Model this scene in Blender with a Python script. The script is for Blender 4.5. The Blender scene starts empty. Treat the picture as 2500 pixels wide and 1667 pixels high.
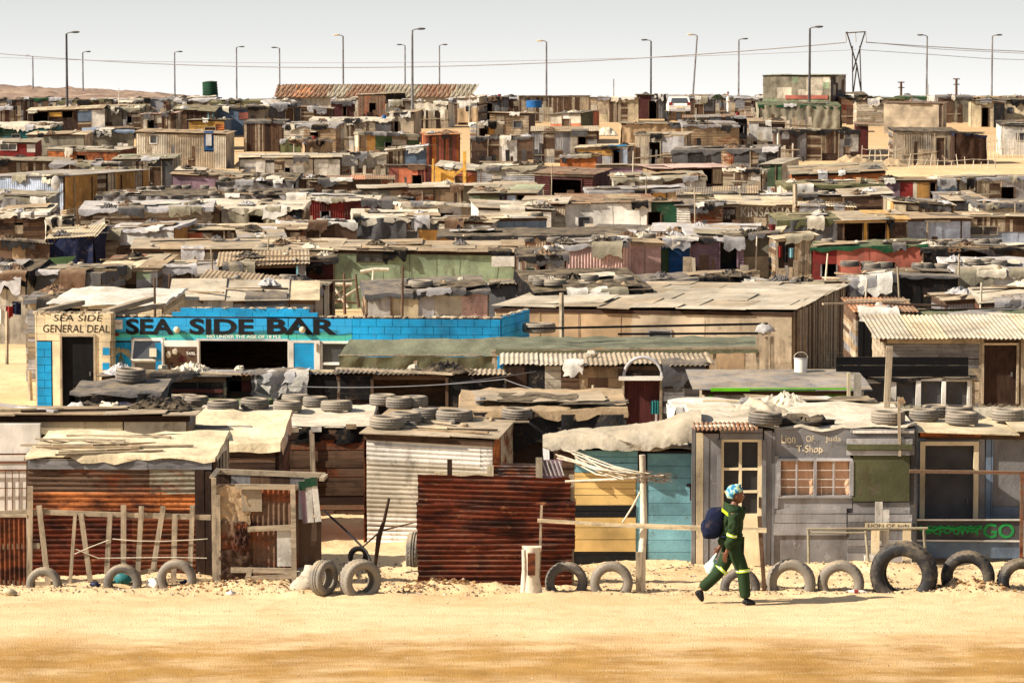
import bpy, bmesh, math, random
from mathutils import Vector, Matrix, noise
R=random.Random(7); PI=math.pi
C=bpy.context.scene.collection
MIST=8.1
# ---------------- camera, sky, sun, exposure ----------------
K=1.3; F=5950.0*K; CX,CY=1250.0,833.5; H0=225.0; CAMZ=7.2
TH=math.atan((CY-H0)/F)
sc=bpy.context.scene
cd=bpy.data.cameras.new('camera'); cam=bpy.data.objects.new('camera',cd); C.objects.link(cam)
cam.location=(0,0,CAMZ); cam.rotation_euler=(PI/2-TH,0,0)
cd.sensor_width=36; cd.lens=36*F/2500; cd.clip_end=6000; cd.clip_start=.5
cd.dof.use_dof=True; cd.dof.focus_distance=52; cd.dof.aperture_fstop=11
sc.camera=cam
SUN_EL=math.radians(36); SUN_AZ=math.radians(17)   # from the left, a little to the camera's side
to_sun=Vector((-math.cos(SUN_EL)*math.cos(SUN_AZ),-math.cos(SUN_EL)*math.sin(SUN_AZ),math.sin(SUN_EL)))
W=bpy.data.worlds.new('World'); sc.world=W; W.use_nodes=True
wn=W.node_tree.nodes; bg=wn['Background']
sky=wn.new('ShaderNodeTexSky'); sky.sky_type='NISHITA'; sky.sun_disc=False
sky.sun_elevation=SUN_EL; sky.sun_rotation=math.atan2(to_sun.x,to_sun.y)
sky.air_density=1.0; sky.dust_density=1.2; sky.ozone_density=1.6; sky.altitude=0
hsv=wn.new('ShaderNodeHueSaturation'); hsv.inputs['Saturation'].default_value=.6
LK=W.node_tree.links.new; LK(sky.outputs[0],hsv.inputs['Color'])
# white coastal mist low over the horizon, thinning upward
tcw=wn.new('ShaderNodeTexCoord'); sxw=wn.new('ShaderNodeSeparateXYZ'); LK(tcw.outputs['Generated'],sxw.inputs[0])
rw=wn.new('ShaderNodeValToRGB'); LK(sxw.outputs[2],rw.inputs[0]); rw.color_ramp.elements[0].position=.0; rw.color_ramp.elements[0].color=(1,1,1,1); rw.color_ramp.elements[1].position=.10; rw.color_ramp.elements[1].color=(0,0,0,1)
mxw=wn.new('ShaderNodeMixRGB'); LK(rw.outputs[0],mxw.inputs[0]); LK(hsv.outputs[0],mxw.inputs[1])
r2=wn.new('ShaderNodeValToRGB'); LK(sxw.outputs[2],r2.inputs[0]); e2=r2.color_ramp.elements; e2[0].position=0; e2[0].color=(1,.985,.955,1); e2[1].position=.04; e2[1].color=(.80,.84,.85,1)
vm=wn.new('ShaderNodeVectorMath'); vm.operation='SCALE'; LK(r2.outputs[0],vm.inputs[0]); vm.inputs[3].default_value=MIST; LK(vm.outputs[0],mxw.inputs[2])
LK(mxw.outputs[0],bg.inputs[0]); bg.inputs[1].default_value=.07
sl=bpy.data.lights.new('sun','SUN'); sl.energy=5; sl.angle=math.radians(.5); sl.color=(1,.92,.80)
so=bpy.data.objects.new('sun',sl); C.objects.link(so); so.rotation_euler=to_sun.to_track_quat('Z','Y').to_euler()
vs=sc.view_settings; vs.view_transform='Standard'; vs.look='None'; vs.gamma=1; vs.exposure=.85; vs.use_curve_mapping=False
# ---------------- terrain profile and pixel -> place ----------------
GP=[(-200,0),(28,0),(34,0),(36.2,-.06),(38.4,-.24),(46,-.4),(59.5,-.6),(80,-.85),(99,-1.0),(125,-.5),(149,.6),(170,2.1),(198,4.0),(225,4.75),(300,4.7),(425,4.3),(1000,2.),(3000,-6)]
GP=[(a*K,b) for a,b in GP]
def G(d):
    if d<=GP[0][0]: return GP[0][1]
    for i in range(len(GP)-1):
        a,b=GP[i],GP[i+1]
        if d<=b[0]:
            t=(d-a[0])/(b[0]-a[0]); return a[1]+(b[1]-a[1])*(t*t*(3-2*t)*.5+t*.5)
    return GP[-1][1]
def ray(u,v):
    a=CY-v; return Vector((u-CX, F*math.cos(TH)+a*math.sin(TH), -F*math.sin(TH)+a*math.cos(TH)))
def P(u,v,d):
    r=ray(u,v); t=d/r.y; return Vector((r.x*t,d,CAMZ+r.z*t))
def dT(v,h=0.0):            # distance at which something h metres above the ground shows at row v
    lo,hi=25.0,228.0*K
    for _ in range(50):
        m=(lo+hi)/2
        if P(CX,v,m).z-G(m)-h>0: lo=m
        else: hi=m
    return lo
def GP_(u,v,h=0.0):
    d=dT(v,h); p=P(u,v,d); return p
MOUNDS=[]
def lin(c):
    def f(x):
        x/=255.; return x/12.92 if x<=.04045 else ((x+.055)/1.055)**2.4
    return (f(c[0]),f(c[1]),f(c[2]),1)
# ---------------- materials ----------------
MATS={}
def new_mat(name):
    m=bpy.data.materials.new(name); m.use_nodes=True; nt=m.node_tree; b=nt.nodes['Principled BSDF']
    N=lambda t,**k:(lambda n:[setattr(n,a,v) for a,v in k.items()] and n or n)(nt.nodes.new('ShaderNode'+t))
    L=nt.links.new
    return m,b,N,L
def ramp(N,stops):
    r=N('ValToRGB'); e=r.color_ramp.elements
    while len(e)<len(stops): e.new(.5)
    for i,(p,c) in enumerate(stops):
        e[i].position=p; e[i].color=c if len(c)==4 else (*c,1)
    return r
def coords(N,L,st):
    tc=N('TexCoord'); oi=N('ObjectInfo'); ad=N('VectorMath',operation='MULTIPLY_ADD')
    cmb=N('CombineXYZ'); mu=N('Math',operation='MULTIPLY'); mu.inputs[1].default_value=37.
    L(oi.outputs['Random'],mu.inputs[0]); 
    for i in range(3): L(mu.outputs[0],cmb.inputs[i])
    L(tc.outputs['Object'],ad.inputs[0]); ad.inputs[1].default_value=st; L(cmb.outputs[0],ad.inputs[2])
    return ad.outputs[0]
def noi(N,L,vec,scale,det=5,rough=.6):
    n=N('TexNoise'); n.inputs['Scale'].default_value=scale; n.inputs['Detail'].default_value=det; n.inputs['Roughness'].default_value=rough
    L(vec,n.inputs['Vector']); return n.outputs[0]
def mixc(N,L,f,a,b,mode='MIX'):
    m=N('MixRGB',blend_type=mode)
    for s,x in ((m.inputs[0],f),(m.inputs[1],a),(m.inputs[2],b)):
        if isinstance(x,(int,float)): s.default_value=x
        elif isinstance(x,tuple): s.default_value=x if len(x)==4 else (*x,1)
        else: L(x,s)
    return m.outputs[0]
def mr(N,L,x,a,b,c=0,d=1):
    m=N('MapRange'); m.inputs[1].default_value=a; m.inputs[2].default_value=b; m.inputs[3].default_value=c; m.inputs[4].default_value=d
    L(x,m.inputs[0]); return m.outputs[0]
SAND=lin((188,164,130))
def finish(N,L,b,col,bumpsrc,bump,dist,isl,dust,vec,rough,spec=.25):
    g=N('NewGeometry')
    if isl: col=mixc(N,L,1.0,col,mr(N,L,g.outputs['Random Per Island'],0,1,1-isl,1+isl*.6),'MULTIPLY')
    if dust:
        sx=N('SeparateXYZ'); L(g.outputs['Normal'],sx.inputs[0])
        z=mr(N,L,sx.outputs[2],.35,.95); nn=mr(N,L,noi(N,L,vec,2.3,6,.7),.35,.62)
        mm=N('Math',operation='MULTIPLY'); L(z,mm.inputs[0]); L(nn,mm.inputs[1])
        m2=N('Math',operation='MULTIPLY'); L(mm.outputs[0],m2.inputs[0]); m2.inputs[1].default_value=dust
        col=mixc(N,L,m2.outputs[0],col,SAND)
    L(col,b.inputs['Base Color']); b.inputs['Roughness'].default_value=rough; b.inputs['Specular IOR Level'].default_value=spec
    if bump:
        bp=N('Bump'); bp.inputs['Strength'].default_value=bump; bp.inputs['Distance'].default_value=dist
        L(bumpsrc,bp.inputs['Height']); L(bp.outputs[0],b.inputs['Normal'])
def paint(name,c,stain=(70,50,36),amt=.62,isl=.2,dust=.5,bump=.35,rough=.8):
    m,b,N,L=new_mat(name); v=coords(N,L,(1.5,1.5,.4)); v2=coords(N,L,(1,1,1))
    n1=noi(N,L,v,2.1,8,.7); n2=noi(N,L,v2,22,4,.7); n3=noi(N,L,v2,.9,3)
    c=tuple(x*(.84 if amt>.3 else 1) for x in lin(c)[:3])+(1,); dk=tuple(x*.42 for x in c[:3]); lt=tuple(min(.95,x*1.22) for x in c[:3])
    col=mixc(N,L,mr(N,L,n3,.3,.7),dk,lt)
    col=mixc(N,L,mr(N,L,n1,.52,.72,0,amt),col,lin(stain))
    col=mixc(N,L,mr(N,L,n2,.6,.7,0,amt*.9),col,tuple(x*.5 for x in c[:3]))
    n5=noi(N,L,v2,4.5,9,.75); col=mixc(N,L,mr(N,L,n5,.585,.61,0,amt*.85),col,lin((96,84,72))); col=mixc(N,L,mr(N,L,n5,.40,.375,0,amt*.6),col,tuple(min(.8,x*1.35+.02) for x in c[:3]))
    finish(N,L,b,col,n2,bump,.02,isl,dust,v2,rough); return m
def rust(name,base=(120,100,80),keep=.3,isl=.15,tone=1.0,st=(.9,1,2.2),dust=.45):
    m,b,N,L=new_mat(name); v=coords(N,L,st); v2=coords(N,L,(1,1,1))
    n1=noi(N,L,v,1.5,9,.68); n2=noi(N,L,v2,14,6,.7)
    f=lambda r,g,bb:tuple(x*tone*(k_ if tone<.6 else 1) for x,k_ in zip(lin((r,g,bb))[:3],(1.25,.8,.75)))
    r=ramp(N,[(.3,f(36,22,16)),(.42,f(78,42,26)),(.52,f(134,72,38)),(.6,f(92,52,32)),(.75,f(48,30,22))]); L(n1,r.inputs[0])
    col=mixc(N,L,mr(N,L,noi(N,L,v,1.1,8,.7),.5-.2*keep,.62-.2*keep,0,1) if keep else 0.0,r.outputs[0],lin(base)) if keep else r.outputs[0]
    col=mixc(N,L,mr(N,L,n2,.5,.75,0,.7),col,f(40,22,14))
    if tone<.6: col=mixc(N,L,mr(N,L,noi(N,L,v,3.2,8,.75),.6,.68,0,.75),col,lin((158,112,72)))
    finish(N,L,b,col,n2,.3,.01,isl,dust,v2,.85); return m
def wood(name,c,ax=0,isl=.35,amt=.7,dust=.4):
    st=[9,9,9]; st[ax]=.7
    m,b,N,L=new_mat(name); v=coords(N,L,tuple(st)); v2=coords(N,L,(1,1,1))
    n1=noi(N,L,v,1.6,8,.7); n2=noi(N,L,v2,3,6,.7); c=tuple(x*.86 for x in lin(c)[:3])+(1,)
    col=mixc(N,L,mr(N,L,n1,.35,.65),tuple(x*(1-.6*amt) for x in c[:3]),tuple(min(.9,x*(1+.3*amt)) for x in c[:3]))
    col=mixc(N,L,mr(N,L,n2,.5,.66,0,.75),col,tuple(x*.3 for x in c[:3])); col=mixc(N,L,mr(N,L,noi(N,L,v,4,6,.8),.56,.6,0,.6),col,tuple(x*.22 for x in c[:3]))
    finish(N,L,b,col,n1,.5,.01,isl,dust,v2,.85,.15); return m
def cloth(name,c,isl=.1,dust=.38,amt=.45):
    m,b,N,L=new_mat(name); v2=coords(N,L,(1,1,1)); v=coords(N,L,(1,1,.4))
    n1=noi(N,L,v,1.6,7,.65); n2=noi(N,L,v2,7,5,.6); c=lin(c)
    col=mixc(N,L,mr(N,L,n1,.35,.7),tuple(min(.9,x*1.15) for x in c[:3]),tuple(x*(1-amt) for x in c[:3]))
    col=mixc(N,L,mr(N,L,n2,.55,.75,0,.4),col,lin((120,98,72)))
    n6=noi(N,L,v2,3.2,4,.55); ab=N('Math',operation='SUBTRACT'); L(n6,ab.inputs[0]); ab.inputs[1].default_value=.5; a2=N('Math',operation='ABSOLUTE'); L(ab.outputs[0],a2.inputs[0]); a3=N('Math',operation='MULTIPLY_ADD'); L(a2.outputs[0],a3.inputs[0]); a3.inputs[1].default_value=-2.2; L(n2,a3.inputs[2])
    finish(N,L,b,col,a3.outputs[0],.4,.04,isl,dust,v2,.85,.1); return m
def plain(name,c,rough=.6,spec=.3,metal=0):
    m,b,N,L=new_mat(name); v=coords(N,L,(1,1,1)); n=noi(N,L,v,9,4); c=lin(c)
    col=mixc(N,L,mr(N,L,n,.35,.7),tuple(x*.85 for x in c[:3]),tuple(min(.95,x*1.1) for x in c[:3]))
    L(col,b.inputs['Base Color']); b.inputs['Roughness'].default_value=rough; b.inputs['Specular IOR Level'].default_value=spec; b.inputs['Metallic'].default_value=metal
    return m
PC=dict(tarp=(172,160,140),white=(228,221,208),cream=(226,206,168),bone=(206,194,172),beige=(182,164,138),tan=(168,142,110),lgrey=(178,174,172),grey=(138,135,134),dgrey=(84,82,82),
 bluegrey=(176,186,202),steel=(110,128,148),blue=(30,92,150),sky=(24,150,205),navy=(28,34,58),turq=(134,188,198),teal=(40,110,112),dgreen=(26,68,44),sage=(146,160,128),
 olive=(92,92,62),green=(74,98,62),lime=(104,190,22),red=(134,40,36),dred=(88,36,32),maroon=(84,44,42),salmon=(202,118,84),coral=(166,94,78),pink=(214,176,164),mauve=(158,128,138),
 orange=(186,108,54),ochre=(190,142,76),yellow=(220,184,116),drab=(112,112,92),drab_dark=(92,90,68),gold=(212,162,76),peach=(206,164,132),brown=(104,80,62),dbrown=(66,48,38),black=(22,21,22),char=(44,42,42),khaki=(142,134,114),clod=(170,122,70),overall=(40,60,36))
def MT(k):
    """material by code: p:colour paint, w:/v: wood along x / z, r: rust, c: cloth"""
    if k in MATS: return MATS[k]
    t,c=k.split(':')
    if t=='p': m=paint('painted_'+c,PC[c])
    elif t=='q': m=paint('clean_painted_'+c,PC[c],amt=.15,isl=.08,bump=.2,dust=.2)
    elif t=='w': m=wood('plank_'+c,PC[c],0)
    elif t=='v': m=wood('upright_plank_'+c,PC[c],2)
    elif t=='c': m=cloth('canvas_'+c,PC[c] if c!='white' else (206,200,188))
    elif t=='f': m=cloth('plain_fabric_'+c,PC[c],dust=0)
    elif t=='r': m=rust('rusty_'+c,PC.get(c,(120,100,80)),{'rust':0,'dark':0,'orange':.18}.get(c,.45),tone={'dark':.42,'rust':.75,'orange':.8}.get(c,1))
    elif t=='g': m=plain('plain_'+c,PC[c])
    MATS[k]=m; return m
def rubber():
    m,b,N,L=new_mat('dusty_rubber'); v=coords(N,L,(1,1,1)); n=noi(N,L,v,5,6,.7)
    oi=N('ObjectInfo'); 
    col=mixc(N,L,mr(N,L,n,.35,.7),lin((66,64,64)),lin((118,110,100)))
    col=mixc(N,L,mr(N,L,oi.outputs['Random'],0,1,.0,.55),col,lin((150,140,124)))
    finish(N,L,b,col,noi(N,L,v,30,3),.3,.01,0,.7,v,.75); return m
MATS['rubber']=rubber()
def dark_rubber():
    m,b,N,L=new_mat('black_rubber'); v=coords(N,L,(1,1,1)); n=noi(N,L,v,4,6,.7)
    col=mixc(N,L,mr(N,L,n,.45,.75),lin((34,34,36)),lin((104,94,80)))
    finish(N,L,b,col,noi(N,L,v,30,3),.3,.01,0,.5,v,.6); return m
MATS['drubber']=dark_rubber()
def glass():
    m,b,N,L=new_mat('window_glass'); b.inputs['Base Color'].default_value=(.06,.062,.064,1); b.inputs['Roughness'].default_value=.12; b.inputs['Specular IOR Level'].default_value=.8
    return m
MATS['glass']=glass()
def reflective():
    m,b,N,L=new_mat('reflective_yellow'); b.inputs['Base Color'].default_value=lin((196,232,40)); b.inputs['Roughness'].default_value=.5; return m
MATS['refl']=reflective()
# ---------------- mesh builder ----------------
class MB:
    def __init__(s): s.v=[]; s.f=[]; s.m=[]; s.sm=[]; s.ms=[]
    def mi(s,m):
        if isinstance(m,str): m=MT(m)
        if m not in s.ms: s.ms.append(m)
        return s.ms.index(m)
    def add(s,vs,fs,m,smooth=False):
        o=len(s.v); s.v+=[tuple(x) for x in vs]; k=s.mi(m)
        for f in fs: s.f.append(tuple(o+i for i in f)); s.m.append(k); s.sm.append(smooth)
    def box(s,x0,x1,y0,y1,z0,z1,m,T=None,rot=0):
        vs=[]
        cx,cz=(x0+x1)/2,(z0+z1)/2; c,sn=math.cos(rot),math.sin(rot)
        for x in (x0,x1):
            for y in (y0,y1):
                for z in (z0,z1):
                    X,Z=x,z
                    if rot: X=cx+(x-cx)*c-(z-cz)*sn; Z=cz+(x-cx)*sn+(z-cz)*c
                    vs.append(T(X,y,Z) if T else (X,y,Z))
        s.add(vs,[(0,1,3,2),(4,6,7,5),(0,4,5,1),(2,3,7,6),(0,2,6,4),(1,5,7,3)],m)
    def grid(s,fn,nu,nv,m,smooth=True,flip=False):
        vs=[fn(i/nu,j/nv) for j in range(nv+1) for i in range(nu+1)]
        fs=[]
        for j in range(nv):
            for i in range(nu):
                a=j*(nu+1)+i; q=(a,a+1,a+nu+2,a+nu+1)
                fs.append(q[::-1] if flip else q)
        s.add(vs,fs,m,smooth)
    def tube(s,pts,rad,m,n=6,caps=True,smooth=True):
        pts=[Vector(p) for p in pts]; k=len(pts)
        if not isinstance(rad,(list,tuple)): rad=[rad]*k
        vs=[]; up=Vector((0,0,1))
        for i,p in enumerate(pts):
            t=(pts[min(i+1,k-1)]-pts[max(i-1,0)]).normalized()
            a=t.cross(up) if abs(t.z)<.95 else t.cross(Vector((0,1,0)))
            a.normalize(); b=t.cross(a)
            for j in range(n):
                an=2*PI*j/n; vs.append(p+(a*math.cos(an)+b*math.sin(an))*rad[i])
        fs=[(i*n+j,i*n+(j+1)%n,(i+1)*n+(j+1)%n,(i+1)*n+j) for i in range(k-1) for j in range(n)]
        s.add(vs,fs,m,smooth)
        if caps: s.add(vs[:n],[tuple(range(n))],m); s.add(vs[-n:],[tuple(range(n))[::-1]],m)
    def beam(s,a,b,w,t,m,nrm=(0,-1,0)):      # board between two points, wide in the plane facing nrm
        a,b=Vector(a),Vector(b); d=(b-a).normalized(); n=Vector(nrm); sd=d.cross(n).normalized(); n=sd.cross(d).normalized()
        vs=[]
        for p in (a,b):
            for i in (-1,1):
                for j in (-1,1): vs.append(p+sd*(i*w/2)+n*(j*t/2))
        s.add(vs,[(0,1,3,2),(4,6,7,5),(0,4,5,1),(2,3,7,6),(0,2,6,4),(1,5,7,3)],m)
    def blob(s,c,r,m,seg=10,amp=.25,sc=2.,seed=0,flat=False):
        c=Vector(c); vs=[];fs=[];n=seg
        for j in range(n//2+1):
            th=PI*j/(n//2)
            for i in range(n):
                ph=2*PI*i/n; d=Vector((math.sin(th)*math.cos(ph),math.sin(th)*math.sin(ph),math.cos(th)))
                k=1+amp*noise.noise(d*sc+Vector((seed*3.1,seed*1.7,0)))*2
                vs.append(c+Vector((d.x*r[0],d.y*r[1],d.z*r[2]))*k)
        for j in range(n//2):
            for i in range(n): fs.append((j*n+i,(j+1)*n+i,(j+1)*n+(i+1)%n,j*n+(i+1)%n))
        s.add(vs,fs,m,not flat)
    def build(s,name,parent=None,loc=None):
        me=bpy.data.meshes.new(name); me.from_pydata(s.v,[],s.f); me.validate(clean_customdata=False) if False else None
        for m in s.ms: me.materials.append(m)
        me.polygons.foreach_set('material_index',s.m); me.polygons.foreach_set('use_smooth',s.sm); me.update()
        o=bpy.data.objects.new(name,me); C.objects.link(o)
        if parent: o.parent=parent
        if loc is not None: o.location=loc
        return o
def tag(o,label=None,cat=None,group=None,kind=None):
    if label: o['label']=label
    if cat: o['category']=cat
    if group: o['group']=group
    if kind: o['kind']=kind
    return o
def thing(name,label,cat,loc=(0,0,0),rotz=0,group=None):
    o=bpy.data.objects.new(name,None); C.objects.link(o); o.location=loc; o.rotation_euler=(0,0,rotz); o.empty_display_size=.2
    return tag(o,label,cat,group)
def kids(o): return [c for c in C.objects if c.parent==o]
ORD=['','first','second','third','fourth','fifth','sixth','seventh','eighth','ninth','tenth','eleventh','twelfth','thirteenth','fourteenth','fifteenth','sixteenth']
# ---------------- facade: a vertical plane through two pixel columns ----------------
class Fac:
    """local x runs along the wall, y into the building, z up from the ground at the left corner"""
    def __init__(s,u0,d,yaw=0,u1=None):
        s.d=d; p=P(u0,CY,d); s.o=Vector((p.x,d,G(d))); s.yaw=math.radians(yaw)
        s.c,s.s=math.cos(s.yaw),math.sin(s.yaw)
        s.w=s.at(u1,1000)[0] if u1 is not None else 0
    def at(s,u,v,y=0.0):
        r=ray(u,v); ox=s.o.x-s.s*y; oy=s.o.y+s.c*y
        k=r.x/r.y; t=(k*oy-ox)/(s.c-k*s.s); Y=oy+t*s.s
        return t, CAMZ+r.z/r.y*Y-s.o.z
    def wbox(s,mb,u0,v0,u1,v1,y0,y1,m):        # box by pixel rectangle, y0..y1 metres into the wall
        x0,z1=s.at(u0,v0); x1,z1b=s.at(u1,v0); _,z0=s.at(u0,v1)
        mb.box(min(x0,x1),max(x0,x1),y0,y1,z0,z1,m)
    def wbeam(s,mb,a,b,w,m,y=-.05,t=.03):
        s.k=getattr(s,'k',0)+1; y-=.0023*(s.k%9)
        x0,z0=s.at(*a); x1,z1=s.at(*b); mb.beam((x0,y,z0),(x1,y,z1),w,t,m)
    def pt(s,u,v,y=0.0):
        x,z=s.at(u,v,y); return Vector((x,y,z))
# ---------------- wall coverings ----------------
def cut(rect,holes):
    out=[rect]
    for h in holes:
        nx=[]
        for (a,b,c,d) in out:
            if h[0]>=b or h[1]<=a or h[2]>=d or h[3]<=c: nx.append((a,b,c,d)); continue
            if h[0]>a: nx.append((a,h[0],c,d))
            if h[1]<b: nx.append((h[1],b,c,d))
            a2,b2=max(a,h[0]),min(b,h[1])
            if h[3]<d: nx.append((a2,b2,h[3],d))
            if h[2]>c: nx.append((a2,b2,c,h[2]))
        out=nx
    return [r for r in out if r[1]-r[0]>.03 and r[3]-r[2]>.03]
def cover(mb,kind,cols,a,b,c,d,T,rr,lam=.078,far=False):
    pick=lambda:rr.choice(cols)
    AM=.013
    if far and lam<.1: lam=.12; AM=.024
    sd=rr.random()*50
    if kind=='ch':      # corrugated sheets, ridges level
        wv=[a]; 
        while b-wv[-1]>1.5: wv.append(wv[-1]+rr.uniform(1.1,2.2))
        if wv[-1]<b-.01: wv.append(b)
        if wv[-1]>b: wv[-1]=b
        for i in range(len(wv)-1):
            x0,x1=wv[i],min(wv[i+1]+.04,b+.02); z=c
            while z<d-.02:
                z2=min(d,z+rr.uniform(.65,.95)); 
                if d-z2<.2: z2=d
                nz=max(4,int((z2-z)/lam*4)); m=pick(); off=rr.uniform(.0,.02)+.004*i; dr=rr.uniform(-.012,.012)
                def fn(p,q,x0=x0,x1=x1,z=z,z2=z2,off=off,dr=dr):
                    x=x0+(x1-x0)*p; zz=z-.03+(z2+.03-z)*q
                    yy=-.02-off+AM*math.sin(2*PI*zz/lam)+.03*noise.noise(Vector((x*1.3+sd,zz*2,0)))
                    return T(x,yy,min(zz+dr*(p-.5),d))
                mb.grid(fn,5 if far else 9,nz,m); z=z2
    elif kind=='cv':
        x=a
        while x<b-.02:
            x2=min(b,x+rr.uniform(.6,.85)); 
            if b-x2<.15: x2=b
            n=max(4,int((x2-x)/lam*4)); m=pick(); off=rr.uniform(0,.02)
            top=d-rr.uniform(0,.03)
            def fn(p,q,x=x,x2=x2,off=off,top=top):
                X=x+(x2+.02-x)*p; zz=c+(top-c)*q
                return T(X,-.02-off+AM*math.sin(2*PI*X/lam)+.02*noise.noise(Vector((X+sd,zz*1.5,0))),zz)
            mb.grid(fn,n,3,m); x=x2
    elif kind=='ph':
        z=c
        while z<d-.015:
            z2=min(d,z+rr.uniform(.09,.2)); x=a
            while x<b-.01:
                x2=min(b,x+rr.uniform(1.0,3.2)); 
                if b-x2<.4: x2=b
                mb.box(x+.003,x2-.003,-.045-rr.uniform(0,.02),-.005,z+.003,z2-.006,pick(),T,rr.gauss(0,.004)); x=x2
            z=z2
    elif kind=='pv':
        x=a
        while x<b-.01:
            x2=min(b,x+rr.uniform(.08,.2)); k=pick()
            mb.box(x+.003,x2-.005,-.045-rr.uniform(0,.02),-.005,c,d-(rr.uniform(0,.05)),k,T,rr.gauss(0,.006)); x=x2
    elif kind=='pq':
        x=a
        while x<b-.02:
            x2=min(b,x+rr.uniform(.6,1.6)); z=c
            while z<d-.02:
                z2=min(d,z+rr.uniform(.5,1.4)); mb.box(x+.004,x2,-.03-rr.uniform(0,.02),-.005,z+.004,z2,pick(),T,rr.gauss(0,.004)); z=z2
            x=x2
    elif kind=='pan':
        x=a
        while x<b-.02:
            x2=min(b,x+rr.uniform(.45,1.25)); 
            if b-x2<.25: x2=b
            zs=[c]
            if d-c>1.2 and rr.random()<.65: zs.append(c+(d-c)*rr.uniform(.3,.75))
            if d-c>1.2 and rr.random()<.3: zs.append(zs[-1]+(d-zs[-1])*rr.uniform(.3,.7))
            zs.append(d)
            for i in range(len(zs)-1):
                k=rr.random(); q=pick()
                if k<.12 and x2-x>.3: cover(mb,'pv',['v:beige','v:brown'],x,x2,zs[i],zs[i+1],T,rr,lam,far)
                elif k<.2 and x2-x>.3: cover(mb,'cv',['r:beige','p:lgrey'],x,x2,zs[i],zs[i+1],T,rr,lam,far)
                elif k<.28 and x2-x>.3: cover(mb,'ph',['w:beige','w:brown'],x,x2,zs[i],zs[i+1],T,rr,lam,far)
                else: mb.box(x+.002,x2+rr.uniform(-.01,.05),-.03-rr.uniform(0,.03),-.005,zs[i],zs[i+1]-rr.uniform(0,.02),q,T,rr.gauss(0,.01))
            if rr.random()<.45: mb.box(x-.03,x+.03,-.11,-.055,c,d-rr.uniform(0,.15),rr.choice(['v:beige','v:brown','v:dbrown']),T,rr.gauss(0,.01))
            x=x2
        if rr.random()<.5 and b-a>1:
            x=a+rr.random()*(b-a)*.4; mb.box(x,x+(b-a)*rr.uniform(.3,.55),-.1,-.06,d-.12,d-.04,'w:beige',T,rr.gauss(0,.01))
    elif kind=='fl':
        m=pick(); n=max(2,int((b-a)/.35)); nz=max(2,int((d-c)/.35))
        mb.grid(lambda p,q:T(a+(b-a)*p,-.03+.03*noise.noise(Vector((p*(b-a)*1.2+sd,q*(d-c)*1.2,0))),c+(d-c)*q),n,nz,m)
        x=a+rr.uniform(.9,1.3)
        while x<b-.3:
            mb.box(x-.008,x+.008,-.055,-.045,c,d,'p:dgrey' if rr.random()<.4 else m,T); x+=rr.uniform(.9,1.4)
    elif kind in('blk','blks'):
        g=.005 if kind=='blk' else .003; z=math.floor(c/.19)*.19; k=int(z/.19)
        while z<d-.01:
            x=a-(.2 if k%2 else 0)-rr.random()*.01; zt=min(d,z+.19); zb=max(c,z)
            if zt-zb>.03:
                while x<b-.01:
                    xa,xb=max(a,x),min(b,x+.4)
                    if xb-xa>.03: mb.box(xa+g,xb-g,-.04-rr.uniform(0,.004),-.005,zb+g,zt-g,pick(),T)
                    x+=.4
            z+=.19; k+=1
    elif kind=='pl':
        mb.box(a,b,-.03,-.005,c,d,pick(),T)
    elif kind=='tp':
        n=max(4,int((b-a)/.12)); nz=max(5,int((d-c)/.14)); m=pick()
        def fn(p,q):
            x=a+(b-a)*p; zz=c+(d-c)*q
            w=.10*noise.noise(Vector((x*1.7+sd,zz*.7,1)))+.05*noise.noise(Vector((x*5+sd,zz*2,2)))+.03*math.sin(x*9+3*noise.noise(Vector((x,zz*.8,sd))))
            zz2=zz if q>0 else c+max(0,.35*noise.noise(Vector((x*1.8,sd,5))))
            return T(x,-.10+w,zz2)
        mb.grid(fn,n,nz,m)
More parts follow.
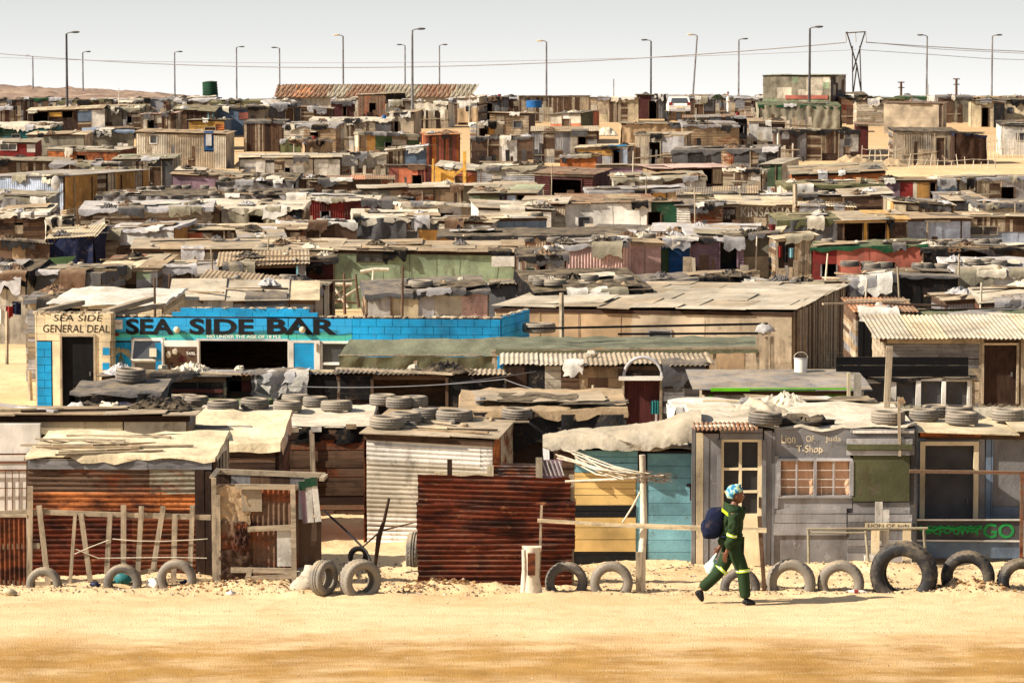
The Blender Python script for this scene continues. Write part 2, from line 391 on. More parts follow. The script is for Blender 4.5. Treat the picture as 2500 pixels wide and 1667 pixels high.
def roofmesh(kind,cols,w,dep,h,rise,tilt,rr,over=.15,far=False,fr=.25):
    mb=MB(); sd=rr.random()*60
    Z=lambda x,y:h+rise*y/dep+tilt*x/w
    if kind=='corr':
        lam=.1 if not far else .13
        x=-over
        while x<w+over-.05:
            x2=min(w+over,x+rr.uniform(.75,1.1)); m=rr.choice(cols); o=rr.uniform(0,.03); fo=rr.uniform(-.08,.1)
            n=max(4,int((x2-x)/lam*5))
            for (sgn) in (0,1):
                mb.grid(lambda p,q:((lambda X,Y:(X,Y,Z(X,Y)+.03+o+.014*math.sin(2*PI*X/lam)-.012*sgn))(x+(x2+.03-x)*p,-over-fo+(dep+over*2+fo)*q)),n,3,m,flip=bool(sgn))
            x=x2
        mb.box(-over*.5,w+over*.5,-.02,.05,h-.09,h,'w:brown',lambda X,Y,ZZ:(X,Y,ZZ+tilt*X/w))
    elif kind=='flat':
        y=dep+over*.6; row=0
        while y>-over:
            y2=max(-over,y-rr.uniform(1.0,1.9)); x=-over
            if y2+over<.5: y2=-over
            while x<w+over-.05:
                x2=min(w+over,x+rr.uniform(.8,2.0)); o=.006*rr.randint(1,5)+.01*row; fo=rr.uniform(-.06,.1) if y2<=-over+.01 else .05; m=rr.choice(cols)
                a=rr.gauss(0,.015); b2=rr.gauss(0,.012)
                vs=[]
                for X in (x,x2+.04):
                    for Y in (y2-fo,y+.05):
                        for k in (0,.018): vs.append((X,Y,Z(X,Y)+o+k+a*(X-x)+b2*(Y-y2)))
                mb.add(vs,[(0,1,3,2),(4,6,7,5),(0,4,5,1),(2,3,7,6),(0,2,6,4),(1,5,7,3)],m); x=x2
            y=y2; row+=1
        mb.box(-over*.4,w+over*.4,-.06,.0,h-.1,h+.0,rr.choice(['w:brown','w:dbrown','w:beige']),lambda X,Y,ZZ:(X,Y,ZZ+tilt*X/w))
    elif kind=='tarp':
        nx=max(8,min(60,int(w/.16))); ny=max(5,min(20,int(dep/.3))); m=rr.choice(cols)
        def top(X,Y): return Z(X,Y)+.03+.08*noise.noise(Vector((X*.9+sd,Y*.9,0)))*.8+.03*(1-3*abs(noise.noise(Vector((X*1.6+sd,Y*2.2,3)))))*(1 if not far else .6)
        def fn(p,q):
            X=-over*.6+(w+over*1.2)*p; Y=-over*.6+(dep+over*1.2)*q
            zz=top(X,Y)
            return (X,Y,zz)
        mb.grid(fn,nx,ny,m)
        def drop(X): return fr*(.75+1.1*noise.noise(Vector((X*1.1+sd,7,0)))+.6*noise.noise(Vector((X*4+sd,9,0))))
        def edge(side):
            def f(p,q):
                if side==0: X=-over*.6+(w+over*1.2)*p; Y=-over*.6-.035*math.sin(q*PI*.5)-.04*q*noise.noise(Vector((X*4,sd,q))); k=X
                elif side==1: Y=-over*.6+(dep+over*1.2)*p; X=w+over*.6+.03*q+.05*q*noise.noise(Vector((Y*4,sd,q))); k=Y+20
                else: Y=-over*.6+(dep+over*1.2)*p; X=-over*.6-.03*q; k=Y+40
                bx=min(max(X,-over*.6),w+over*.6); by=max(Y,-over*.6)
                return (X,Y,top(bx,by)-q*max(.03,drop(k)))
            return f
        mb.grid(edge(0),nx,3,m); mb.grid(edge(1),ny,2,m,flip=True); mb.grid(edge(2),ny,2,m)
    return mb
RAGC=['c:char','c:dgrey','c:lgrey','c:bone','c:white','c:brown','c:black','c:black','c:grey','c:white','c:khaki','c:dgrey']
# ---------------- shacks ----------------
SHACKS=[]   # dict(ref,obj,F,w,dep,h,rise,px rect)
BOX=lambda x,y,z:(x,y,z)
def openings(o,fac,holes,kind,args,root):
    pass
def S(desc,x0,x1,yt,yb,h=2.2,dep=4.,rise=.15,yaw=0,w='pan',c=('p:beige','p:tan','w:brown','p:grey'),r='flat',rc=('p:beige','p:bone','p:tan'),o=(),tilt=0,fr=.22,ty=0,cl=2,sw=None,scx=None,d=None,over=.15,seed=None,name='shack',cat='shack',group='shacks of the settlement',noroof=False):
    """desc 'ref|rest'; x0,x1 front wall columns, yt eave row, yb lowest row seen; o: openings in pixels"""
    rr=random.Random(seed if seed is not None else int(x0*7+yt*13))
    ref,_,rest=desc.partition('|')
    if r=='tarp' and list(rc)==['c:khaki']: rc=[rr.choice(['c:grey','c:lgrey','c:dgrey','c:khaki','c:bone','c:grey','c:char'])]
    if (d or dT(yt,h))>72*K: dep*=.75; rise*=.6
    if (d or dT(yt,h))>62*K and d is None:
        if yaw==0 and 'lettering' not in desc and 'letters' not in desc: yaw=rr.gauss(0,6)
        if tilt==0: tilt=rr.gauss(0,.09)
        rise+=rr.uniform(-.15,.22)
    if d is None: d=dT(yt,h)
    f=Fac(x0,d,yaw,x1); wd=f.w; far=d>90
    root=thing(name,(ref+' '+rest).strip(),cat,f.o,f.yaw,group)
    holes=[]
    for op in o:
        a,z1=f.at(op[1],op[3]); b,z0=f.at(op[2],op[4]); holes.append((a,b,max(z0,.0 if op[0] in('door','gate') else -.2),z1))
    o=list(o)
    if not o and (w in('pan','ph','pv','fl','ch','cv') or isinstance(w,list)) and d>60*K and wd>1.8 and rr.random()<.7:
        q=rr.random(); a=rr.uniform(.15,wd-1.0)
        if q<.6: holes.append((a,a+rr.uniform(.55,.8),-.1,h*rr.uniform(.72,.86))); o.append((rr.choice(['hole','hole','door']),0,0,0,0,None))
        if q>.35 and wd>2.6:
            b_=(a+1.3)%(wd-.9); 
            if abs(b_-a)>1.0: holes.append((b_,b_+rr.uniform(.35,.6),h*.5,h*.72)); o.append((rr.choice(['win','hole']),0,0,0,0,'p:grey'))
    Tf=lambda x,y,z:(x,y,z+(tilt*x/wd)*(z/h if z>0 else 0))
    mb=MB(); c=list(c)
    if isinstance(w,list):
        for (bu0,bv0,bu1,bv1,bk,bc) in w:
            a_,t_=f.at(bu0,bv0); b_,q_=f.at(bu1,bv1)
            for r_ in cut((a_,b_,q_,min(t_,h)),holes): cover(mb,bk,list(bc),*r_,Tf,rr,far=far)
    else:
        for r_ in cut((0,wd,-.35,h),holes): cover(mb,w,c,*r_,Tf,rr,far=far)
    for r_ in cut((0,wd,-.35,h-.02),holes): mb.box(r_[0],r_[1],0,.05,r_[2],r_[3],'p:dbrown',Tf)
    sw=sw or ('ph' if isinstance(w,list) else w); scx=list(scx or c)
    sc_=lambda a,z:z*(1+rise*a/(dep*h)) if z>0 else z
    TR=lambda x,y,z:(wd-y,x,sc_(x,z)+(tilt*(z/h) if z>0 else 0)); TL=lambda x,y,z:(y,dep-x,sc_(dep-x,z))
    cover(mb,sw,scx,0,dep,-.35,h,TR,rr,far=far); cover(mb,sw,scx,0,dep,-.35,h,TL,rr,far=far)
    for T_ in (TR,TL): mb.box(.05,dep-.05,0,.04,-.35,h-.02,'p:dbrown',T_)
    mb.box(0,wd,dep-.05,dep,-.35,h+rise-.02,'w:brown',Tf)
    mb.build('wall',root)
    if not noroof: roofmesh(r,list(rc),wd,dep,h,rise,tilt,rr,over=over,far=far,fr=fr).build('roof',root)
    if d>44*K and cl>0 and not noroof:
        rg=RAGC
        for q in range(rr.choice([0,1,1,2,3]) if r!='tarp' else rr.choice([1,2,2,3])):   # rags and sacking thrown over the eave
            x0_=rr.uniform(-.1,max(.1,wd-.8)); ww=rr.uniform(.3,1.3); dr=rr.uniform(.12,.55); yb_=rr.uniform(.15,1.0); sd=rr.random()*30
            m=MB(); zt_=lambda x,y:h+rise*y/dep+tilt*x/wd+.1
            def rf_(p,q_):
                X=x0_+ww*p+.06*noise.noise(Vector((q_*5,sd,p*2))); t=q_*2-1
                jag=1+.7*noise.noise(Vector((p*4,sd,3)))
                if t<0: y=-over-.03-.03*abs(t); z=zt_(X,-over)+t*dr*jag
                else: y=-over+t*yb_*jag; z=zt_(X,y)+.05*noise.noise(Vector((X*4,y*4,sd)))+.02
                return (X,y+.04*noise.noise(Vector((X*5,z*4,sd))),z)
            m.grid(rf_,8,8,rr.choice(rg)); m.build('rag',root)
    if r=='tarp' and cl>0 and not noroof:
        for q in range(rr.choice([1,2,3])):   # extra cover sheets
            x0_=rr.uniform(0,wd*.7); ww=rr.uniform(.7,2.4); y0_=rr.uniform(0,dep*.5); dl=rr.uniform(.5,1.5); sd=rr.random()*30; m=MB()
            m.grid(lambda p,q_:(lambda X,Y:(X,Y,h+rise*Y/dep+tilt*X/wd+.12+.05*noise.noise(Vector((X*2,Y*2,sd)))))(min(wd+.1,x0_+ww*p+.12*noise.noise(Vector((q_*3,sd,0)))),y0_+dl*q_+.15*noise.noise(Vector((p*3,sd,4)))),8,5,rr.choice(RAGC+['c:bone','p:tan','p:beige'])); m.build('cover_sheet',root)
    for op,hh in zip(o,holes):
        k=op[0]; col=op[5] if len(op)>5 else None; a,b,z0,z1=hh
        if k=='door':
            m=MB(); m.box(a,b,.02,.045,z0,z1,col or 'v:brown'); dd=m.build('door',root)
            m=MB()
            for q in (a-.05,b): m.box(q,q+.05,-.075,.0,z0,z1+.05,'v:beige')
            m.box(a,b,-.075,.0,z1,z1+.05,'w:beige'); m.build('frame',dd)
            if b-a>.4: m=MB(); m.box(b-.12,b-.08,-.02,.02,(z0+z1)/2-.05,(z0+z1)/2+.05,'g:dgrey'); m.build('handle',dd)
        elif k=='win':
            m=MB(); fw=.045; cc=col or 'q:white'
            m.box(a-fw,a,-.08,.02,z0-fw,z1+fw,cc); m.box(b,b+fw,-.08,.02,z0-fw,z1+fw,cc); m.box(a,b,-.08,.02,z1,z1+fw,cc); m.box(a,b,-.08,.02,z0-fw,z0,cc)
            if b-a>.7: m.box((a+b)/2-.02,(a+b)/2+.02,-.06,.02,z0,z1,cc)
            wi=m.build('window',root); m=MB(); m.box(a,b,.0,.01,z0,z1,'glass'); m.build('pane',wi)
        elif k=='hole': 
            for q in (a-.04,b-.02): m=MB(); m.box(q,q+.06,-.08,-.0,z0,z1,col or 'v:brown'); m.build('post',root)
        elif k=='patch':
            m=MB(); m.box(a,b,-.02,.02,z0,z1,col or 'p:white'); m.build('panel',root)
    e=dict(ref=ref,o=root,f=f,w=wd,dep=dep,h=h,rise=rise,tilt=tilt,px=(x0,x1,yt,yb),d=d,ty=ty,cl=cl,rr=rr); SHACKS.append(e)
    return e
def SF(desc,x0,x1,yt,yb,**k):      # base row known: depth from the ground, height from the eave row
    d=dT(yb); k['h']=P(CX,yt,d).z-G(d); return S(desc,x0,x1,yt,yb,d=d,**k)
def roofpt(e,x,y,dz=0):
    z=e['h']+e['rise']*y/e['dep']+e['tilt']*x/e['w']+dz
    f=e['f']; return Vector((f.o.x+f.c*x-f.s*y, f.o.y+f.s*x+f.c*y, f.o.z+z))
# ---------------- lettering ----------------
def text(st,fac,u0,v0,u1,v1,mat,parent,y=-.055,bold=0.,name='lettering',ital=0,th=.003,wob=0):
    cu=bpy.data.curves.new('t','FONT'); cu.body=st; cu.offset=bold; cu.extrude=0; cu.shear=ital; cu.resolution_u=4
    o=bpy.data.objects.new('t',cu); C.objects.link(o); bpy.context.view_layer.update()
    me=bpy.data.meshes.new_from_object(o.evaluated_get(bpy.context.evaluated_depsgraph_get()))
    bpy.data.objects.remove(o); bpy.data.curves.remove(cu)
    xs=[v.co.x for v in me.vertices]; ys=[v.co.y for v in me.vertices]; ax,bx,ay,by=min(xs),max(xs),min(ys),max(ys)
    a,zt=fac.at(u0,v0); b,zb=fac.at(u1,v1)
    for v in me.vertices:
        p=(v.co.x-ax)/(bx-ax); q=(v.co.y-ay)/(by-ay)
        v.co=(a+(b-a)*p, y-.0, zb+(zt-zb)*q+wob*math.sin(p*17)*(zt-zb))
    me.materials.append(MT(mat)); w=bpy.data.objects.new(name,me); C.objects.link(w); w.parent=parent; return w
# ---------------- tyres ----------------
def tyre_mesh(Rr,Wd,mat,n=56,ri=.56):
    # axis along local y; centre at origin
    prof=[(ri,-.32),(ri+.02,-.42),(.72,-.5),(.86,-.49),(.95,-.44),(.985,-.34),(1,-.22),(.93,-.2),(.93,-.16),(1,-.14),(1,0-.03),(.93,-.01),(.93,.03),(1,.05),(1,.2),(.93,.22),(.985,.34),(.95,.44),(.86,.49),(.72,.5),(ri+.02,.42),(ri,.32),(ri+.06,.3),(.86,.36),(.9,0),(.86,-.36),(ri+.06,-.3)]
    mb=MB(); vs=[];k=len(prof)
    for i in range(n):
        a=2*PI*i/n
        for j,(r,w) in enumerate(prof):
            rr_=r
            if 4<=j<=6 or 14<=j<=17: rr_=r*(1-.055*(i%2))
            vs.append((math.cos(a)*rr_*Rr,w*Wd,math.sin(a)*rr_*Rr))
    fs=[(i*k+j,i*k+(j+1)%k,((i+1)%n)*k+(j+1)%k,((i+1)%n)*k+j) for i in range(n) for j in range(k)]
    mb.add(vs,fs,mat,True); return mb
TY={}
def tyre(loc,Rr,Wd,rot=(0,0,0),mat='rubber',label=None,group=None):
    k=(round(Rr,2),round(Wd,2),mat)
    if k not in TY:
        o=tyre_mesh(k[0],k[1],MATS[mat]).build('tyre'); TY[k]=o
    else: o=TY[k].copy(); C.objects.link(o)
    o.location=loc; o.rotation_euler=rot; tag(o,label,'tyre',group); return o
ROOFT={}    # (ref,kind) -> objects, labelled at the end
def on_roof(kind,e,o): ROOFT.setdefault((e['ref'],kind),[]).append(o)
GRP=dict(tyre='tyres lying on the shack roofs',plank='loose planks on the shack roofs',stone='stones weighing down the shack roofs',tarp_bundle='tarpaulin bundles on the shack roofs',crate='crates and cans on the shack roofs')
WD=dict(tyre='worn tyre',plank='loose plank',stone='stone',tarp_bundle='tarpaulin bundle',crate='crate')
def roof_tyre(u,v,wpx,e,Wd=.19,tilt=0,yy=None,mat='rubber'):
    """tyre lying flat on roof e, base row v"""
    f=e['f']; best=None
    for i in range(41):
        y=e['dep']*i/40; x,z=f.at(u,v,y); zz=e['h']+e['rise']*y/e['dep']+e['tilt']*x/e['w']
        if best is None or abs(z-zz)<best[0]: best=(abs(z-zz),x,y)
    _,x,y=best; p=roofpt(e,x,y,.05); s=F/p.y; Rr=round(wpx/s/2/.03)*.03
    p.z+=Wd/2
    o=tyre(p,max(.24,Rr),Wd,(PI/2+tilt,R.uniform(-.05,.05),R.random()*3),mat); on_roof('tyre',e,o); return o
PM={}
def proto(kind,i):
    if (kind,i) in PM: return PM[(kind,i)]
    rr=random.Random(i+hash(kind)%7 if False else i); mb=MB()
    if kind=='plank':
        L=rr.uniform(.6,1.5); mb.box(-L,L,-.05,.05,0,.03+.02*rr.random(),['w:beige','w:tan','w:dbrown','w:cream','p:lgrey'][i%5])
    elif kind=='stone': mb.blob((0,0,.06),(.12,.1,.08),['p:bone','p:grey','p:tan'][i%3],8,.3,1.8,i,True)
    elif kind=='tarp_bundle': 
        
        a_,b_=.3+.2*rr.random(),.2+.1*rr.random()
        def bf(p,q):
            x,y=(p-.5)*2,(q-.5)*2; e_=max(0,1-x*x)*max(0,1-y*y); nn=noise.noise(Vector((x*2.2,y*2.2,i))); n2=noise.noise(Vector((x*6,y*6,i)))
            return (x*a_*(1+.3*nn)*1.2,y*b_*(1+.3*n2)*1.2,.16*e_*(1.2-2*abs(nn))+.05*e_*(1-3*abs(n2))+.01)
        mb.grid(bf,26,18,['c:char','c:dgrey','c:black','c:lgrey','c:bone','c:brown'][i%6],smooth=False); return mb
        mb.blob((0,0,.08),(.28+.18*rr.random(),.22,.09),['c:char','c:dgrey','c:black','c:lgrey','c:bone','c:brown'][i%6],16,.45,2.6,i)
    elif kind=='crate': 
        if i%2: mb.box(-.2,.2,-.15,.15,0,.02,'w:tan'); [mb.box(-.2,.2,y,y+.02,z,z+.07,'w:tan') for y in(-.15,.13) for z in (.02,.12,.22)]; [mb.box(x,x+.02,-.13,.13,z,z+.07,'w:tan') for x in(-.2,.18) for z in (.02,.12,.22)]
        else: mb.tube([(0,0,0),(0,0,.28)],[.13,.15],['p:white','p:blue','p:red'][i%3],12)
    return mb
def scatter_on(kind,e,x,y,i,rz=None,sc_=1):
    p=roofpt(e,x,y,.05)
    if (kind,i) in PM: o=PM[(kind,i)].copy(); C.objects.link(o)
    else: o=proto(kind,i).build(kind); PM[(kind,i)]=o
    o.location=p; o.rotation_euler=(0,0,rz if rz is not None else R.random()*6.3); o.scale=(sc_,sc_,sc_); tag(o,None,kind.replace('_',' ')); on_roof(kind,e,o); return o
def clutter():
    n={}
    for e in SHACKS:
        rr=e['rr']; w,dp=e['w'],e['dep']
        if w<1: continue
        for t in range(e['ty']):
            p=roofpt(e,rr.uniform(.2,w-.2),rr.uniform(.2,min(dp-.2,2.5)),.14)
            o=tyre(p,.3,.18,(PI/2,rr.uniform(-.08,.08),rr.random()*3)); on_roof('tyre',e,o)
        k=e['cl']
        if not k: continue
        if e['d']<47*K: k=min(k,1)
        for kd,mx in (('plank',k+2),('stone',k),('tarp_bundle',k)):
            for t in range(rr.randint(0,mx)):
                if n.get(kd,0)>235: continue
                n[kd]=n.get(kd,0)+1
                scatter_on(kd,e,rr.uniform(.2,w-.2),rr.uniform(.1,min(dp-.2,2.5)),rr.randint(0,11),rr.gauss(0,.5) if kd=='plank' else None)
        if rr.random()<.06 and e['d']>60*K: scatter_on('crate',e,rr.uniform(.2,w-.2),rr.uniform(.1,1.5),rr.randint(0,5))
def label_roof():
    for (ref,kind),L_ in ROOFT.items():
        L_.sort(key=lambda o:o.location.x/o.location.y)
        for i,o in enumerate(L_):
            nm=WD[kind]; nm=o.get('nm',nm)
            o['label']=(f"{nm} on the roof of the {ref}" if len(L_)==1 else f"{ORD[i+1] if i<16 else 'last'} {nm} from left on roof of {ref}"); o['group']=GRP[kind]
# ================= front row =================
def standing_tyre(x0,x1,vt,vb,label,rz=0,Wd=.2,mat='rubber',lean=0):
    d=dT(vb); s=F/d; w=(x1-x0)/s
    Rr=w/2 if not rz else (w-Wd*abs(math.sin(rz)))/(2*abs(math.cos(rz))+1e-6) if abs(rz)<1.2 else .33
    p=P((x0+x1)/2,vb,d); top=P(CX,vt,d).z
    return tyre((p.x,d,top-Rr),Rr,Wd,(lean,0,rz),mat,label,'half-buried tyres lining the sandy road')
standing_tyre(63,152,1383,1436,'small grey tyre sunk deep in sand below the leftmost pickets')
standing_tyre(252,347,1376,1434,'grey half-buried tyre with a turquoise bag inside its hole')
standing_tyre(383,480,1365,1434,'grey half-buried tyre below the right end of the picket fence')
standing_tyre(752,828,1367,1452,'grey tyre turned sideways, left one of the pair right of the scrap enclosure',rz=1.0)
standing_tyre(822,937,1364,1452,'grey chunky tyre turned sideways, right one of the pair left of the rust panel',rz=.5,Wd=.26)
standing_tyre(847,902,1333,1372,'dark small tyre half buried in the yard behind the chunky tyre',rz=.2,mat='drubber')
standing_tyre(1000,1024,1298,1384,'upright tyre seen edge-on behind the left edge of the rust panel',rz=1.45)
standing_tyre(1330,1435,1370,1443,'grey half-buried tyre right of the wooden stump, before the rust panel')
standing_tyre(1440,1545,1370,1446,'grey half-buried tyre left of the pole before the yellow boards')
standing_tyre(1757,1857,1385,1443,'thin grey half-buried tyre behind the walking person')
standing_tyre(1868,1993,1363,1443,'half-buried tyre below the gridded shop windows, right of the walker',Wd=.24,rz=-.08)
standing_tyre(1993,2112,1367,1443,'half-buried tyre with chunky tread directly left of the giant tyre',Wd=.24,rz=-.1)
standing_tyre(2118,2295,1319,1445,'giant black truck tyre, the largest of all the tyres',Wd=.36,rz=-.28,mat='drubber')
standing_tyre(2293,2432,1343,1441,'big black tyre directly right of the giant truck tyre',Wd=.28,rz=-.2,mat='drubber')
standing_tyre(2430,2548,1362,1443,'dark muddy tyre cut off by the right edge of the picture',Wd=.26,rz=.15,mat='drubber')
# --- rusty shack at the left
e=SF('rusty sheet shack|with cream tarpaulin roof behind the picket fence',68,518,1118,1403,dep=2.3,rise=.12,w=[(68,1115,518,1145,'ph',['w:grey','w:beige']),(68,1145,476,1200,'ch',['r:brown','r:khaki']),(68,1200,476,1242,'ch',['r:orange']),(68,1242,476,1430,'ch',['r:rust','r:dark']),(476,1145,518,1430,'pv',['v:dbrown','v:brown'])],sw='pv',scx=['v:brown','v:beige'],r='tarp',rc=['c:cream'],fr=.1,cl=0,over=.08,seed=3)
RUSTY=e
e=S('long cream roof shack|with torn tarpaulin behind the rusty sheet shack',118,672,1086,1100,h=1.62,dep=2.6,rise=.25,w='ph',c=['w:brown','w:dbrown'],r='tarp',rc=['c:cream'],fr=.18,cl=0,over=.15,seed=5); CREAM=e
for i in range(26):
    ee=CREAM if i<12 else RUSTY; scatter_on('plank',ee,R.uniform(.5,ee['w']*.62+.2),R.uniform(.05,1.9),R.randint(0,11),R.gauss(0,.3),sc_=R.uniform(.35,.85))
roof_tyre(155,1058,70,CREAM)
# --- pallet-wood scrap enclosure
d=dT(1428); f=Fac(515,d,0,790); en=thing('scrap_enclosure','scrap metal enclosure patched with brown leather, boards and rusty sheets','enclosure',f.o)
m=MB(); f.wbox(m,530,1182,608,1430,0,.02,'c:brown'); f.wbox(m,527,1185,560,1250,-.02,-.005,'c:tan'); 
for (u0,v0,u1,v1,cc_,k_) in ((530,1185,612,1300,'c:tan',1),(528,1270,600,1378,'r:brown',2),(532,1340,618,1425,'c:dbrown',3),(575,1275,610,1345,'r:rust',4)):
    a,zt=f.at(u0,v0); b,zb=f.at(u1,v1); m.grid(lambda p,q:(a+(b-a)*p+.05*noise.noise(Vector((q*5,k_,0)))*(1 if p>.5 else .3),-.02-.02*k_-.06*abs(noise.noise(Vector((p*4,q*4,k_*3))))-.03*noise.noise(Vector((p*11,q*11,k_))),zt+(zb-zt)*q+.05*noise.noise(Vector((p*5,k_,7)))),14,18,cc_)
m.build('leather_sheet',en)
m=MB(); a,zt=f.at(604,1190); b,zb=f.at(727,1385); cover(m,'cv',['r:rust','r:brown'],a,b,zb,zt,BOX,random.Random(4)); m.build('corrugated_sheet',en)
m=MB(); f.wbox(m,677,1289,718,1380,-.08,-.055,'p:white'); m.build('board',en)
m=MB(); f.wbox(m,590,1193,640,1247,-.06,-.045,'p:beige'); m.build('board',en)
m=MB(); f.wbox(m,726,1268,784,1430,.02,.05,'p:brown'); m.build('door_panel',en)
for a_,b_ in (((575,1185),(728,1187)),((606,1289),(720,1284)),((565,1388),(722,1390)),((600,1410),(725,1402)),((612,1382),(604,1425)),((716,1180),(720,1430))):
    m=MB(); f.wbeam(m,a_,b_,.075,'w:beige',-.1,.04); m.build('beam',en)
for u in (523,533): m=MB(); f.wbeam(m,(u,1165+ (u-523)*4),(u+3,1433),.07,'v:beige',-.06,.06); m.build('post',en)
for (u0,v0,u1,v1,c_) in ((738,1172,748,1275,'p:mauve'),(752,1165,760,1273,'p:white'),(766,1162,778,1271,'p:white')):
    m=MB(); f.wbeam(m,(u0,v0),(u1,v1),.09,c_,-.08,.02); f.wbeam(m,(u0,v0),(u0+2,v0+22),.092,'p:dgreen',-.085,.035); m.build('slat',en)
m=MB(); p0=f.pt(527,1150,1.1); p1=f.pt(795,1160,1.1); m.beam(p0,p1,.08,.05,'w:beige'); m.build('beam',en)
m=MB(); m.beam(f.pt(517,1165,0),f.pt(532,1147,1.1),.07,.05,'w:beige'); m.build('beam',en)
m=MB(); m.beam(f.pt(785,1170,0),f.pt(795,1160,1.1),.07,.05,'w:beige'); m.build('beam',en)
m=MB(); 
for k in range(5): m.beam(f.pt(540+k*48,1158,1.1),f.pt(540+k*48,1430,1.1),.3,.02,['v:dbrown','v:grey','v:brown'][k%3])
m.build('back_boards',en)
# --- picket fence
d=dT(1424); f=Fac(0,d,0,515); fe=thing('picket_fence','crooked wooden picket fence tied with rope before the rusty sheet shack','fence',f.o)
for (a_,b_,w_) in (((75,1185),(73,1432),.085),((97,1232),(120,1432),.08),((185,1252),(172,1433),.05),((199,1252),(222,1418),.075),((270,1253),(262,1398),.075),((303,1231),(303,1378),.08),((347,1234),(338,1392),.075),((400,1234),(375,1388),.075),((428,1253),(424,1433),.08),((471,1231),(464,1412),.07)):
    m=MB(); f.wbeam(m,a_,b_,w_,'v:beige',-.05-R.random()*.02,.025); m.build('picket',fe)
for (a_,b_,w_,) in (((-15,1254),(116,1248),.09),((110,1249),(190,1252),.075),((185,1252),(372,1258),.075),((360,1257),(515,1262),.075),((-10,1333),(98,1331),.085),((-10,1418),(170,1427),.06),((182,1430),(385,1388),.07),((300,1428),(500,1424),.06)):
    m=MB(); f.wbeam(m,a_,b_,w_,'w:beige',-.02,.03); m.build('rail',fe)
for pts in (((275,1315),(330,1320),(400,1321),(460,1318),(507,1315)),((185,1340),(240,1362),(330,1361),(420,1360),(505,1362)),((182,1352),(220,1335),(265,1318))):
    m=MB(); m.tube([f.pt(u,v,-.1) for u,v in pts],.008,'c:bone',5); m.build('rope',fe)
# rusty vertical sheet at the left edge
d=dT(1434)+.4; f=Fac(-60,d,0,66); o=thing('rusty_sheet','rusty upright corrugated sheet at the left edge behind the fence rails','metal sheet',f.o)
m=MB(); a,zt=f.at(-60,1262); b,zb=f.at(66,1425)
m.grid(lambda p,q:(a+(b-a)*p, .013*math.sin(2*PI*(a+(b-a)*p)/.07), (zb-.2+.35*max(0,noise.noise(Vector((p*5,3,1)))+.3*(1-p)))*(1-q)+zt*q),60,4,'r:rust'); m.build('sheet',o)
m=MB(); f.wbox(m,-60,1255,66,1262,-.02,.03,'w:beige'); m.build('top_board',o)
# white wall with burglar bars
d=dT(1330); f=Fac(-130,d,0,97); o=thing('white_wall','white plastered wall with rusty burglar bars at the left edge','wall',f.o)
m=MB(); f.wbox(m,-130,1035,97,1332,0,.15,'q:white'); m.build('plaster',o)
g=MB(); 
for v in (1107,1127,1146,1190): f.wbeam(g,(-120,v+1),(68,v),.025 if v<1190 else .012,'r:rust',-.06,.02)
for u in (-20,-2,15,32,48,66): f.wbeam(g,(u,1146),(u,1250),.012,'r:rust',-.06,.012)
g.build('burglar_bars',o)
S('long low wall shack|with rust stained fascia at the left edge',-130,455,1014,1042,h=2.1,dep=1.1,rise=0,w=[(-130,1010,300,1060,'pl',['p:cream']),(303,1012,455,1060,'pl',['p:bone'])],r='flat',rc=['r:brown','p:beige','p:tan'],cl=1,seed=8)
# --- plank shack with black fascia
e=SF('brown plank shack|with black tarpaulin fascia and several roof tyres',455,897,1046,1257,dep=3.4,rise=.05,w='ph',c=['w:brown','w:dbrown','w:brown','r:brown'],r='tarp',rc=['c:bone'],fr=.02,cl=0,seed=11,over=.05); PLANK=e
m=MB(); ff=e['f']; sd=5
m.grid(lambda p,q:(lambda x:(x,-.07-.03*math.sin(x*9+q)+.03*noise.noise(Vector((x*3,q*2,1))),e['h']+.05-(.30+.05*noise.noise(Vector((x*2,0,3))))*q))( -.05+(ff.w+.1)*p),60,4,'c:black'); m.build('fascia_tarpaulin',e['o'])
for (u,v) in ((645,1045),(705,1046),(760,1045),(845,1038)): 
    m=MB(); ff.wbox(m,u,v-5,u+26,v+7,-.14,-.12,R.choice(['w:tan','w:beige','p:white'])); m.build('batten',e['o'])
m=MB(); ff.wbeam(m,(762,1048),(766,1190),.09,'v:beige',-.1,.03); m.build('post',e['o'])
E2=S('green canvas roof shack|between the brown plank shack and black tarp pile',372,640,996,1010,h=1.4,dep=1.8,rise=.0,w='ph',c=['w:brown'],r='tarp',rc=['c:green'],cl=0,seed=12)
for a_ in ((545,1008,80),(702,1010,75),(822,1008,80),(480,1000,55),(455,992,40),(418,993,40),(622,1003,70),(722,985,68),(770,998,45)): roof_tyre(a_[0],a_[1],a_[2],PLANK if a_[0]>500 else E2)
# --- white corrugated shack
e=SF('white corrugated shack|with cardboard roof full of tyres',895,1200,1058,1320,dep=3.0,rise=.12,yaw=-8,w='ch',c=['p:white','p:white','p:bone'],sw='cv',scx=['r:orange','r:salmon','r:beige'],r='flat',rc=['p:tan','p:cream','p:tan','p:beige'],cl=0,seed=14,over=.1,tilt=-.08); WHITE=e
for a_ in ((945,1050,86),(990,1040,75),(1038,1030,72),(1108,1035,92),(1262,1030,80),(935,985,68),(975,1002,66),(1012,1000,66),(872,1008,10)): 
    if a_[2]>20: roof_tyre(a_[0],a_[1],a_[2],WHITE)
for i in range(10): scatter_on('plank',WHITE,R.uniform(.3,1.8),R.uniform(.1,2.5),R.randint(0,11),R.gauss(0,.4),sc_=R.uniform(.3,.8))
for i in range(7): scatter_on('stone',WHITE,R.uniform(.3,1.9),R.uniform(.1,2.5),R.randint(0,11),sc_=.6)
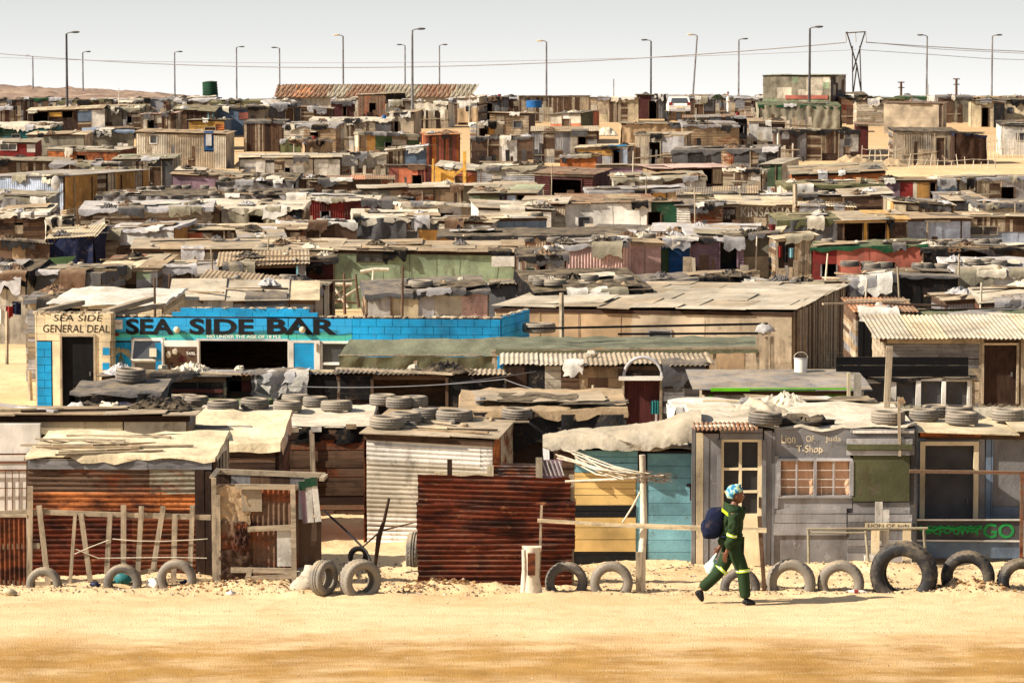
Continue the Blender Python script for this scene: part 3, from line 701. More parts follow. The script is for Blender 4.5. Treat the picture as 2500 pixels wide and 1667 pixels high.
# --- dark rust panel
d=dT(1430); f=Fac(1020,d,2,1400); o=thing('rust_panel','tall freestanding dark red rusty corrugated panel beside the road','metal panel',f.o,f.yaw)
m=MB(); rr=random.Random(2)
for (u0,u1,v0,v1,y) in ((1020,1393,1157,1290,0),(1017,1404,1225,1340,.01),(1020,1396,1330,1432,-.012)):
    a,zt=f.at(u0,v0); b,zb=f.at(u1,v1)
    m.grid(lambda p,q:(a+(b-a)*p+.02*noise.noise(Vector((q*14,p*2,y*99))),y+.014*math.sin(2*PI*(zb+(zt-zb)*q)/.076)+.05*noise.noise(Vector((p*3,q*2,y*50))),zb+(zt-zb)*q-(.07*p if v0<1200 else 0)+(.03*noise.noise(Vector((p*9,0,2))) if q==1 else 0)),36,int((zt-zb)/.019),'r:dark')
m.build('sheet',o)
for u in (1026,1097,1210,1395):
    m=MB(); f.wbox(m,u-5,1160 if u!=1097 else 1122,u+7,1435,.04,.1,'v:dbrown' if u!=1395 else 'v:beige'); m.build('post',o)
m=MB(); f.wbox(m,1030,1180,1390,1187,.04,.08,'w:brown'); m.build('rail',o)
# yard screen behind it
d=dT(1400); f=Fac(1060,d,0,1400); o=thing('yard_screen','yard screen of ribbed sheet and patterned boards above the rust panel','screen',f.o)
m=MB(); a,zt=f.at(1203,1130); b,zb=f.at(1308,1400); cover(m,'ch',['r:grey'],a,b,zb,zt,BOX,rr,.05); m.build('ribbed_sheet',o)
m=MB(); f.wbox(m,1313,1122,1372,1400,-.03,0,'p:mauve'); 
for k in range(6): f.wbeam(m,(1314+k*10,1124),(1326+k*10,1160),.02,'p:white',-.04,.006)
m.build('patterned_board',o)
for u,v in ((1189,1135),(1308,1116),(1062,1150)): m=MB(); f.wbox(m,u,v,u+16,1400,-.07,-.035,'v:cream' if u!=1308 else 'v:beige'); m.build('post',o)
m=MB(); f.wbox(m,1060,1155,1190,1300,0,.03,'p:cream'); m.build('board',o)
# --- yellow and turquoise board shack
f=None
e=SF('yellow and turquoise board shack|with grey tarpaulin sagging over its front',1352,1712,1098,1375,dep=2.2,rise=-.1,w=[(1352,1095,1402,1390,'ph',['w:brown']),(1402,1095,1557,1152,'ph',['p:turq']),(1402,1152,1552,1232,'ph',['q:yellow']),(1402,1232,1552,1261,'ph',['q:black']),(1402,1261,1552,1345,'ph',['q:yellow']),(1402,1345,1552,1390,'ph',['q:black']),(1552,1152,1566,1390,'pv',['p:turq']),(1566,1095,1580,1390,'pv',['p:black']),(1702,1095,1712,1390,'pv',['p:black'])],r='tarp',rc=['c:bone'],cl=0,over=.05,o=[('patch',1580,1701,1106,1370,'p:turq')],seed=20,sw='tp',scx=['c:lgrey'],fr=.05); TURQ=e; ff=e['f']
m=MB(); 
for k in range(9): ff.wbox(m,1581,1107+k*30,1700,1136+k*30,-.04,-.02,'p:turq')
ff.wbox(m,1676,1180,1700,1186,-.055,-.04,'r:rust'); ff.wbox(m,1684,1186,1689,1220,-.055,-.04,'r:rust'); m.build('door',e['o'])
# big sagging tarpaulin over it
TP=[(1325,1098,1066),(1380,1102,1052),(1440,1098,1050),(1500,1100,1045),(1560,1106,1038),(1620,1092,1028),(1670,1085,1010),(1712,1092,1000)]
m=MB()
def tpf(p,q):
    x=p*(len(TP)-1); i=min(int(x),len(TP)-2); t=x-i; u=TP[i][0]*(1-t)+TP[i+1][0]*t; v0=TP[i][1]*(1-t)+TP[i+1][1]*t; v1=TP[i][2]*(1-t)+TP[i+1][2]*t
    a=q*PI*.62; w_=.09*noise.noise(Vector((p*6+q*2,q*3,2)))-.10*abs(noise.noise(Vector((p*9+q*4,q*1.6,4))))-.05*abs(noise.noise(Vector((p*26+q*9,q*4,4))))+.06
    y=-.35+.95*(1-math.cos(a))/1.37*1.2+w_; v=v0+(v1-v0)*min(1,math.sin(a)*1.02)
    xx,zz=ff.at(u,v,y); return (xx,y,zz+w_*.6)
m.grid(tpf,90,18,'c:tarp'); o=m.build('tarpaulin'); o.location=e['f'].o; tag(o,'grey dusty tarpaulin roll sagging over the yellow and turquoise boards','tarpaulin')
# --- pole, rail, stump, branches
d=dT(1445); f=Fac(1300,d); 
o=thing('pole','forked rough pole standing before the turquoise board door','pole',f.pt(1566,1445)+f.o); q0=f.o-o.location
m=MB(); m.tube([q0+f.pt(1566,1455),q0+f.pt(1567,1360),q0+f.pt(1572,1280),q0+f.pt(1570,1180),q0+f.pt(1568,1110)],[.06,.055,.05,.045,.045],'c:bone',8); m.build('trunk',o); m=MB(); m.box(*(lambda a:(a.x-.06,a.x+.03,-.09,-.05,0,.6))(q0+f.pt(1562,1400)),'v:beige'); m.build('board',o); m=MB(); m.tube([q0+f.pt(1520,1275),q0+f.pt(1545,1235),q0+f.pt(1568,1190)],.014,'c:bone',6); m.build('branch',o)
m=MB(); f.wbeam(m,(1322,1232),(1316,1422),.035,'v:beige',-.03,.03); f.wbeam(m,(1312,1268),(1540,1282),.05,'w:cream',-.07,.03); f.wbeam(m,(1530,1280),(1870,1292),.07,'w:cream',-.09,.03); f.wbeam(m,(1853,1258),(1866,1448),.06,'v:brown',-.05,.04)
o=m.build('rail_barrier'); o.location=f.o; tag(o,'long pale plank rail running behind the walking person','barrier')
m=MB(); c0=f.pt(1298,1440,-.2)
m.tube([c0+Vector((0,0,-.1)),c0+Vector((-.02,0,.2)),c0+Vector((.0,0,.45)),c0+Vector((0,0,.63))],[.17,.13,.12,.12],'c:bone',12); m.box(c0.x-.06,c0.x+.05,c0.y-.15,c0.y-.11,.3,.62,'r:orange'); m.tube([c0+Vector((-.14,0,.62)),c0+Vector((.14,0,.62))],.03,'c:bone',6); m.tube([c0+Vector((-.11,-.08,-.05)),c0+Vector((-.1,-.08,.3)),c0+Vector((-.11,-.05,.6))],[.05,.04,.035],'c:bone',7)
o=m.build('stump'); o.location=f.o; tag(o,'pale wooden stump with rusty tin strip before the rust panel','stump')
rr=random.Random(6); m=MB(); 
for k in range(14):
    a_=(1352+rr.uniform(0,80),1098+rr.uniform(0,25)); b_=(1500+rr.uniform(0,110),1160+rr.uniform(-12,14)); mid=((a_[0]+b_[0])/2,(a_[1]+b_[1])/2+rr.uniform(5,18))
    m.tube([f.pt(*a_,rr.uniform(.4,.8)),f.pt(*mid,rr.uniform(.1,.3)),f.pt(*b_,rr.uniform(-.1,.1))],[.011,.013,.006],'c:bone',5)
for k in range(60):
    u=rr.uniform(1560,1632); v=1165+rr.uniform(-9,12); m.tube([f.pt(u-14,v+rr.uniform(-4,4),0),f.pt(u+12,v+rr.uniform(-8,8),-.1)],.003,'c:brown',4)
m.tube([f.pt(1380,1175,.2),f.pt(1500,1170,.05),f.pt(1620,1160,-.05)],[.02,.02,.01],'c:bone',6)
o=m.build('branch_bundle'); o.location=f.o; tag(o,'bundle of bare pale branches hanging off the pole by yellow boards','branches')
m=MB(); m.tube([f.pt(950,1215,1),f.pt(938,1270,1),f.pt(925,1310,1),f.pt(915,1390,1)],[.02,.025,.04,.02],'c:dbrown',6); m.tube([f.pt(885,1335,1),f.pt(930,1295,1),f.pt(1010,1275,1)],[.012,.015,.012],'c:brown',5); o=m.build('stick_post'); o.location=f.o; tag(o,'thin crooked stick post in the yard left of the rust panel','post')
m=MB(); m.tube([f.pt(790,1245,1),f.pt(850,1300,.8),f.pt(895,1345,.6),f.pt(905,1368,.5)],.016,'g:black',6); o=m.build('hose'); o.location=f.o; tag(o,'black bent pipe leaning over the yard beside the scrap enclosure','pipe')
# --- T-shop
gw=[(1700,1050,1716,1390,'pv',['p:cream','p:bone']),(1716,1050,1757,1390,'pv',['p:grey','p:mauve','p:grey']),(1862,1050,1890,1390,'pv',['p:lgrey','p:grey']),(1757,1040,1862,1072,'ph',['p:grey']),
 (1890,1042,2075,1122,'pl',['q:grey']),(2075,1045,2232,1110,'ph',['p:grey','p:lgrey']),(1888,1105,1900,1240,'pv',['p:lgrey']),(1895,1212,2080,1242,'pl',['p:lgrey']),(1888,1240,2066,1305,'ph',['p:lgrey']),(1888,1305,2072,1395,'pl',['p:lgrey']),(2066,1240,2082,1250,'pl',['p:dgrey']),(2082,1225,2225,1265,'pl',['p:lgrey']),(2068,1250,2225,1395,'ph',['p:lgrey','p:grey']),(2222,1045,2234,1390,'pv',['p:dgrey'])]
e=SF('grey painted T-shirt shop|with cream glazed door and hand painted lettering',1700,2234,1044,1380,dep=2.8,rise=.05,w=gw,r='tarp',rc=['c:bone'],cl=0,over=.02,fr=.04,sw='pv',scx=['p:grey'],o=[('hole',1757,1862,1072,1380,'p:grey'),('hole',1902,2076,1124,1208,'p:lgrey')],name='shop',cat='shop',seed=30); SHOP=e; ff=e['f']; ro=e['o']
m=MB(); 
ff.wbox(m,1757,1072,1767,1380,-.04,.0,'q:cream'); ff.wbox(m,1850,1072,1860,1380,-.04,.0,'q:cream'); ff.wbox(m,1767,1072,1850,1078,-.04,0,'q:cream'); ff.wbox(m,1767,1253,1850,1380,-.03,0,'q:cream'); ff.wbox(m,1804,1078,1811,1253,-.04,0,'q:cream')
for v in (1141,1196): ff.wbox(m,1767,v,1804,v+6,-.04,0,'q:cream'); ff.wbox(m,1811,v,1850,v+6,-.04,0,'q:cream')
dr=m.build('door',ro)
m=MB(); ff.wbox(m,1767,1078,1850,1253,.005,.012,'g:char'); m.build('pane',dr); m=MB(); ff.wbox(m,1852,1212,1857,1238,-.06,-.04,'g:dbrown'); m.build('handle',dr)
for (a_,b_) in ((1902,1986),(1993,2076)):
    m=MB(); ff.wbox(m,a_-5,1118,a_,1214,-.07,.02,'q:lgrey'); ff.wbox(m,b_,1118,b_+5,1214,-.071,.02,'q:lgrey'); ff.wbox(m,a_,1118,b_,1124,-.07,.02,'q:lgrey'); ff.wbox(m,a_,1208,b_,1214,-.07,.02,'q:lgrey'); wi=m.build('window',ro)
    m=MB()
    for v in (1146,1168,1187): ff.wbox(m,a_,v,b_,v+1.5,-.05,-.045,'q:white')
    ff.wbox(m,(a_+b_)/2-2,1124,(a_+b_)/2+2,1208,-.055,-.04,'q:lgrey'); m.build('bars',wi)
    m=MB(); a,zt=ff.at(a_,1124); b,zb=ff.at(b_,1208)
    m.grid(lambda p,q:(a+(b-a)*p,.06+.02*math.sin(p*17+2*q)+.02*noise.noise(Vector((p*5,q*5,a_))),zb+(zt-zb)*q),30,6,'f:peach'); m.build('curtain',wi)
m=MB(); ff.wbox(m,2082,1108,2220,1222,-.07,-.05,'p:olive'); m.build('board',ro)
m=MB(); ff.wbox(m,2066,1082,2225,1096,-.13,-.05,'p:olive'); m.build('awning',ro)
m=MB(); ff.wbox(m,2066,1098,2220,1109,-.1,-.05,'p:lgrey'); ff.wbox(m,2066,1070,2226,1082,-.1,-.06,'p:lgrey'); ff.wbox(m,2082,1050,2230,1056,-.08,-.05,'p:white'); m.build('battens',ro)
m=MB(); a,zt=ff.at(1692,1045)
m.grid(lambda p,q:(a+1.0*p,-.28+.5*q,zt+.0+.07*q+.012*math.sin(p*90)),110,3,'r:rust'); m.build('door_roof',ro)
text('Lion',ff,1907,1060,1941,1080,'q:cream',ro,y=-.06,wob=.05); text('OF',ff,1967,1062,1987,1077,'q:cream',ro,y=-.06); text('Juda',ff,2014,1063,2052,1079,'q:cream',ro,y=-.06,wob=-.05); text('T-Shop',ff,1944,1086,2007,1108,'q:cream',ro,y=-.06,wob=.06)
# dusty awning cloth over the shop roof
e2=S('torn white roof shack|behind the T-shirt shop tarpaulin',1668,2140,1003,1015,h=2.15,dep=2.6,rise=-.1,w='tp',c=['c:white'],r='tarp',rc=['c:white'],cl=3,seed=33,over=.2,fr=.3)
roof_tyre(1868,1043,86,SHOP)
m=MB(); cc=[(1690,1045,1020),(1760,1040,1000),(1830,1040,985),(1900,1042,990),(1980,1044,1008),(2060,1045,1025),(2120,1046,1035)]
def cf(p,q):
    x=p*(len(cc)-1); i=min(int(x),len(cc)-2); t=x-i; u=cc[i][0]*(1-t)+cc[i+1][0]*t; v0=cc[i][1]*(1-t)+cc[i+1][1]*t; v1=cc[i][2]*(1-t)+cc[i+1][2]*t
    y=.05+2.6*q; w_=.10*noise.noise(Vector((p*7+q*3,q*2,7)))-.14*abs(noise.noise(Vector((p*9+q*3,q*3,7))))-.06*abs(noise.noise(Vector((p*30,q*9,7))))+.08; xx,zz=ff.at(u,v0+(v1-v0)*q,y); return (xx,y,zz+w_*q)
m.grid(cf,90,24,'c:tarp'); o=m.build('roof_tarpaulin'); o.location=ff.o; tag(o,'grey crumpled tarpaulin spread over the T-shirt shop roof','tarpaulin')
m=MB(); m.blob((0,0,.05),(.5,.3,.12),'c:char',16,.5,3,3); o=m.build('tarp_bundle'); p=ff.o+ff.pt(1960,1040,.3); o.location=p; tag(o,'dark crumpled cloth heap beside the tyre on the shop roof','cloth')
# --- grey shack at right edge
e=SF('grey metal-door shack|with white slab roof at the right edge',2236,2570,1056,1362,dep=2.8,rise=.05,w=[(2236,1062,2258,1400,'pv',['p:steel']),(2388,1062,2420,1400,'pv',['p:grey','p:steel']),(2420,1058,2570,1235,'pl',['p:grey']),(2420,1236,2570,1400,'pl',['p:steel']),(2258,1064,2388,1076,'pl',['q:grey'])],r='flat',rc=['q:cream','p:cream'],cl=0,seed=34,over=.15,sw='pl',scx=['p:grey'],o=[('door',2258,2375,1085,1372,'q:dgrey')]); GREY=e; ff=e['f']; ro=e['o']
m=MB(); ff.wbox(m,2245,1076,2257,1372,-.09,-.035,'q:cream'); ff.wbox(m,2376,1076,2388,1372,-.09,-.035,'q:cream'); ff.wbox(m,2257,1076,2376,1086,-.09,-.035,'q:cream'); m.build('door_frame',ro)
m=MB(); ff.wbox(m,2245,1054,2392,1064,-.12,.0,'r:orange'); m.build('lintel',ro)
for a_ in ((2168,1040,88),(2255,1034,75),(2340,1026,60),(2460,1034,82),(2348,1042,84)): roof_tyre(a_[0],a_[1],a_[2],GREY if a_[0]>2200 else SHOP)
roof_tyre(2285,1024,55,GREY)
m=MB(); rr=random.Random(9); d=dT(1030,2.2)
SG=S('straw covered roof shack|behind the grey metal-door shack',2150,2570,1004,1015,h=2.2,dep=2.6,rise=-.38,w='pan',r='tarp',rc=['c:khaki'],cl=0,seed=35)
for k in range(2600):
    x=rr.uniform(.2,SG['w']-.1); y=rr.uniform(.1,2.8); p=Vector((x,y,SG['h']+SG['rise']*y/SG['dep']+.05+rr.random()*.05)); a_=rr.uniform(0,6.3); l=rr.uniform(.04,.11)
    q=p+Vector((math.cos(a_)*l,math.sin(a_)*l,rr.uniform(-.03,.06))); m.add([p,q,q+Vector((0,.003,.004)),p+Vector((0,.003,.004))],[(0,1,2,3)],'c:khaki')
o=m.build('straw'); o.location=SG['f'].o; tag(o,'heap of dry straw on the roof behind the roof tyres','straw',kind='stuff')
# brown pipe frame, mesh banner with green writing
d=dT(1385); f=Fac(2200,d); m=MB(); f.wbeam(m,(2220,1150),(2520,1154),.05,'r:brown',0,.05); f.wbeam(m,(2495,1152),(2493,1390),.05,'r:brown',0,.05); o=m.build('pipe_frame'); o.location=f.o; tag(o,'brown rusty pipe frame crossing before the grey metal door','frame')
f=Fac(2228,dT(1375)); o=thing('banner_frame','white framed dark mesh banner with green painted scrawl before grey shack','banner',f.o)
m=MB()
for a_,b_ in (((2228,1268),(2497,1268)),((2228,1318),(2497,1320)),((2229,1268),(2229,1320)),((2496,1268),(2496,1358))): f.wbeam(m,a_,b_,.025,'q:white',-.02,.025)
m.build('frame',o); m=MB(); f.wbox(m,2230,1270,2495,1318,0,.01,'p:dgrey'); m.build('mesh',o); m=MB(); f.wbox(m,2228,1322,2495,1362,0,.02,'p:steel'); m.build('lower_panel',o)
MATS['q:spray']=paint('green_spray_paint',(40,150,74),amt=.1,dust=0); text('ECFOUWN',f,2262,1284,2388,1304,'q:spray',o,y=-.006,bold=.03,wob=.15); text('GO',f,2400,1277,2476,1313,'q:spray',o,y=-.006,bold=.02)
m=MB(); rr=random.Random(1)
for k in range(3): m.tube([f.pt(2245+j*17,1290+rr.uniform(-7,7),-.012) for j in range(10)],.011,'q:spray',4)
m.build('scrawl',o)
# small signs and rack
f=Fac(2110,dT(1389)); o=thing('small_sign','small cream board sign with painted lettering on white posts','sign',f.o)
m=MB(); f.wbox(m,2112,1276,2224,1291,-.03,-.0,'p:cream'); m.build('board',o); text('LION OF Juda',f,2118,1278,2219,1289,'q:black',o,y=-.034)
for u,v0,v1 in ((2127,1290,1350),(2204,1290,1350)): m=MB(); f.wbox(m,u,v0,u+20,1378,-.02,.0,'p:cream'); m.build('leg',o)
m=MB(); f.wbox(m,2138,1226,2156,1332,.05,.08,'p:white'); f.wbox(m,2157,1245,2172,1332,.05,.08,'p:white'); m.build('upright_boards',o)
m=MB(); f.wbox(m,2108,1352,2140,1374,-.2,-.04,'p:white'); m.build('block',o)
f=Fac(1970,dT(1392)); o=thing('pole_rack','low rack of bamboo poles before the T-shirt shop','rack',f.o)
for a_,b_ in (((1973,1290),(1975,1384)),((2113,1295),(2121,1378)),((2255,1290),(2259,1345)),((1970,1291),(2265,1289))):
    m=MB(); m.tube([f.pt(*a_),f.pt((a_[0]+b_[0])/2,(a_[1]+b_[1])/2,.01),f.pt(*b_)],.022,'c:khaki',6); m.build('pole',o)
m=MB(); m.tube([f.pt(1975,1300),f.pt(2112,1300)],.015,'c:khaki',5); m.build('rail',o)
f=Fac(2230,dT(1420)+.6); m=MB(); f.wbeam(m,(2234,1000),(2236,1150),.04,'v:beige',2,.04); f.wbeam(m,(2236,1002),(2243,1016),.09,'v:tan',1.9,.03); o=m.build('roof_post'); o.location=f.o; tag(o,'thin wooden post rising between the two grey shops','post')
f=Fac(2150,dT(1010,2.2)); m=MB(); m.beam(f.pt(2172,845,0),f.pt(2164,1012,0),.1,.08,'v:bone' if False else 'v:beige'); o=m.build('tall_post'); o.location=f.o; tag(o,'tall grey wooden post rising before the white shop windows','post')
# litter
def litter(u,v,r,mat,label,cat,name,seed=0,k=1.):
    p=GP_(u,v); m=MB(); m.blob((0,0,r*.5),(r,r*.7,r*.6),mat,12,.4*k,2.5,seed); o=m.build(name); o.location=p; tag(o,label,cat)
litter(297,1424,.16,'g:teal','turquoise plastic bag lying inside the half-buried tyre','plastic bag','plastic_bag',1)
litter(375,1434,.11,'g:white','crumpled white paper beside the tyre at the picket fence','paper','crumpled_paper',4,1.5)
litter(233,1432,.07,'g:navy','blue rag on the sand left of the tyre holding a bag','rag','rag',5)
litter(452,1430,.07,'g:navy','dark blue rag on the sand right of the picket tyre','rag','rag',6)
litter(570,1433,.06,'p:bone','pale pebble on the dirt heap before the scrap enclosure','stone','stone',7)
litter(563,1452,.05,'g:white','scrap of white paper on the road before the scrap enclosure','paper','paper_scrap',8,1.5)
litter(25,1455,.1,'p:cream','cream crumpled cloth on the road at the left edge','cloth','cloth',9)
litter(760,1428,.28,'p:bone','pinkish white broken stone slab leaning on the sideways tyre','stone','stone_slab',10); litter(745,1445,.2,'p:bone','flat pale stone at the foot of the broken slab','stone','stone',11,.6)
p=GP_(2090,1450); m=MB(); m.tube([(-.12,0,.03),(-.02,0,.03),(.0,0,.03),(.1,0,.03),(.16,0,.02)],[.03,.035,.035,.03,.012],'g:white',10); m.tube([(-.03,0,.03),(.03,0,.03)],.037,'g:red',10); m.tube([(-.15,0,.03),(-.12,0,.03)],.02,'g:red',8); o=m.build('plastic_bottle'); o.location=p; tag(o,'clear plastic bottle with red label lying on the sand','bottle')
MOUNDS+=[(620,1434,.16,.6,.4,1),(520,1440,.08,.8,.4,1),(1120,1434,.12,.8,.3,1),(1030,1440,.10,.5,.35,1),(900,1450,.06,.8,.3,0),(2330,1446,.2,.55,.3,1),(2270,1455,.1,.35,.25,0),(2410,1446,.12,.4,.3,1),(2110,1392,.22,.9,.5,0),(1960,1390,.1,.7,.5,0),(40,1440,.08,1.,.4,0),(1300,1452,.05,.9,.3,0)]
# ================= people =================
def skin(name,V_,E_,R_,mat,parent,sub=2,extra=None,fold=0):
    me=bpy.data.meshes.new(name+'_s'); me.from_pydata([Vector(v) for v in V_],E_,[]); o=bpy.data.objects.new(name+'_s',me); C.objects.link(o)
    md=o.modifiers.new('s','SKIN'); md.use_smooth_shade=True
    for i,r in enumerate(R_):
        sv=me.skin_vertices[0].data[i]; sv.radius=(r,r) if not isinstance(r,tuple) else r; sv.use_root=(i==0)
    ss=o.modifiers.new('u','SUBSURF'); ss.levels=sub; ss.render_levels=sub
    bpy.context.view_layer.update()
    m2=bpy.data.meshes.new_from_object(o.evaluated_get(bpy.context.evaluated_depsgraph_get())); bpy.data.objects.remove(o)
    vs=[v.co+v.normal*fold*(.9*noise.noise(Vector((v.co.x*9,v.co.y*9,v.co.z*17)))-abs(noise.noise(Vector((v.co.x*16+5,v.co.y*12,v.co.z*24))))+.42) for v in m2.vertices]; fs=[tuple(p.vertices) for p in m2.polygons]; bpy.data.meshes.remove(m2)
    mb=MB(); mb.add(vs,fs,mat,True)
    if extra: extra(mb)
    return mb.build(name,parent)
def head(mb,c,s,yawd,mat):
    """face looks along +x, s = head height"""
    vs=[];fs=[];n=24;k=18; cy_,sy_=math.cos(yawd),math.sin(yawd)
    for j in range(k+1):
        th=PI*j/k; z=math.cos(th)
        for i in range(n):
            ph=2*PI*i/n; x=math.sin(th)*math.cos(ph); y=math.sin(th)*math.sin(ph)
            X=x*.40; Y=y*.32*(1-.12*max(0,-z)); Zz=z*.5
            if z<0 and x<0: X*=1+.35*z            # nape
            if z<-.3: Y*=1-.25*(-z-.3); 
            if x>0: 
                X+=.015*math.exp(-((z-.12)/.12)**2)*math.cos(ph)                     # brow
                w_=math.exp(-(y/.16)**2)
                X+=.085*w_*math.exp(-((z+.16)/.14)**2)*(x>.3)                       # nose
                X-=.03*math.exp(-((abs(y)-.38)/.15)**2)*math.exp(-((z-.0)/.1)**2)       # eye sockets
                X+=.03*w_*math.exp(-((z+.5)/.07)**2); X-=.012*w_*math.exp(-((z+.42)/.03)**2)  # lips
                X+=.05*w_*math.exp(-((z+.82)/.15)**2)                                  # chin
            X,Y=X*cy_-Y*sy_,X*sy_+Y*cy_
            vs.append(Vector(c)+Vector((X,Y,Zz))*s)
    for j in range(k):
        for i in range(n): fs.append((j*n+i,(j+1)*n+i,(j+1)*n+(i+1)%n,j*n+(i+1)%n))
    mb.add(vs,fs,mat,True)
    for sg in (-1,1):
        p=Vector((-.03,sg*.31,-.05)); p=Vector((p.x*cy_-p.y*sy_,p.x*sy_+p.y*cy_,p.z)); mb.blob(Vector(c)+p*s,(.07*s,.03*s,.1*s),mat,8,0)
        p=Vector((.345,sg*.13,.02)); p=Vector((p.x*cy_-p.y*sy_,p.x*sy_+p.y*cy_,p.z)); mb.blob(Vector(c)+p*s,(.035*s,.04*s,.03*s),'g:white',8,0)
        p=Vector((.375,sg*.13,.02)); p=Vector((p.x*cy_-p.y*sy_,p.x*sy_+p.y*cy_,p.z)); mb.blob(Vector(c)+p*s,(.015*s,.02*s,.02*s),'g:black',6,0)
MATS['skin']=plain('dark_skin',(116,74,52),.5,.35)
d=dT(1475); po=P(1790,1475,d); po.z=G(d)
pn=thing('person','person in green overalls with reflective bands and patterned headscarf walking right','person',po)
# y: near side (camera) negative
def J(zx,zy,y): return Vector(((zx-560)/784., y, (1456-zy)/784.))
hipN,hipF=J(548,800,-.09),J(548,800,.09)
kF,aF=J(662,1075,-.09),J(690,1378,-.09)     # straight front leg (near side)
kB,aB=J(425,1085,.09),J(205,1310,.09)       # trailing leg
shN,elN,wrN=J(548,420,-.19),J(532,640,-.25),J(478,830,-.22)
shF,elF,wrF=J(535,420,.18),J(500,640,.22),J(420,840,.22)
neck=J(570,345,0); chest=J(535,470,0); waist=J(525,690,0); pel=J(540,790,0)
hv=[pel,waist,chest,neck,J(578,290,0), hipN,kF,aF,hipF,kB,aB, shN,elN,wrN, shF,elF,wrF]
he=[(0,1),(1,2),(2,3),(3,4),(0,5),(5,6),(6,7),(0,8),(8,9),(9,10),(2,11),(11,12),(12,13),(2,14),(14,15),(15,16)]
hr=[.12,.11,.13,.055,.05,.075,.055,.04,.075,.055,.04,.055,.04,.026,.055,.04,.026]
def hand(b,wr,dr,sd):
    n=len(hv); dr=Vector(dr).normalized(); pm=wr+dr*.075; hv.append(pm); hr.append((.032)); he.append((b,n))
    side=Vector((0,1,0)).cross(dr).normalized()
    for k,(o_,l) in enumerate(((-.024,.062),(-.008,.075),(.008,.072),(.024,.055))):
        p1=pm+side*o_+dr*.03; p2=p1+dr*l*.5+Vector((.008,0,0)); p3=p2+(dr+side*-.5).normalized()*l*.5
        m_=len(hv); hv.extend([p1,p2,p3]); hr.extend([.0095,.009,.0075]); he.extend([(n,m_),(m_,m_+1),(m_+1,m_+2)])
    t1=wr+dr*.04+side*.03*sd; t2=t1+side*.03*sd+dr*.035; m_=len(hv); hv.extend([t1,t2]); hr.extend([.012,.009]); he.extend([(n,m_),(m_,m_+1)])
hand(13,wrN,(-.3,0,-.95),1); hand(16,wrF,(-.5,0,-.8),1)
HD=J(590,240,0)
skin('body',hv,he,hr,'skin',pn,2,lambda mb:head(mb,HD+Vector((.005,0,0)),.245,0,'skin'))
tr='c:overall'; MATS['c:overall']=plain('green_overall_fabric',(42,58,36),.85,.1)
# trousers
skin('trousers',[pel,hipN,(hipN+kF)/2,kF,(kF+aF)/2,aF+Vector((0,0,-.01)),hipF,(hipF+kB)/2,kB,(kB+aB)/2,aB+Vector((.0,0,.015))],[(0,1),(1,2),(2,3),(3,4),(4,5),(0,6),(6,7),(7,8),(8,9),(9,10)],[(.15,.16),.122,.112,.094,.088,.082,.122,.112,.094,.088,.082],tr,pn)
# jacket with collar and sleeves
skin('jacket',[chest,waist,J(535,815,0),J(560,400,0),J(570,340,0),shN,(shN+elN)/2,elN,(elN+wrN)/2,wrN+Vector((0,0,.02)),shF,elF,wrF+Vector((0,0,.03))],[(0,1),(1,2),(0,3),(3,4),(3,5),(5,6),(6,7),(7,8),(8,9),(3,10),(10,11),(11,12)],[(.15,.175),(.135,.155),(.15,.17),(.125,.155),.062,.084,.076,.068,.062,.056,.084,.066,.054],tr,pn,3,None,.028)
def band(a,b,r,w=.05,name='reflective_band'):
    a,b=Vector(a),Vector(b); t=(b-a).normalized(); m=MB(); m.tube([a-t*w/2,a-t*w/6],r,'refl',20,False); m.tube([a-t*w/6,a+t*w/6],[r+.001]*2,'g:white',20,False); m.tube([a+t*w/6,a+t*w/2],r,'refl',20,False); m.build(name,pn)
band(kF+Vector((-.002,0,.015)),aF,.1,.045); band(kB+(aB-kB)*-.05,aB,.101,.045); band(elN+(wrN-elN)*.08,wrN,.074,.042)
m=MB(); m.grid(lambda p,q:(chest+Vector((-.15+.15*p,-.19+.03*abs(p-.6)-.005,.09-.12*p+.05*q))),10,3,'refl'); m.build('reflective_band',pn)
# headscarf
def scarf():
    m=MB(); c=HD+Vector((-.028,0,.035)); vs=[];fs=[];n=24
    for j in range(13):
        th=PI*.72*j/12
        for i in range(n):
            ph=2*PI*i/n; dr=Vector((math.sin(th)*math.cos(ph),math.sin(th)*math.sin(ph),math.cos(th)))
            if dr.z<.1 and dr.x>-.1: dr=Vector((dr.x*.75,dr.y,max(dr.z,.05)))
            k=1+.08*noise.noise(dr*3.5); vs.append(c+Vector((dr.x*.125,dr.y*.098,dr.z*.12))*k)
    for j in range(12):
        for i in range(n): fs.append((j*n+i,(j+1)*n+i,(j+1)*n+(i+1)%n,j*n+(i+1)%n))
    m.add(vs,fs,'scarf',True); m.blob(HD+Vector((.02,-.02,.135)),(.045,.04,.025),'scarf',12,.4,3,2); m.build('headscarf',pn)
mm,b_,N_,L_=new_mat('patterned_scarf'); v_=coords(N_,L_,(1,1,1)); r_=ramp(N_,[(.38,lin((40,110,150))),(.44,lin((70,150,165))),(.52,lin((170,205,200))),(.6,lin((200,190,60))),(.66,lin((60,130,150)))]); L_(noi(N_,L_,v_,17,1),r_.inputs[0]); L_(r_.outputs[0],b_.inputs['Base Color']); b_.inputs['Roughness'].default_value=.8; MATS['scarf']=mm
scarf()
def shoe(an,heel,ball,toe,name='shoe'):
    skin(name,[an,heel,ball,toe],[(0,1),(1,2),(2,3),(0,2)],[.056,.046,.046,.034],'g:black',pn)
shoe(J(690,1392,-.09),J(662,1424,-.09),J(755,1428,-.09),J(812,1438,-.09)); shoe(J(208,1318,.09),J(150,1330,.09),J(200,1405,.09),J(232,1440,.09))
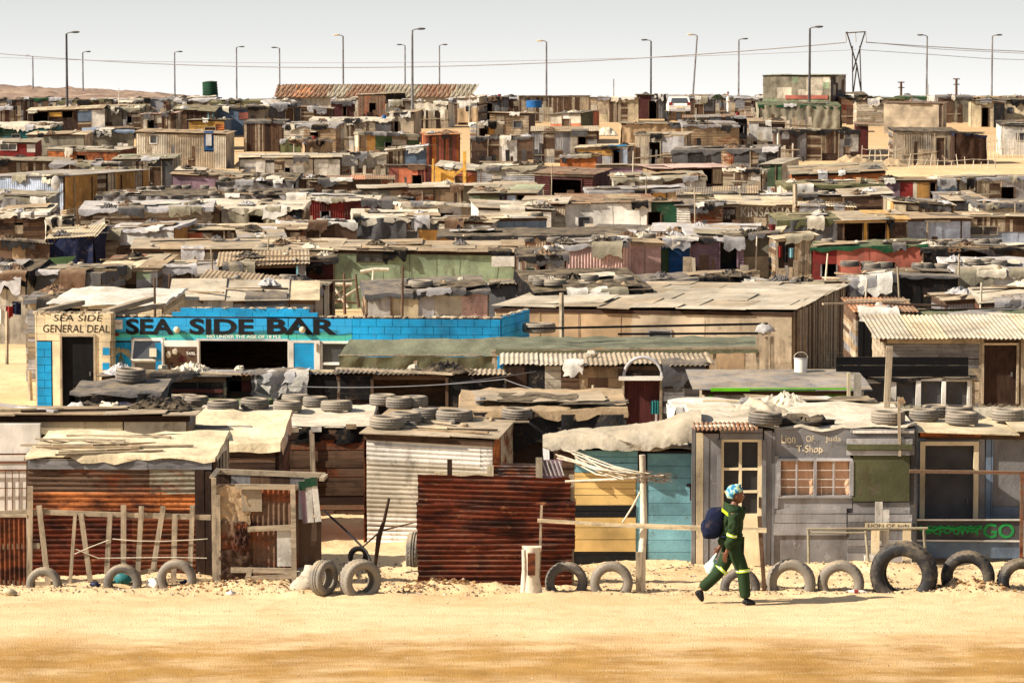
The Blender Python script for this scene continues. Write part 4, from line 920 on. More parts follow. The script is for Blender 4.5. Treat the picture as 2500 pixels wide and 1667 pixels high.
# backpack (worn) and plastic bag
m=MB(); c0=J(338,548,0); vs=[];fs=[];n=20;k=16
for j in range(k+1):
    th=PI*j/k
    for i in range(n):
        ph=2*PI*i/n; x,y,z=math.sin(th)*math.cos(ph),math.sin(th)*math.sin(ph),math.cos(th)
        g=lambda t:math.copysign(abs(t)**.5,t); sl_=.045*g(z)
        vs.append(c0+Vector((g(x)*.13+sl_+.02*noise.noise(Vector((x,y,z))*3),g(y)*.15,g(z)*.22)))
for j in range(k):
    for i in range(n): fs.append((j*n+i,(j+1)*n+i,(j+1)*n+(i+1)%n,j*n+(i+1)%n))
m.add(vs,fs,'f:navy',True); bpk=thing('backpack','dark navy backpack worn by the person walking in green overalls','backpack',po); m.build('pack',bpk)
m=MB(); m.blob(c0+Vector((-.13,-.0,-.06)),(.05,.11,.11),'f:navy',14,.1); m.build('front_pocket',bpk)
m=MB(); 
for y in (-.1,.1): m.tube([c0+Vector((.19,y,.2)),J(520,395,y*1.6),J(600,430,y*1.7),J(595,560,y*1.7),J(480,690,y*1.6),c0+Vector((.1,y,-.18))],.018,'f:navy',6)
m.build('strap',bpk)
mm,b_,N_,L_=new_mat('thin_plastic'); b_.inputs['Base Color'].default_value=lin((214,236,226)); b_.inputs['Roughness'].default_value=.35; MATS['plastic']=mm
m=MB(); m.blob(J(335,1075,.22),(.1,.06,.1),'plastic',18,.3,3,4); m.tube([J(335,1000,.22),J(390,900,.22)],[.035,.012],'plastic',8); o=m.build('plastic_bag'); o.location=po; tag(o,'pale green-white plastic bag carried by the person in green overalls','plastic bag')
# crouching person far back (blue jacket)
dd=dT(800); 
def simple_person(label,u,vtop,vbase,jc,tc,pose,hh=None):
    d=dT(vbase) if hh is None else hh; p=P(u,vbase,d); s=1.0; o=thing('person',label,'person',p)
    V=lambda x,y,z:Vector((x,y,z))
    if pose=='sit':
        hv=[V(0,0,.3),V(.05,0,.55),V(.08,0,.75),V(.1,0,.9),V(-.05,-.1,.3),V(.3,-.12,.45),V(.32,-.12,.1),V(-.05,.1,.3),V(.3,.12,.45),V(.32,.12,.1),V(.08,-.2,.75),V(.2,-.24,.5),V(.35,-.2,.4),V(.08,.2,.75),V(.2,.24,.5),V(.35,.2,.4)]; hz=1.03
    else:
        hv=[V(0,0,.9),V(0,0,1.1),V(0,0,1.35),V(0,0,1.5),V(0,-.09,.88),V(.03,-.1,.48),V(0,-.1,.08),V(0,.09,.88),V(-.03,.1,.48),V(0,.1,.08),V(0,-.2,1.35),V(.0,-.24,1.08),V(.05,-.22,.82),V(0,.2,1.35),V(0,.24,1.08),V(.05,.22,.82)]; hz=1.62
    he=[(0,1),(1,2),(2,3),(0,4),(4,5),(5,6),(0,7),(7,8),(8,9),(2,10),(10,11),(11,12),(2,13),(13,14),(14,15)]
    hr=[.12,.11,.13,.05,.07,.055,.04,.07,.055,.04,.055,.04,.04,.055,.04,.04]
    skin('body',hv,he,hr,'skin',o,1,lambda mb:head(mb,V(.1 if pose=='sit' else 0,0,hz),.23,-.6,'skin'))
    skin('jacket',[hv[1],hv[0],hv[2],hv[10],hv[11],(hv[12]+hv[11])/2,hv[13],hv[14],(hv[15]+hv[14])/2],[(0,1),(0,2),(2,3),(3,4),(4,5),(2,6),(6,7),(7,8)],[.15,.14,.15,.08,.065,.06,.08,.065,.06],jc,o,1)
    skin('trousers',[hv[0],hv[4],hv[5],hv[6],hv[7],hv[8],hv[9]],[(0,1),(1,2),(2,3),(0,4),(4,5),(5,6)],[.13,.1,.08,.06,.1,.08,.06],tc,o,1)
    return o
simple_person('person in a blue jacket with dark rucksack crouching by the stick fence',2292,740,785,'f:blue','f:char','sit',hh=88*K)
# ================= the bar row =================
d=dT(1002); 
MM='ph'
def mural():
    m,b,N,L=new_mat('painted_sea_mural'); tc=N('TexCoord'); sx=N('SeparateXYZ'); L(tc.outputs['Object'],sx.inputs[0])
    v=coords(N,L,(.5,1,3)); n=noi(N,L,v,3,5)
    z=N('Math',operation='MULTIPLY_ADD'); L(n,z.inputs[0]); z.inputs[1].default_value=.35; L(sx.outputs[2],z.inputs[2])
    r=ramp(N,[(.0,lin((20,140,190))),(.25,lin((40,170,190))),(.45,lin((70,170,140))),(.58,lin((20,96,110))),(.66,lin((30,150,200))),(1,lin((22,150,205)))]); L(mr(N,L,z.outputs[0],1.75,2.35),r.inputs[0]); L(r.outputs[0],b.inputs['Base Color']); b.inputs['Roughness'].default_value=.7; return m
MATS['mural']=mural()
e=SF('turquoise bar|with SEA SIDE BAR painted in black along its front wall',265,1222,771,1000,dep=4.3,rise=-.5,yaw=-4,w=[(265,700,1222,775,'blks',['q:sky']),(265,775,860,835,'blks',['mural']),(860,775,1222,835,'blk',['q:sky']),(265,835,1222,1030,'blks',['q:sky','q:sky'])],sw='blk',scx=['q:sky'],noroof=True,cl=0,name='bar',cat='bar',seed=41,
 o=[('hole',328,398,829,908,'q:lgrey'),('hole',487,706,831,990,'q:white'),('hole',786,865,838,912,'q:white')]); BAR=e; f=e['f']; ro=e['o']
m=MB(); m.box(.06,f.w-.06,.16,e['dep']-.06,e['h']-.16,e['h']-.1,'p:tan',lambda x,y,z:(x,y,z-.5*y/4.3)); m.build('roof',ro)
# interior floor to ceiling darkness comes from the closed room itself; counter inside
m=MB(); f.wbox(m,487,905,706,990,.5,.9,'p:dbrown'); m.build('counter',ro)
# parapet
m=MB(); x0,z0=f.at(420,771); x1,z1=f.at(780,753); zz=e['h']
k=0
for row in range(2):
    zb=zz+row*.1; 
    a=x0+.18*row*1.2; b=x1-.25*row
    x=a
    while x<b-.05: m.box(x+.004,min(b,x+.4)-.004,-.04,.14,zb,zb+.1,'q:sky'); x+=.4
rr=random.Random(3)
for i in range(60): x=rr.uniform(0,f.w); t=zz+(.2 if x0+.3<x<x1-.3 else 0); m.blob((x,.05,t),(.1,.09,.03),'p:beige',8,.5,3,i,True)
m.build('parapet',ro)
m=MB(); m.beam((.1,.1,e['h']-.02),(.6,4.1,e['h']+.0),.2,.1,'blk' if False else 'p:beige',(0,0,1)); m.build('side_parapet',ro)
TY_=-.0475
for (st,u0,u1) in (('SEA',308,425),('SIDE',463,620),('BAR',652,823)): text(st,f,u0,777,u1,817,'q:black',ro,y=-.05,bold=.035)
text('NO UNDER THE AGE OF 18 PLS',f,506,817,686,825.5,'g:white',ro,y=-.052,bold=.02)
def panel_with(txt): pass
m=MB(); f.wbox(m,270,780,300,803,-.06,-.046,'q:white'); pl=m.build('sticker',ro); text('ProTech',f,273,785,298,792,'q:red',pl,y=-.063,ital=.3)
m=MB(); f.wbox(m,281,813,292,819,-.12,-.046,'q:red'); m.build('alarm_light',ro)
for u in (434,740):
    m=MB(); p=f.pt(u,804); m.blob((p.x,-.13,p.z),(.08,.08,.08),'q:cream',18,0); m.tube([(p.x,-.04,p.z),(p.x,-.1,p.z)],.03,'g:lgrey',8); m.build('globe_lamp',ro)
# painted palm
m=MB(); base=f.pt(296,858); rr=random.Random(5)
for k in range(34):
    a=-.3+3.7*k/33; l=rr.uniform(.22,.36); pr=None
    for q in range(7):
        t=q/6; p=Vector((base.x+math.cos(a)*l*t, -.044-.0001*k, base.z+math.sin(a)*l*t*.9-.22*t*t)); 
        if pr is not None:
            w_=.018*(1-t*.6); m.add([pr+Vector((0,0,-w_)),p+Vector((0,0,-w_)),p+Vector((0,0,w_)),pr+Vector((0,0,w_))],[(0,1,2,3)],['q:khaki','q:sage','q:ochre'][k%3])
        pr=p
for k in range(8): 
    x=base.x-.14+.04*k; m.add([(x-.006,-.0445,base.z-.5),(x+.006,-.0445,base.z-.5),(base.x+.006,-.0445,base.z),(base.x-.006,-.0445,base.z)],[(0,1,2,3)],'q:olive')
m.build('painted_palm',ro)
# left window with tilted top sash
a,zt=f.at(328,829); b,zb=f.at(398,908); m=MB()
for (u0,v0,u1,v1) in ((322,824,329,915),(396,824,403,915),(322,824,403,830),(322,878,403,884)): f.wbox(m,u0,v0,u1,v1,-.07,.02,'q:white')
w1=m.build('window',ro); m=MB(); f.wbox(m,328,884,397,908,0,.01,'glass'); m.build('pane',w1)
m=MB(); z1=f.at(328,829)[1]; z2=f.at(328,876)[1]
m.beam((a,-.08,z1),(a-.02,-.28,z2),.04,.04,'q:white'); m.beam((b,-.08,z1),(b-.02,-.28,z2),.04,.04,'q:white'); m.beam((a,-.28,z2),(b,-.28,z2),.04,.04,'q:white'); m.beam((a,-.08,z1),(b,-.08,z1),.04,.04,'q:white'); s1=m.build('sash',w1)
m=MB(); m.add([(a,-.08,z1),(b,-.08,z1),(b,-.27,z2),(a,-.27,z2)],[(0,1,2,3)],'glass'); m.build('pane',s1)
m=MB(); f.wbox(m,371,848,388,868,-.35,-.24,'q:bone'); m.build('meter_box',ro)
# shutters
m=MB(); f.wbox(m,385,835,403,912,-.3,-.27,'q:sky'); f.wbox(m,400,832,404,912,-.32,-.26,'q:white'); m.build('shutter',ro)
m=MB(); f.wbox(m,402,830,487,912,-.12,-.08,'q:white'); sh=m.build('shutter',ro)
# poster: brown print with two laughing faces and a round badge
m=MB(); f.wbox(m,404,845,482,908,-.128,-.12,'w:brown'); po_=m.build('poster',sh)
m=MB()
for (u,v,r) in ((421,893,.085),(447,888,.1),(470,903,.08)):
    p=f.pt(u,v); m.blob((p.x,-.13,p.z),(r*.75,.004,r),'q:dbrown',18,0); m.blob((p.x-.03,-.133,p.z+.02),(r*.12,.003,r*.09),'g:white',8,0); m.blob((p.x+.03,-.133,p.z+.02),(r*.12,.003,r*.09),'g:white',8,0); m.blob((p.x,-.134,p.z-.035),(r*.3,.003,r*.14),'g:white',10,0)
p=f.pt(447,877); m.blob((p.x,-.134,p.z),(.11,.004,.05),'q:dred',14,0); p=f.pt(448,871); m.blob((p.x,-.134,p.z),(.07,.004,.05),'q:dred',14,0)
m.build('printed_faces',po_)
m=MB(); p=f.pt(469,861); m.blob((p.x,-.131,p.z),(.12,.004,.12),'q:brown',24,0); m.blob((p.x,-.1325,p.z),(.1,.004,.1),'q:dbrown',24,0); m.build('badge',po_); text('TAFEL',f,457,858,480,865,'g:white',po_,y=-.142,bold=.02)
for (u,v) in ((414,864),(430,857)):
    m=MB(); p=f.pt(u,v); m.blob((p.x,-.131,p.z),(.07,.004,.08),'q:bone',12,.2); m.build('printed_glass',po_)
m=MB(); f.wbox(m,480,826,706,831,-.09,-.04,'q:lgrey'); m.build('lintel',ro)
m=MB(); f.wbox(m,706,830,718,912,-.1,-.04,'q:white'); f.wbox(m,718,832,768,912,-.09,-.05,'q:sky'); f.wbox(m,768,830,782,912,-.105,-.04,'q:white'); f.wbox(m,718,830,768,836,-.1,-.04,'q:white'); f.wbox(m,774,838,778,858,-.13,-.105,'p:tan'); m.build('shutter',ro)
m=MB()
for (u0,v0,u1,v1) in ((782,833,788,915),(863,833,869,915),(782,832,869,838),(782,884,869,890)): f.wbox(m,u0,v0,u1,v1,-.07,.02,'q:white')
w2=m.build('window',ro); m=MB(); f.wbox(m,786,838,865,912,.0,.01,'glass'); m.build('pane',w2)
# visible side wing
ps=P(1222,CY,f.o.y+f.w*f.s); pe=P(1289,CY,f.o.y+f.w*f.s+2.7); ang=math.atan2(pe.y-ps.y,pe.x-ps.x)
L_=math.hypot(pe.x-ps.x,pe.y-ps.y); m=MB(); rr=random.Random(8); cover(m,'blk',['q:sky','q:sky','q:sky'],0,L_,-.3,e['h']+.02,BOX,rr); m.box(0,L_,0,.14,-.3,e['h'],'p:beige')
for i in range(14): m.blob((rr.uniform(0,L_),.04,e['h']+.02),(.12,.09,.03),'p:beige',8,.5,3,i,True)
o=m.build('side_wing_wall',ro); o.rotation_euler=(0,0,ang-f.yaw); qq=Matrix.Rotation(-f.yaw,3,'Z')@(Vector((ps.x,ps.y,0))-Vector((f.o.x,f.o.y,0))); o.location=(qq.x,qq.y,0)
# --- general dealer
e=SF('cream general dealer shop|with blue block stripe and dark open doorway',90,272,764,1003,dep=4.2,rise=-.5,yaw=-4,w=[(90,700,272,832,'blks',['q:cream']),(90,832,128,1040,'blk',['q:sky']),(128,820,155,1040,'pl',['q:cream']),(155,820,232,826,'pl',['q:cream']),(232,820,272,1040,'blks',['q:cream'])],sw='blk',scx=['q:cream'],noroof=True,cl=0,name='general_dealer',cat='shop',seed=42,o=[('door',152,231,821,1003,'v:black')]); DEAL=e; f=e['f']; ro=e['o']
m=MB(); m.box(.06,f.w-.06,.16,e['dep']-.06,e['h']-.16,e['h']-.1,'p:tan',lambda x,y,z:(x,y,z-.5*y/4.2)); m.build('roof',ro)
text('SEA SIDE',f,131,768,252,784,'q:black',ro,y=-.05,ital=.15); text('GENERAL DEAL',f,106,792,268,812,'q:black',ro,y=-.05,ital=.1)
m=MB(); f.wbox(m,252,848,268,866,-.048,-.042,'q:sky'); f.wbox(m,251,885,268,902,-.048,-.042,'q:sky'); m.build('blue_blocks',ro)
m=MB(); rr=random.Random(3)
for i in range(24): m.blob((rr.uniform(0,f.w),.05,e['h']),(.12,.1,.04),'p:beige',8,.5,3,i,True)
m.beam((.1,.1,e['h']+.03),(.3,3.9,e['h']),.2,.12,'p:beige',(0,0,1)); m.beam((1.7,.1,e['h']+.03),(2.1,3.9,e['h']+.1),.2,.12,'p:beige',(0,0,1)); m.build('parapet',ro)
# --- objects before the bar
e=S('black tarpaulin covered box|with tyre on top before the bar',182,385,950,1015,h=1.88,d=46.3*K,dep=1.6,rise=.05,w='tp',c=['c:black'],r='tarp',rc=['c:dgrey'],fr=.12,cl=0,sw='tp',scx=['c:black'],seed=43,name='covered_box',cat='box'); roof_tyre(319,938,72,e,.26)
m=MB(); 
for k in range(4): m.blob((k*.28-.4,0,.05),(.25,.2,.12),['c:lgrey','c:black','c:bone','c:navy'][k],14,.5,3,k)
o=m.build('tarp_bundle'); o.location=GP_(250,1008,1.95); tag(o,'crumpled grey and black tarpaulin below the black covered box','tarpaulin')
e=S('black and red board shed|before the bar with rag strewn roof',255,545,920,975,h=1.9,dep=1.0,rise=0,w=[(255,915,545,948,'fl',['p:black']),(300,948,545,958,'ph',['p:dred']),(255,958,545,985,'fl',['p:black']),(390,972,545,1000,'fl',['p:lgrey'])],r='flat',rc=['r:brown','p:dgrey','r:salmon'],cl=2,seed=44)
e=S('dark corrugated lean-to|below the green canvas tent',545,830,918,960,h=1.9,dep=0.7,rise=0,w=[(545,915,590,960,'pl',['p:black']),(560,930,665,955,'pl',['p:dred']),(665,915,830,975,'ph',['p:black'])],r='corr',rc=['p:dgrey','r:brown'],cl=1,seed=45)
e=S('dark open shed|between the canvas tent and wooden post',830,1230,916,975,h=1.95,dep=0.9,rise=0,w=[(830,912,910,975,'ph',['p:black']),(1090,912,1230,1030,'pv',['p:black'])],r='corr',rc=['p:beige','p:dgrey'],cl=1,seed=46,o=[('hole',910,1090,922,1030)])
# red fence
d=dT(1030); f=Fac(548,d,0,1110); o=thing('board_fence','brick red board fence with white panels behind the roof tyres','fence',f.o)
m=MB(); f.wbox(m,575,958,640,1000,0,.02,'p:bone'); f.wbox(m,646,960,760,1000,0,.02,'p:bone'); m.build('white_panel',o)
m=MB(); f.wbox(m,780,950,1000,972,0,.025,'p:coral'); f.wbox(m,1005,942,1098,992,.0,.025,'p:coral'); f.wbox(m,780,975,860,992,0,.02,'p:dred'); f.wbox(m,996,925,1008,995,-.04,0,'p:coral'); m.build('red_panel',o)
m=MB(); f.wbeam(m,(530,951),(780,957),.09,'w:brown',-.04,.03); m.build('rail',o)
for u in (568,640,1100,768): m=MB(); f.wbox(m,u,935,u+10,1010,-.03,.03,'v:beige'); m.build('post',o)
m=MB(); rr=random.Random(2)
for i in range(24): u=560+i*22; m.tube([f.pt(u,952),f.pt(u+rr.uniform(-2,2),945)],.004,'g:bone',4)
m.build('nails',o)
# green canvas tent
d=dT(828,2.0); f=Fac(828,d,-3,1212); o=thing('canvas_tent','olive green canvas tent of two sections against the turquoise bar','tent',f.o,f.yaw)
def ridge(p,q,side=0):
    u=828+(1212-828)*p
    sag=3*math.sin(PI*((p*2)%1)); 
    return u,sag
m=MB()
def tf(p,q):
    u,sg=ridge(p,q); y=.0+1.0*(1-q); a_,z_=f.at(u,868+ (sg if q<1 else 0)); b2,z2=f.at(u,828+sg*.5-4*p,1.0)
    z=z_*(q)+z2*(1-q); n_=.04*noise.noise(Vector((p*9,q*3,2))); return (a_*q+b2*(1-q)+.25*(1-q)*(1-p*.5),y,z+n_*.6)
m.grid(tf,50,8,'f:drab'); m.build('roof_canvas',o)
m=MB(); 
def wf(p,q):
    u,sg=ridge(p,q); a_,z_=f.at(u,868+sg); b2,z2=f.at(u,914); n_=.05*noise.noise(Vector((p*11,q*2,5)))+.02*math.sin(p*40+q*3); return (a_,n_-.02,z_*(1-q)+z2*q)
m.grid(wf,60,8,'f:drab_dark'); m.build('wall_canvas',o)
for u in (1205,1014): m=MB(); f.wbeam(m,(u,868),(u+2,1000),.08,'v:beige',.03,.05); m.build('pole',o)
m=MB(); f.wbeam(m,(826,868),(1180,868),.04,'v:beige',.03,.03); m.build('ridge_beam',o)
# net awning on poles right of the tent
d=dT(858,2.0); f=Fac(1205,d,2,1862); o=thing('canvas_awning','long dark green canvas awning on wooden posts behind corrugated sheds','awning',f.o,f.yaw)
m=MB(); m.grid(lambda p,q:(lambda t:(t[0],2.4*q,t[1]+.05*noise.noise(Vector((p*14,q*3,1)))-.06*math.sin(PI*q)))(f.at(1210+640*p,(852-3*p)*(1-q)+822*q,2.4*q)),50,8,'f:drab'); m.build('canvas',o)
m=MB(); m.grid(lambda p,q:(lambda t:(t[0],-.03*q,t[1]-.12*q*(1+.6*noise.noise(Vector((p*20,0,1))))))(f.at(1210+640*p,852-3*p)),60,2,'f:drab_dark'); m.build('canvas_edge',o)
m=MB(); f.wbeam(m,(1200,862),(1860,852),.13,'w:beige',.02,.05); m.build('beam',o)
for u in (1210,1380,1530,1680,1745,1850,1872,1885): m=MB(); f.wbeam(m,(u,(860 if u<1840 else 822)),(u+1,1000),.07,'v:beige',.05,.05); m.build('post',o)
m=MB(); f.wbeam(m,(1290,812),(1890,800),.05,'v:black',1.2,.05); f.wbeam(m,(1520,828),(1870,826),.05,'v:black',1.5,.05); m.build('black_pipe',o)
m=MB(); p=f.pt(1868,805,0); m.blob((p.x,0,p.z),(.18,.15,.12),'c:lgrey',14,.4,3,1); m.build('cloth_cap',o)
# middle sheds
e=S('dark wooden shed|with white arched frame over its door',1237,1722,892,1010,h=2.15,dep=1.8,rise=0.05,w=[(1237,890,1280,1050,'pv',['v:dbrown']),(1245,905,1285,1050,'pv',['v:brown']),(1285,890,1330,1050,'pl',['p:black']),(1330,890,1370,1050,'ph',['w:bone','p:bone']),(1370,890,1412,1050,'ph',['w:brown']),(1412,895,1520,1050,'blks',['p:tan','p:brown','p:tan']),(1610,895,1722,1050,'ph',['w:dgrey','w:grey'])],r='corr',rc=['p:bone','p:beige'],cl=1,seed=47,o=[('door',1524,1610,925,1040,'v:maroon')]); ARCH=e; f=e['f']; ro=e['o']
m=MB(); c_=f.pt(1570,918,-.12); r_=f.at(1616,918)[0]-c_.x
m.tube([(c_.x+math.cos(t/20*PI)*r_,-.12,c_.z+math.sin(t/20*PI)*r_*.98) for t in range(21)],.035,'q:lgrey',8); m.build('arch',ro)
m=MB(); f.wbox(m,1510,917,1628,927,-.16,-.08,'q:white'); m.build('arch_sill',ro)
m=MB(); f.wbox(m,1599,1010,1604,1028,-.09,-.05,'g:lgrey'); m.build('handle',ro)
m=MB(); a,zt=f.at(1588,976); b,zb=f.at(1608,1008); m.grid(lambda p,q:(a+(b-a)*p,-.2+.02*math.sin(p*20),zt+(zb-zt)*q),12,3,'f:teal'); o=m.build('cloth'); o.location=f.o; tag(o,'teal cloth hanging on a line before the dark wooden shed','cloth')
e=S('tan blanket roofed shack|before the dark wooden shed',1130,1522,1005,1075,h=2.0,dep=2.6,rise=0.1,w=[(1130,1005,1370,1100,'tp',['c:char']),(1370,1010,1522,1100,'tp',['c:char'])],r='tarp',rc=['c:tan'],cl=1,seed=48,over=.12,fr=.2)
e=S('lime green kiosk|with slanted grey metal roof',1730,2080,950,975,h=2.1,dep=2.0,rise=.12,w=[(1740,945,1920,1000,'pl',['p:bone']),(2010,945,2080,1000,'ph',['q:lime']),(1925,947,1990,1000,'pl',['q:red']),(1730,945,1742,1000,'pl',['q:lime'])],r='flat',rc=['p:grey'],cl=0,over=.3,seed=49,name='kiosk',cat='kiosk'); KI=e; f=e['f']; ro=e['o']
m=MB(); f.wbox(m,1733,943,2076,951,-.32,-.28,'q:lime'); m.build('fascia',ro)
m=MB(); f.wbox(m,2062,904,2070,962,-.5,-.42,'q:cream'); f.wbox(m,2078,908,2096,962,-.5,-.46,'p:bone'); m.build('end_board',ro)
e=S('white windowed shop|under a black signboard of dark planks',2098,2372,922,985,h=2.15,dep=1.6,rise=0.05,w=[(2098,915,2372,924,'pl',['p:black']),(2366,920,2372,1000,'pl',['q:white'])],r='tarp',rc=['c:black'],cl=0,seed=50,fr=.1,sw='ph',scx=['w:beige'],name='shop',cat='shop',o=[('win',2108,2172,935,1000),('win',2187,2235,930,1000),('win',2247,2298,930,1000),('win',2308,2360,930,1000)]); f=e['f']; ro=e['o']
m=MB(); f.wbox(m,2105,918,2366,928,-.1,-.05,'q:white'); f.wbox(m,2235,925,2247,1000,-.1,-.02,'q:white'); f.wbox(m,2172,925,2187,1000,-.1,-.02,'q:white'); f.wbox(m,2298,925,2308,1000,-.1,-.02,'q:white'); m.build('window_frame',ro)
m=MB(); f.wbox(m,2187,930,2235,1000,.03,.05,'v:grey'); f.wbox(m,2247,930,2298,1000,.03,.05,'v:grey'); f.wbox(m,2308,930,2360,1000,.03,.05,'v:dgrey'); m.build('inner_boards',ro)
for w_ in [c for c in ro.children if c.name.startswith('window') and not c.name.startswith('window_frame')]:
    for p_ in list(w_.children):
        p_.data.materials.clear(); p_.data.materials.append(MT('p:dgrey'))
m=MB(); f.wbox(m,2040,870,2362,890,-.12,-.09,'w:black'); f.wbox(m,2040,891,2362,918,-.12,-.09,'w:black'); m.build('signboard',ro)
e=S('weathered plank house|with big wave asbestos roof at right',2165,2560,825,980,h=2.3,dep=2.4,rise=0.25,w=[(2165,820,2390,1000,'ph',['w:beige','w:grey','w:beige']),(2390,820,2402,1000,'pv',['v:beige']),(2480,820,2560,1000,'pv',['v:beige','v:brown'])],r='corr',rc=['p:bone','p:cream'],cl=0,seed=51,over=.3,sw='ph',scx=['w:beige'],name='house',cat='house',o=[('door',2402,2480,842,985,'v:dbrown')])
f=Fac(2170,dT(825,2.3)+.0)
# reed fence and bucket
def stickfence(label,u0,u1,vt,vb,n,rails,mat='c:bone',r_=.012,jit=6,group=None,d=None,rr=None,name='stick_fence'):
    rr=rr or random.Random(int(u0+vt)); dd=d or dT(vb); f=Fac(u0,dd,0,u1); o=thing(name,label,'fence',f.o)
    for i in range(n):
        u=u0+(u1-u0)*i/(max(1,n-1)); m=MB(); x0,z0=f.at(u,vb); x1,z1=f.at(u+rr.uniform(-jit,jit),vt+rr.uniform(-jit,jit)); m.tube([(x0,0,min(z0,.0)-.1),((x0+x1)/2+rr.uniform(-.03,.03),0,z1*.5),(x1,0,z1)],[r_*1.3,r_*1.1,r_*.8],mat,5); m.build('post',o)
    for v in rails:
        m=MB(); m.tube([f.pt(u0+(u1-u0)*k/8,v+rr.uniform(-3,3),-.02) for k in range(9)],r_*.6,mat,5); m.build('rail',o)
    return o
stickfence('thin bamboo fence around the yard of the large beige hall',1665,2140,862,905,13,[862,880,896])
p=GP_(1978,903); p=roofpt(KI,KI['f'].at(1978,905)[0],KI['dep']*.95,.02); o=thing('paint_bucket','white paint bucket with wire handle before the bamboo fence','bucket',p)
m=MB(); m.tube([(0,0,0),(0,0,.3)],[.12,.13],'p:white',14); m.tube([(0,0,.28),(0,0,.3)],[.137,.137],'g:lgrey',14); m.build('pail',o); m=MB(); m.tube([(math.cos(t/10*PI)*.13,0,.3+math.sin(t/10*PI)*.1) for t in range(11)],.006,'g:bone',4); m.build('handle',o)
# large beige hall
e=S('large beige plaster hall|with wide pale roof and plank side wall',1212,1932,752,900,h=1.95,dep=8.8,rise=.1,yaw=-15,w=[(1212,735,1542,1000,'fl',['q:tan']),(1542,735,1720,1000,'fl',['q:beige']),(1720,735,1932,1000,'pq',['p:beige','p:tan','p:beige'])],sw='pv',scx=['v:beige','v:tan','v:beige','v:brown'],r='flat',rc=['p:beige','p:bone','p:bone'],cl=0,seed=52,over=.12,name='hall',cat='building')
roof_tyre(1315,803,58,dict(e,ref='large beige plaster hall')) if False else None
f=Fac(1280,dT(808,1.9)); p=P(1316,800,dT(808,1.9)); o=tyre(p,.42,.24,(PI/2,0,0),'rubber','pale tyre lying on the wall end between turquoise bar and beige hall','loose tyres about the settlement')
def pole(u,vt,vb,r,label,name='post',mat='v:beige',lean=0,h=0,d=None,sq=True):
    dd=d or dT(vb,h); p=P(u,vb,dd); t=P(u+lean,vt,dd); m=MB(); b=t-p; m.tube([(0,0,-.1),b*.5,b],[r,r*.95,r*.85],mat,6 if not sq else 4,smooth=not sq); o=m.build(name); o.location=p; tag(o,label,'post' if name=='post' else name.replace('_',' ')); return o
pole(1371,715,812,.06,'round pale post standing before the beige hall near the bar',d=dT(775,2.6)-1)
pole(17,760,890,.05,'clothesline post at the left edge behind the general dealer'); pole(75,905,978,.06,'short leaning fence post on the sand beside the dealer',lean=-3)
# clothesline
f=Fac(0,dT(885)); m=None
for (u0,u1,v0,v1,mt,lb) in ((-6,12,755,790,'f:white','white cloth hanging on the clothesline at the left edge'),(14,32,748,775,'f:red','pink-red cloth hanging on the clothesline at the left edge'),(30,52,736,768,'f:navy','navy trousers hanging on the clothesline at the left edge')):
    m=MB(); a,zt=f.at(u0,v0); b,zb=f.at(u1,v1); m.grid(lambda p,q:(a+(b-a)*p,.04*math.sin(p*9+q),zt+(zb-zt)*q*(1+.2*noise.noise(Vector((p*3,u0,0))))),8,5,mt); o=m.build('laundry'); o.location=f.o; tag(o,lb,'laundry')
m=MB(); m.tube([f.pt(-60,742),f.pt(0,750),f.pt(60,736),f.pt(120,715)],.008,'g:grey',4); o=m.build('clothesline'); o.location=f.o; tag(o,'thin washing line running off the left edge','clothesline')
# ================= shack rows, front to back =================
BW=['p:beige','w:beige','p:bone','w:brown','p:tan','p:lgrey']; DK=['w:brown','w:dbrown','p:brown','p:dgrey','w:beige']; GR=['p:lgrey','p:grey','p:bone','w:grey','p:mauve']; WH=['p:white','p:bone','p:lgrey']
TB=['p:tan','p:beige','p:cream','w:beige','p:grey','r:brown','p:bone','p:khaki']; TG=['c:khaki']; TD=['c:dgrey']; TL_=['c:lgrey']
A=S
A('grey wooden lean-to|behind the general dealer left corner',68,250,735,800,w='ph',c=['w:lgrey','w:beige'],r='tarp',rc=['c:khaki'],dep=2,seed=60)
A('cream lumpy tarpaulin shelter|with ochre interior behind the dealer',125,398,742,765,w='ph',c=['w:cream'],r='tarp',rc=['c:white'],dep=2.4,rise=.1,cl=0,o=[('hole',150,200,752,790),('hole',215,330,755,790)],fr=.05,seed=61)
A('white sheeted shack|right behind the turquoise bar parapet',425,765,732,757,w=[(425,725,570,790,'tp',['c:white']),(570,725,705,790,'fl',['p:lgrey']),(705,725,765,790,'fl',['p:grey'])],r='flat',rc=['p:cream','p:bone'],dep=2,cl=1,seed=62)
A('scalloped beige board shack|at the left edge behind the clothesline',-60,66,672,745,w='fl',c=['p:bone'],r='tarp',rc=['c:black'],dep=4,cl=3,fr=.5,seed=63)
A('torn tarpaulin shack|with peach wall patch on the left',66,245,668,735,w=[(66,660,100,740,'tp',['c:char']),(100,670,145,740,'ph',['w:beige','p:beige']),(140,662,245,704,'fl',['p:peach']),(140,704,245,740,'ph',['w:brown'])],r='tarp',rc=['c:dgrey'],dep=4,cl=3,fr=.5,seed=64)
A('grey brown board shack|with hanging green cloth panel',245,385,657,730,w=[(245,655,332,695,'fl',['p:brown']),(245,695,332,740,'pv',['v:dbrown']),(332,655,385,740,'pan',['p:lgrey','p:grey'])],r='flat',rc=TB,dep=4,cl=3,o=[('patch',333,368,652,684,'p:sage')],seed=65)
A('framed grey board shack|left of the wicker roofed shack',385,470,655,730,w='pan',c=['p:grey','p:lgrey','w:brown'],r='flat',rc=TB,dep=4,seed=66)
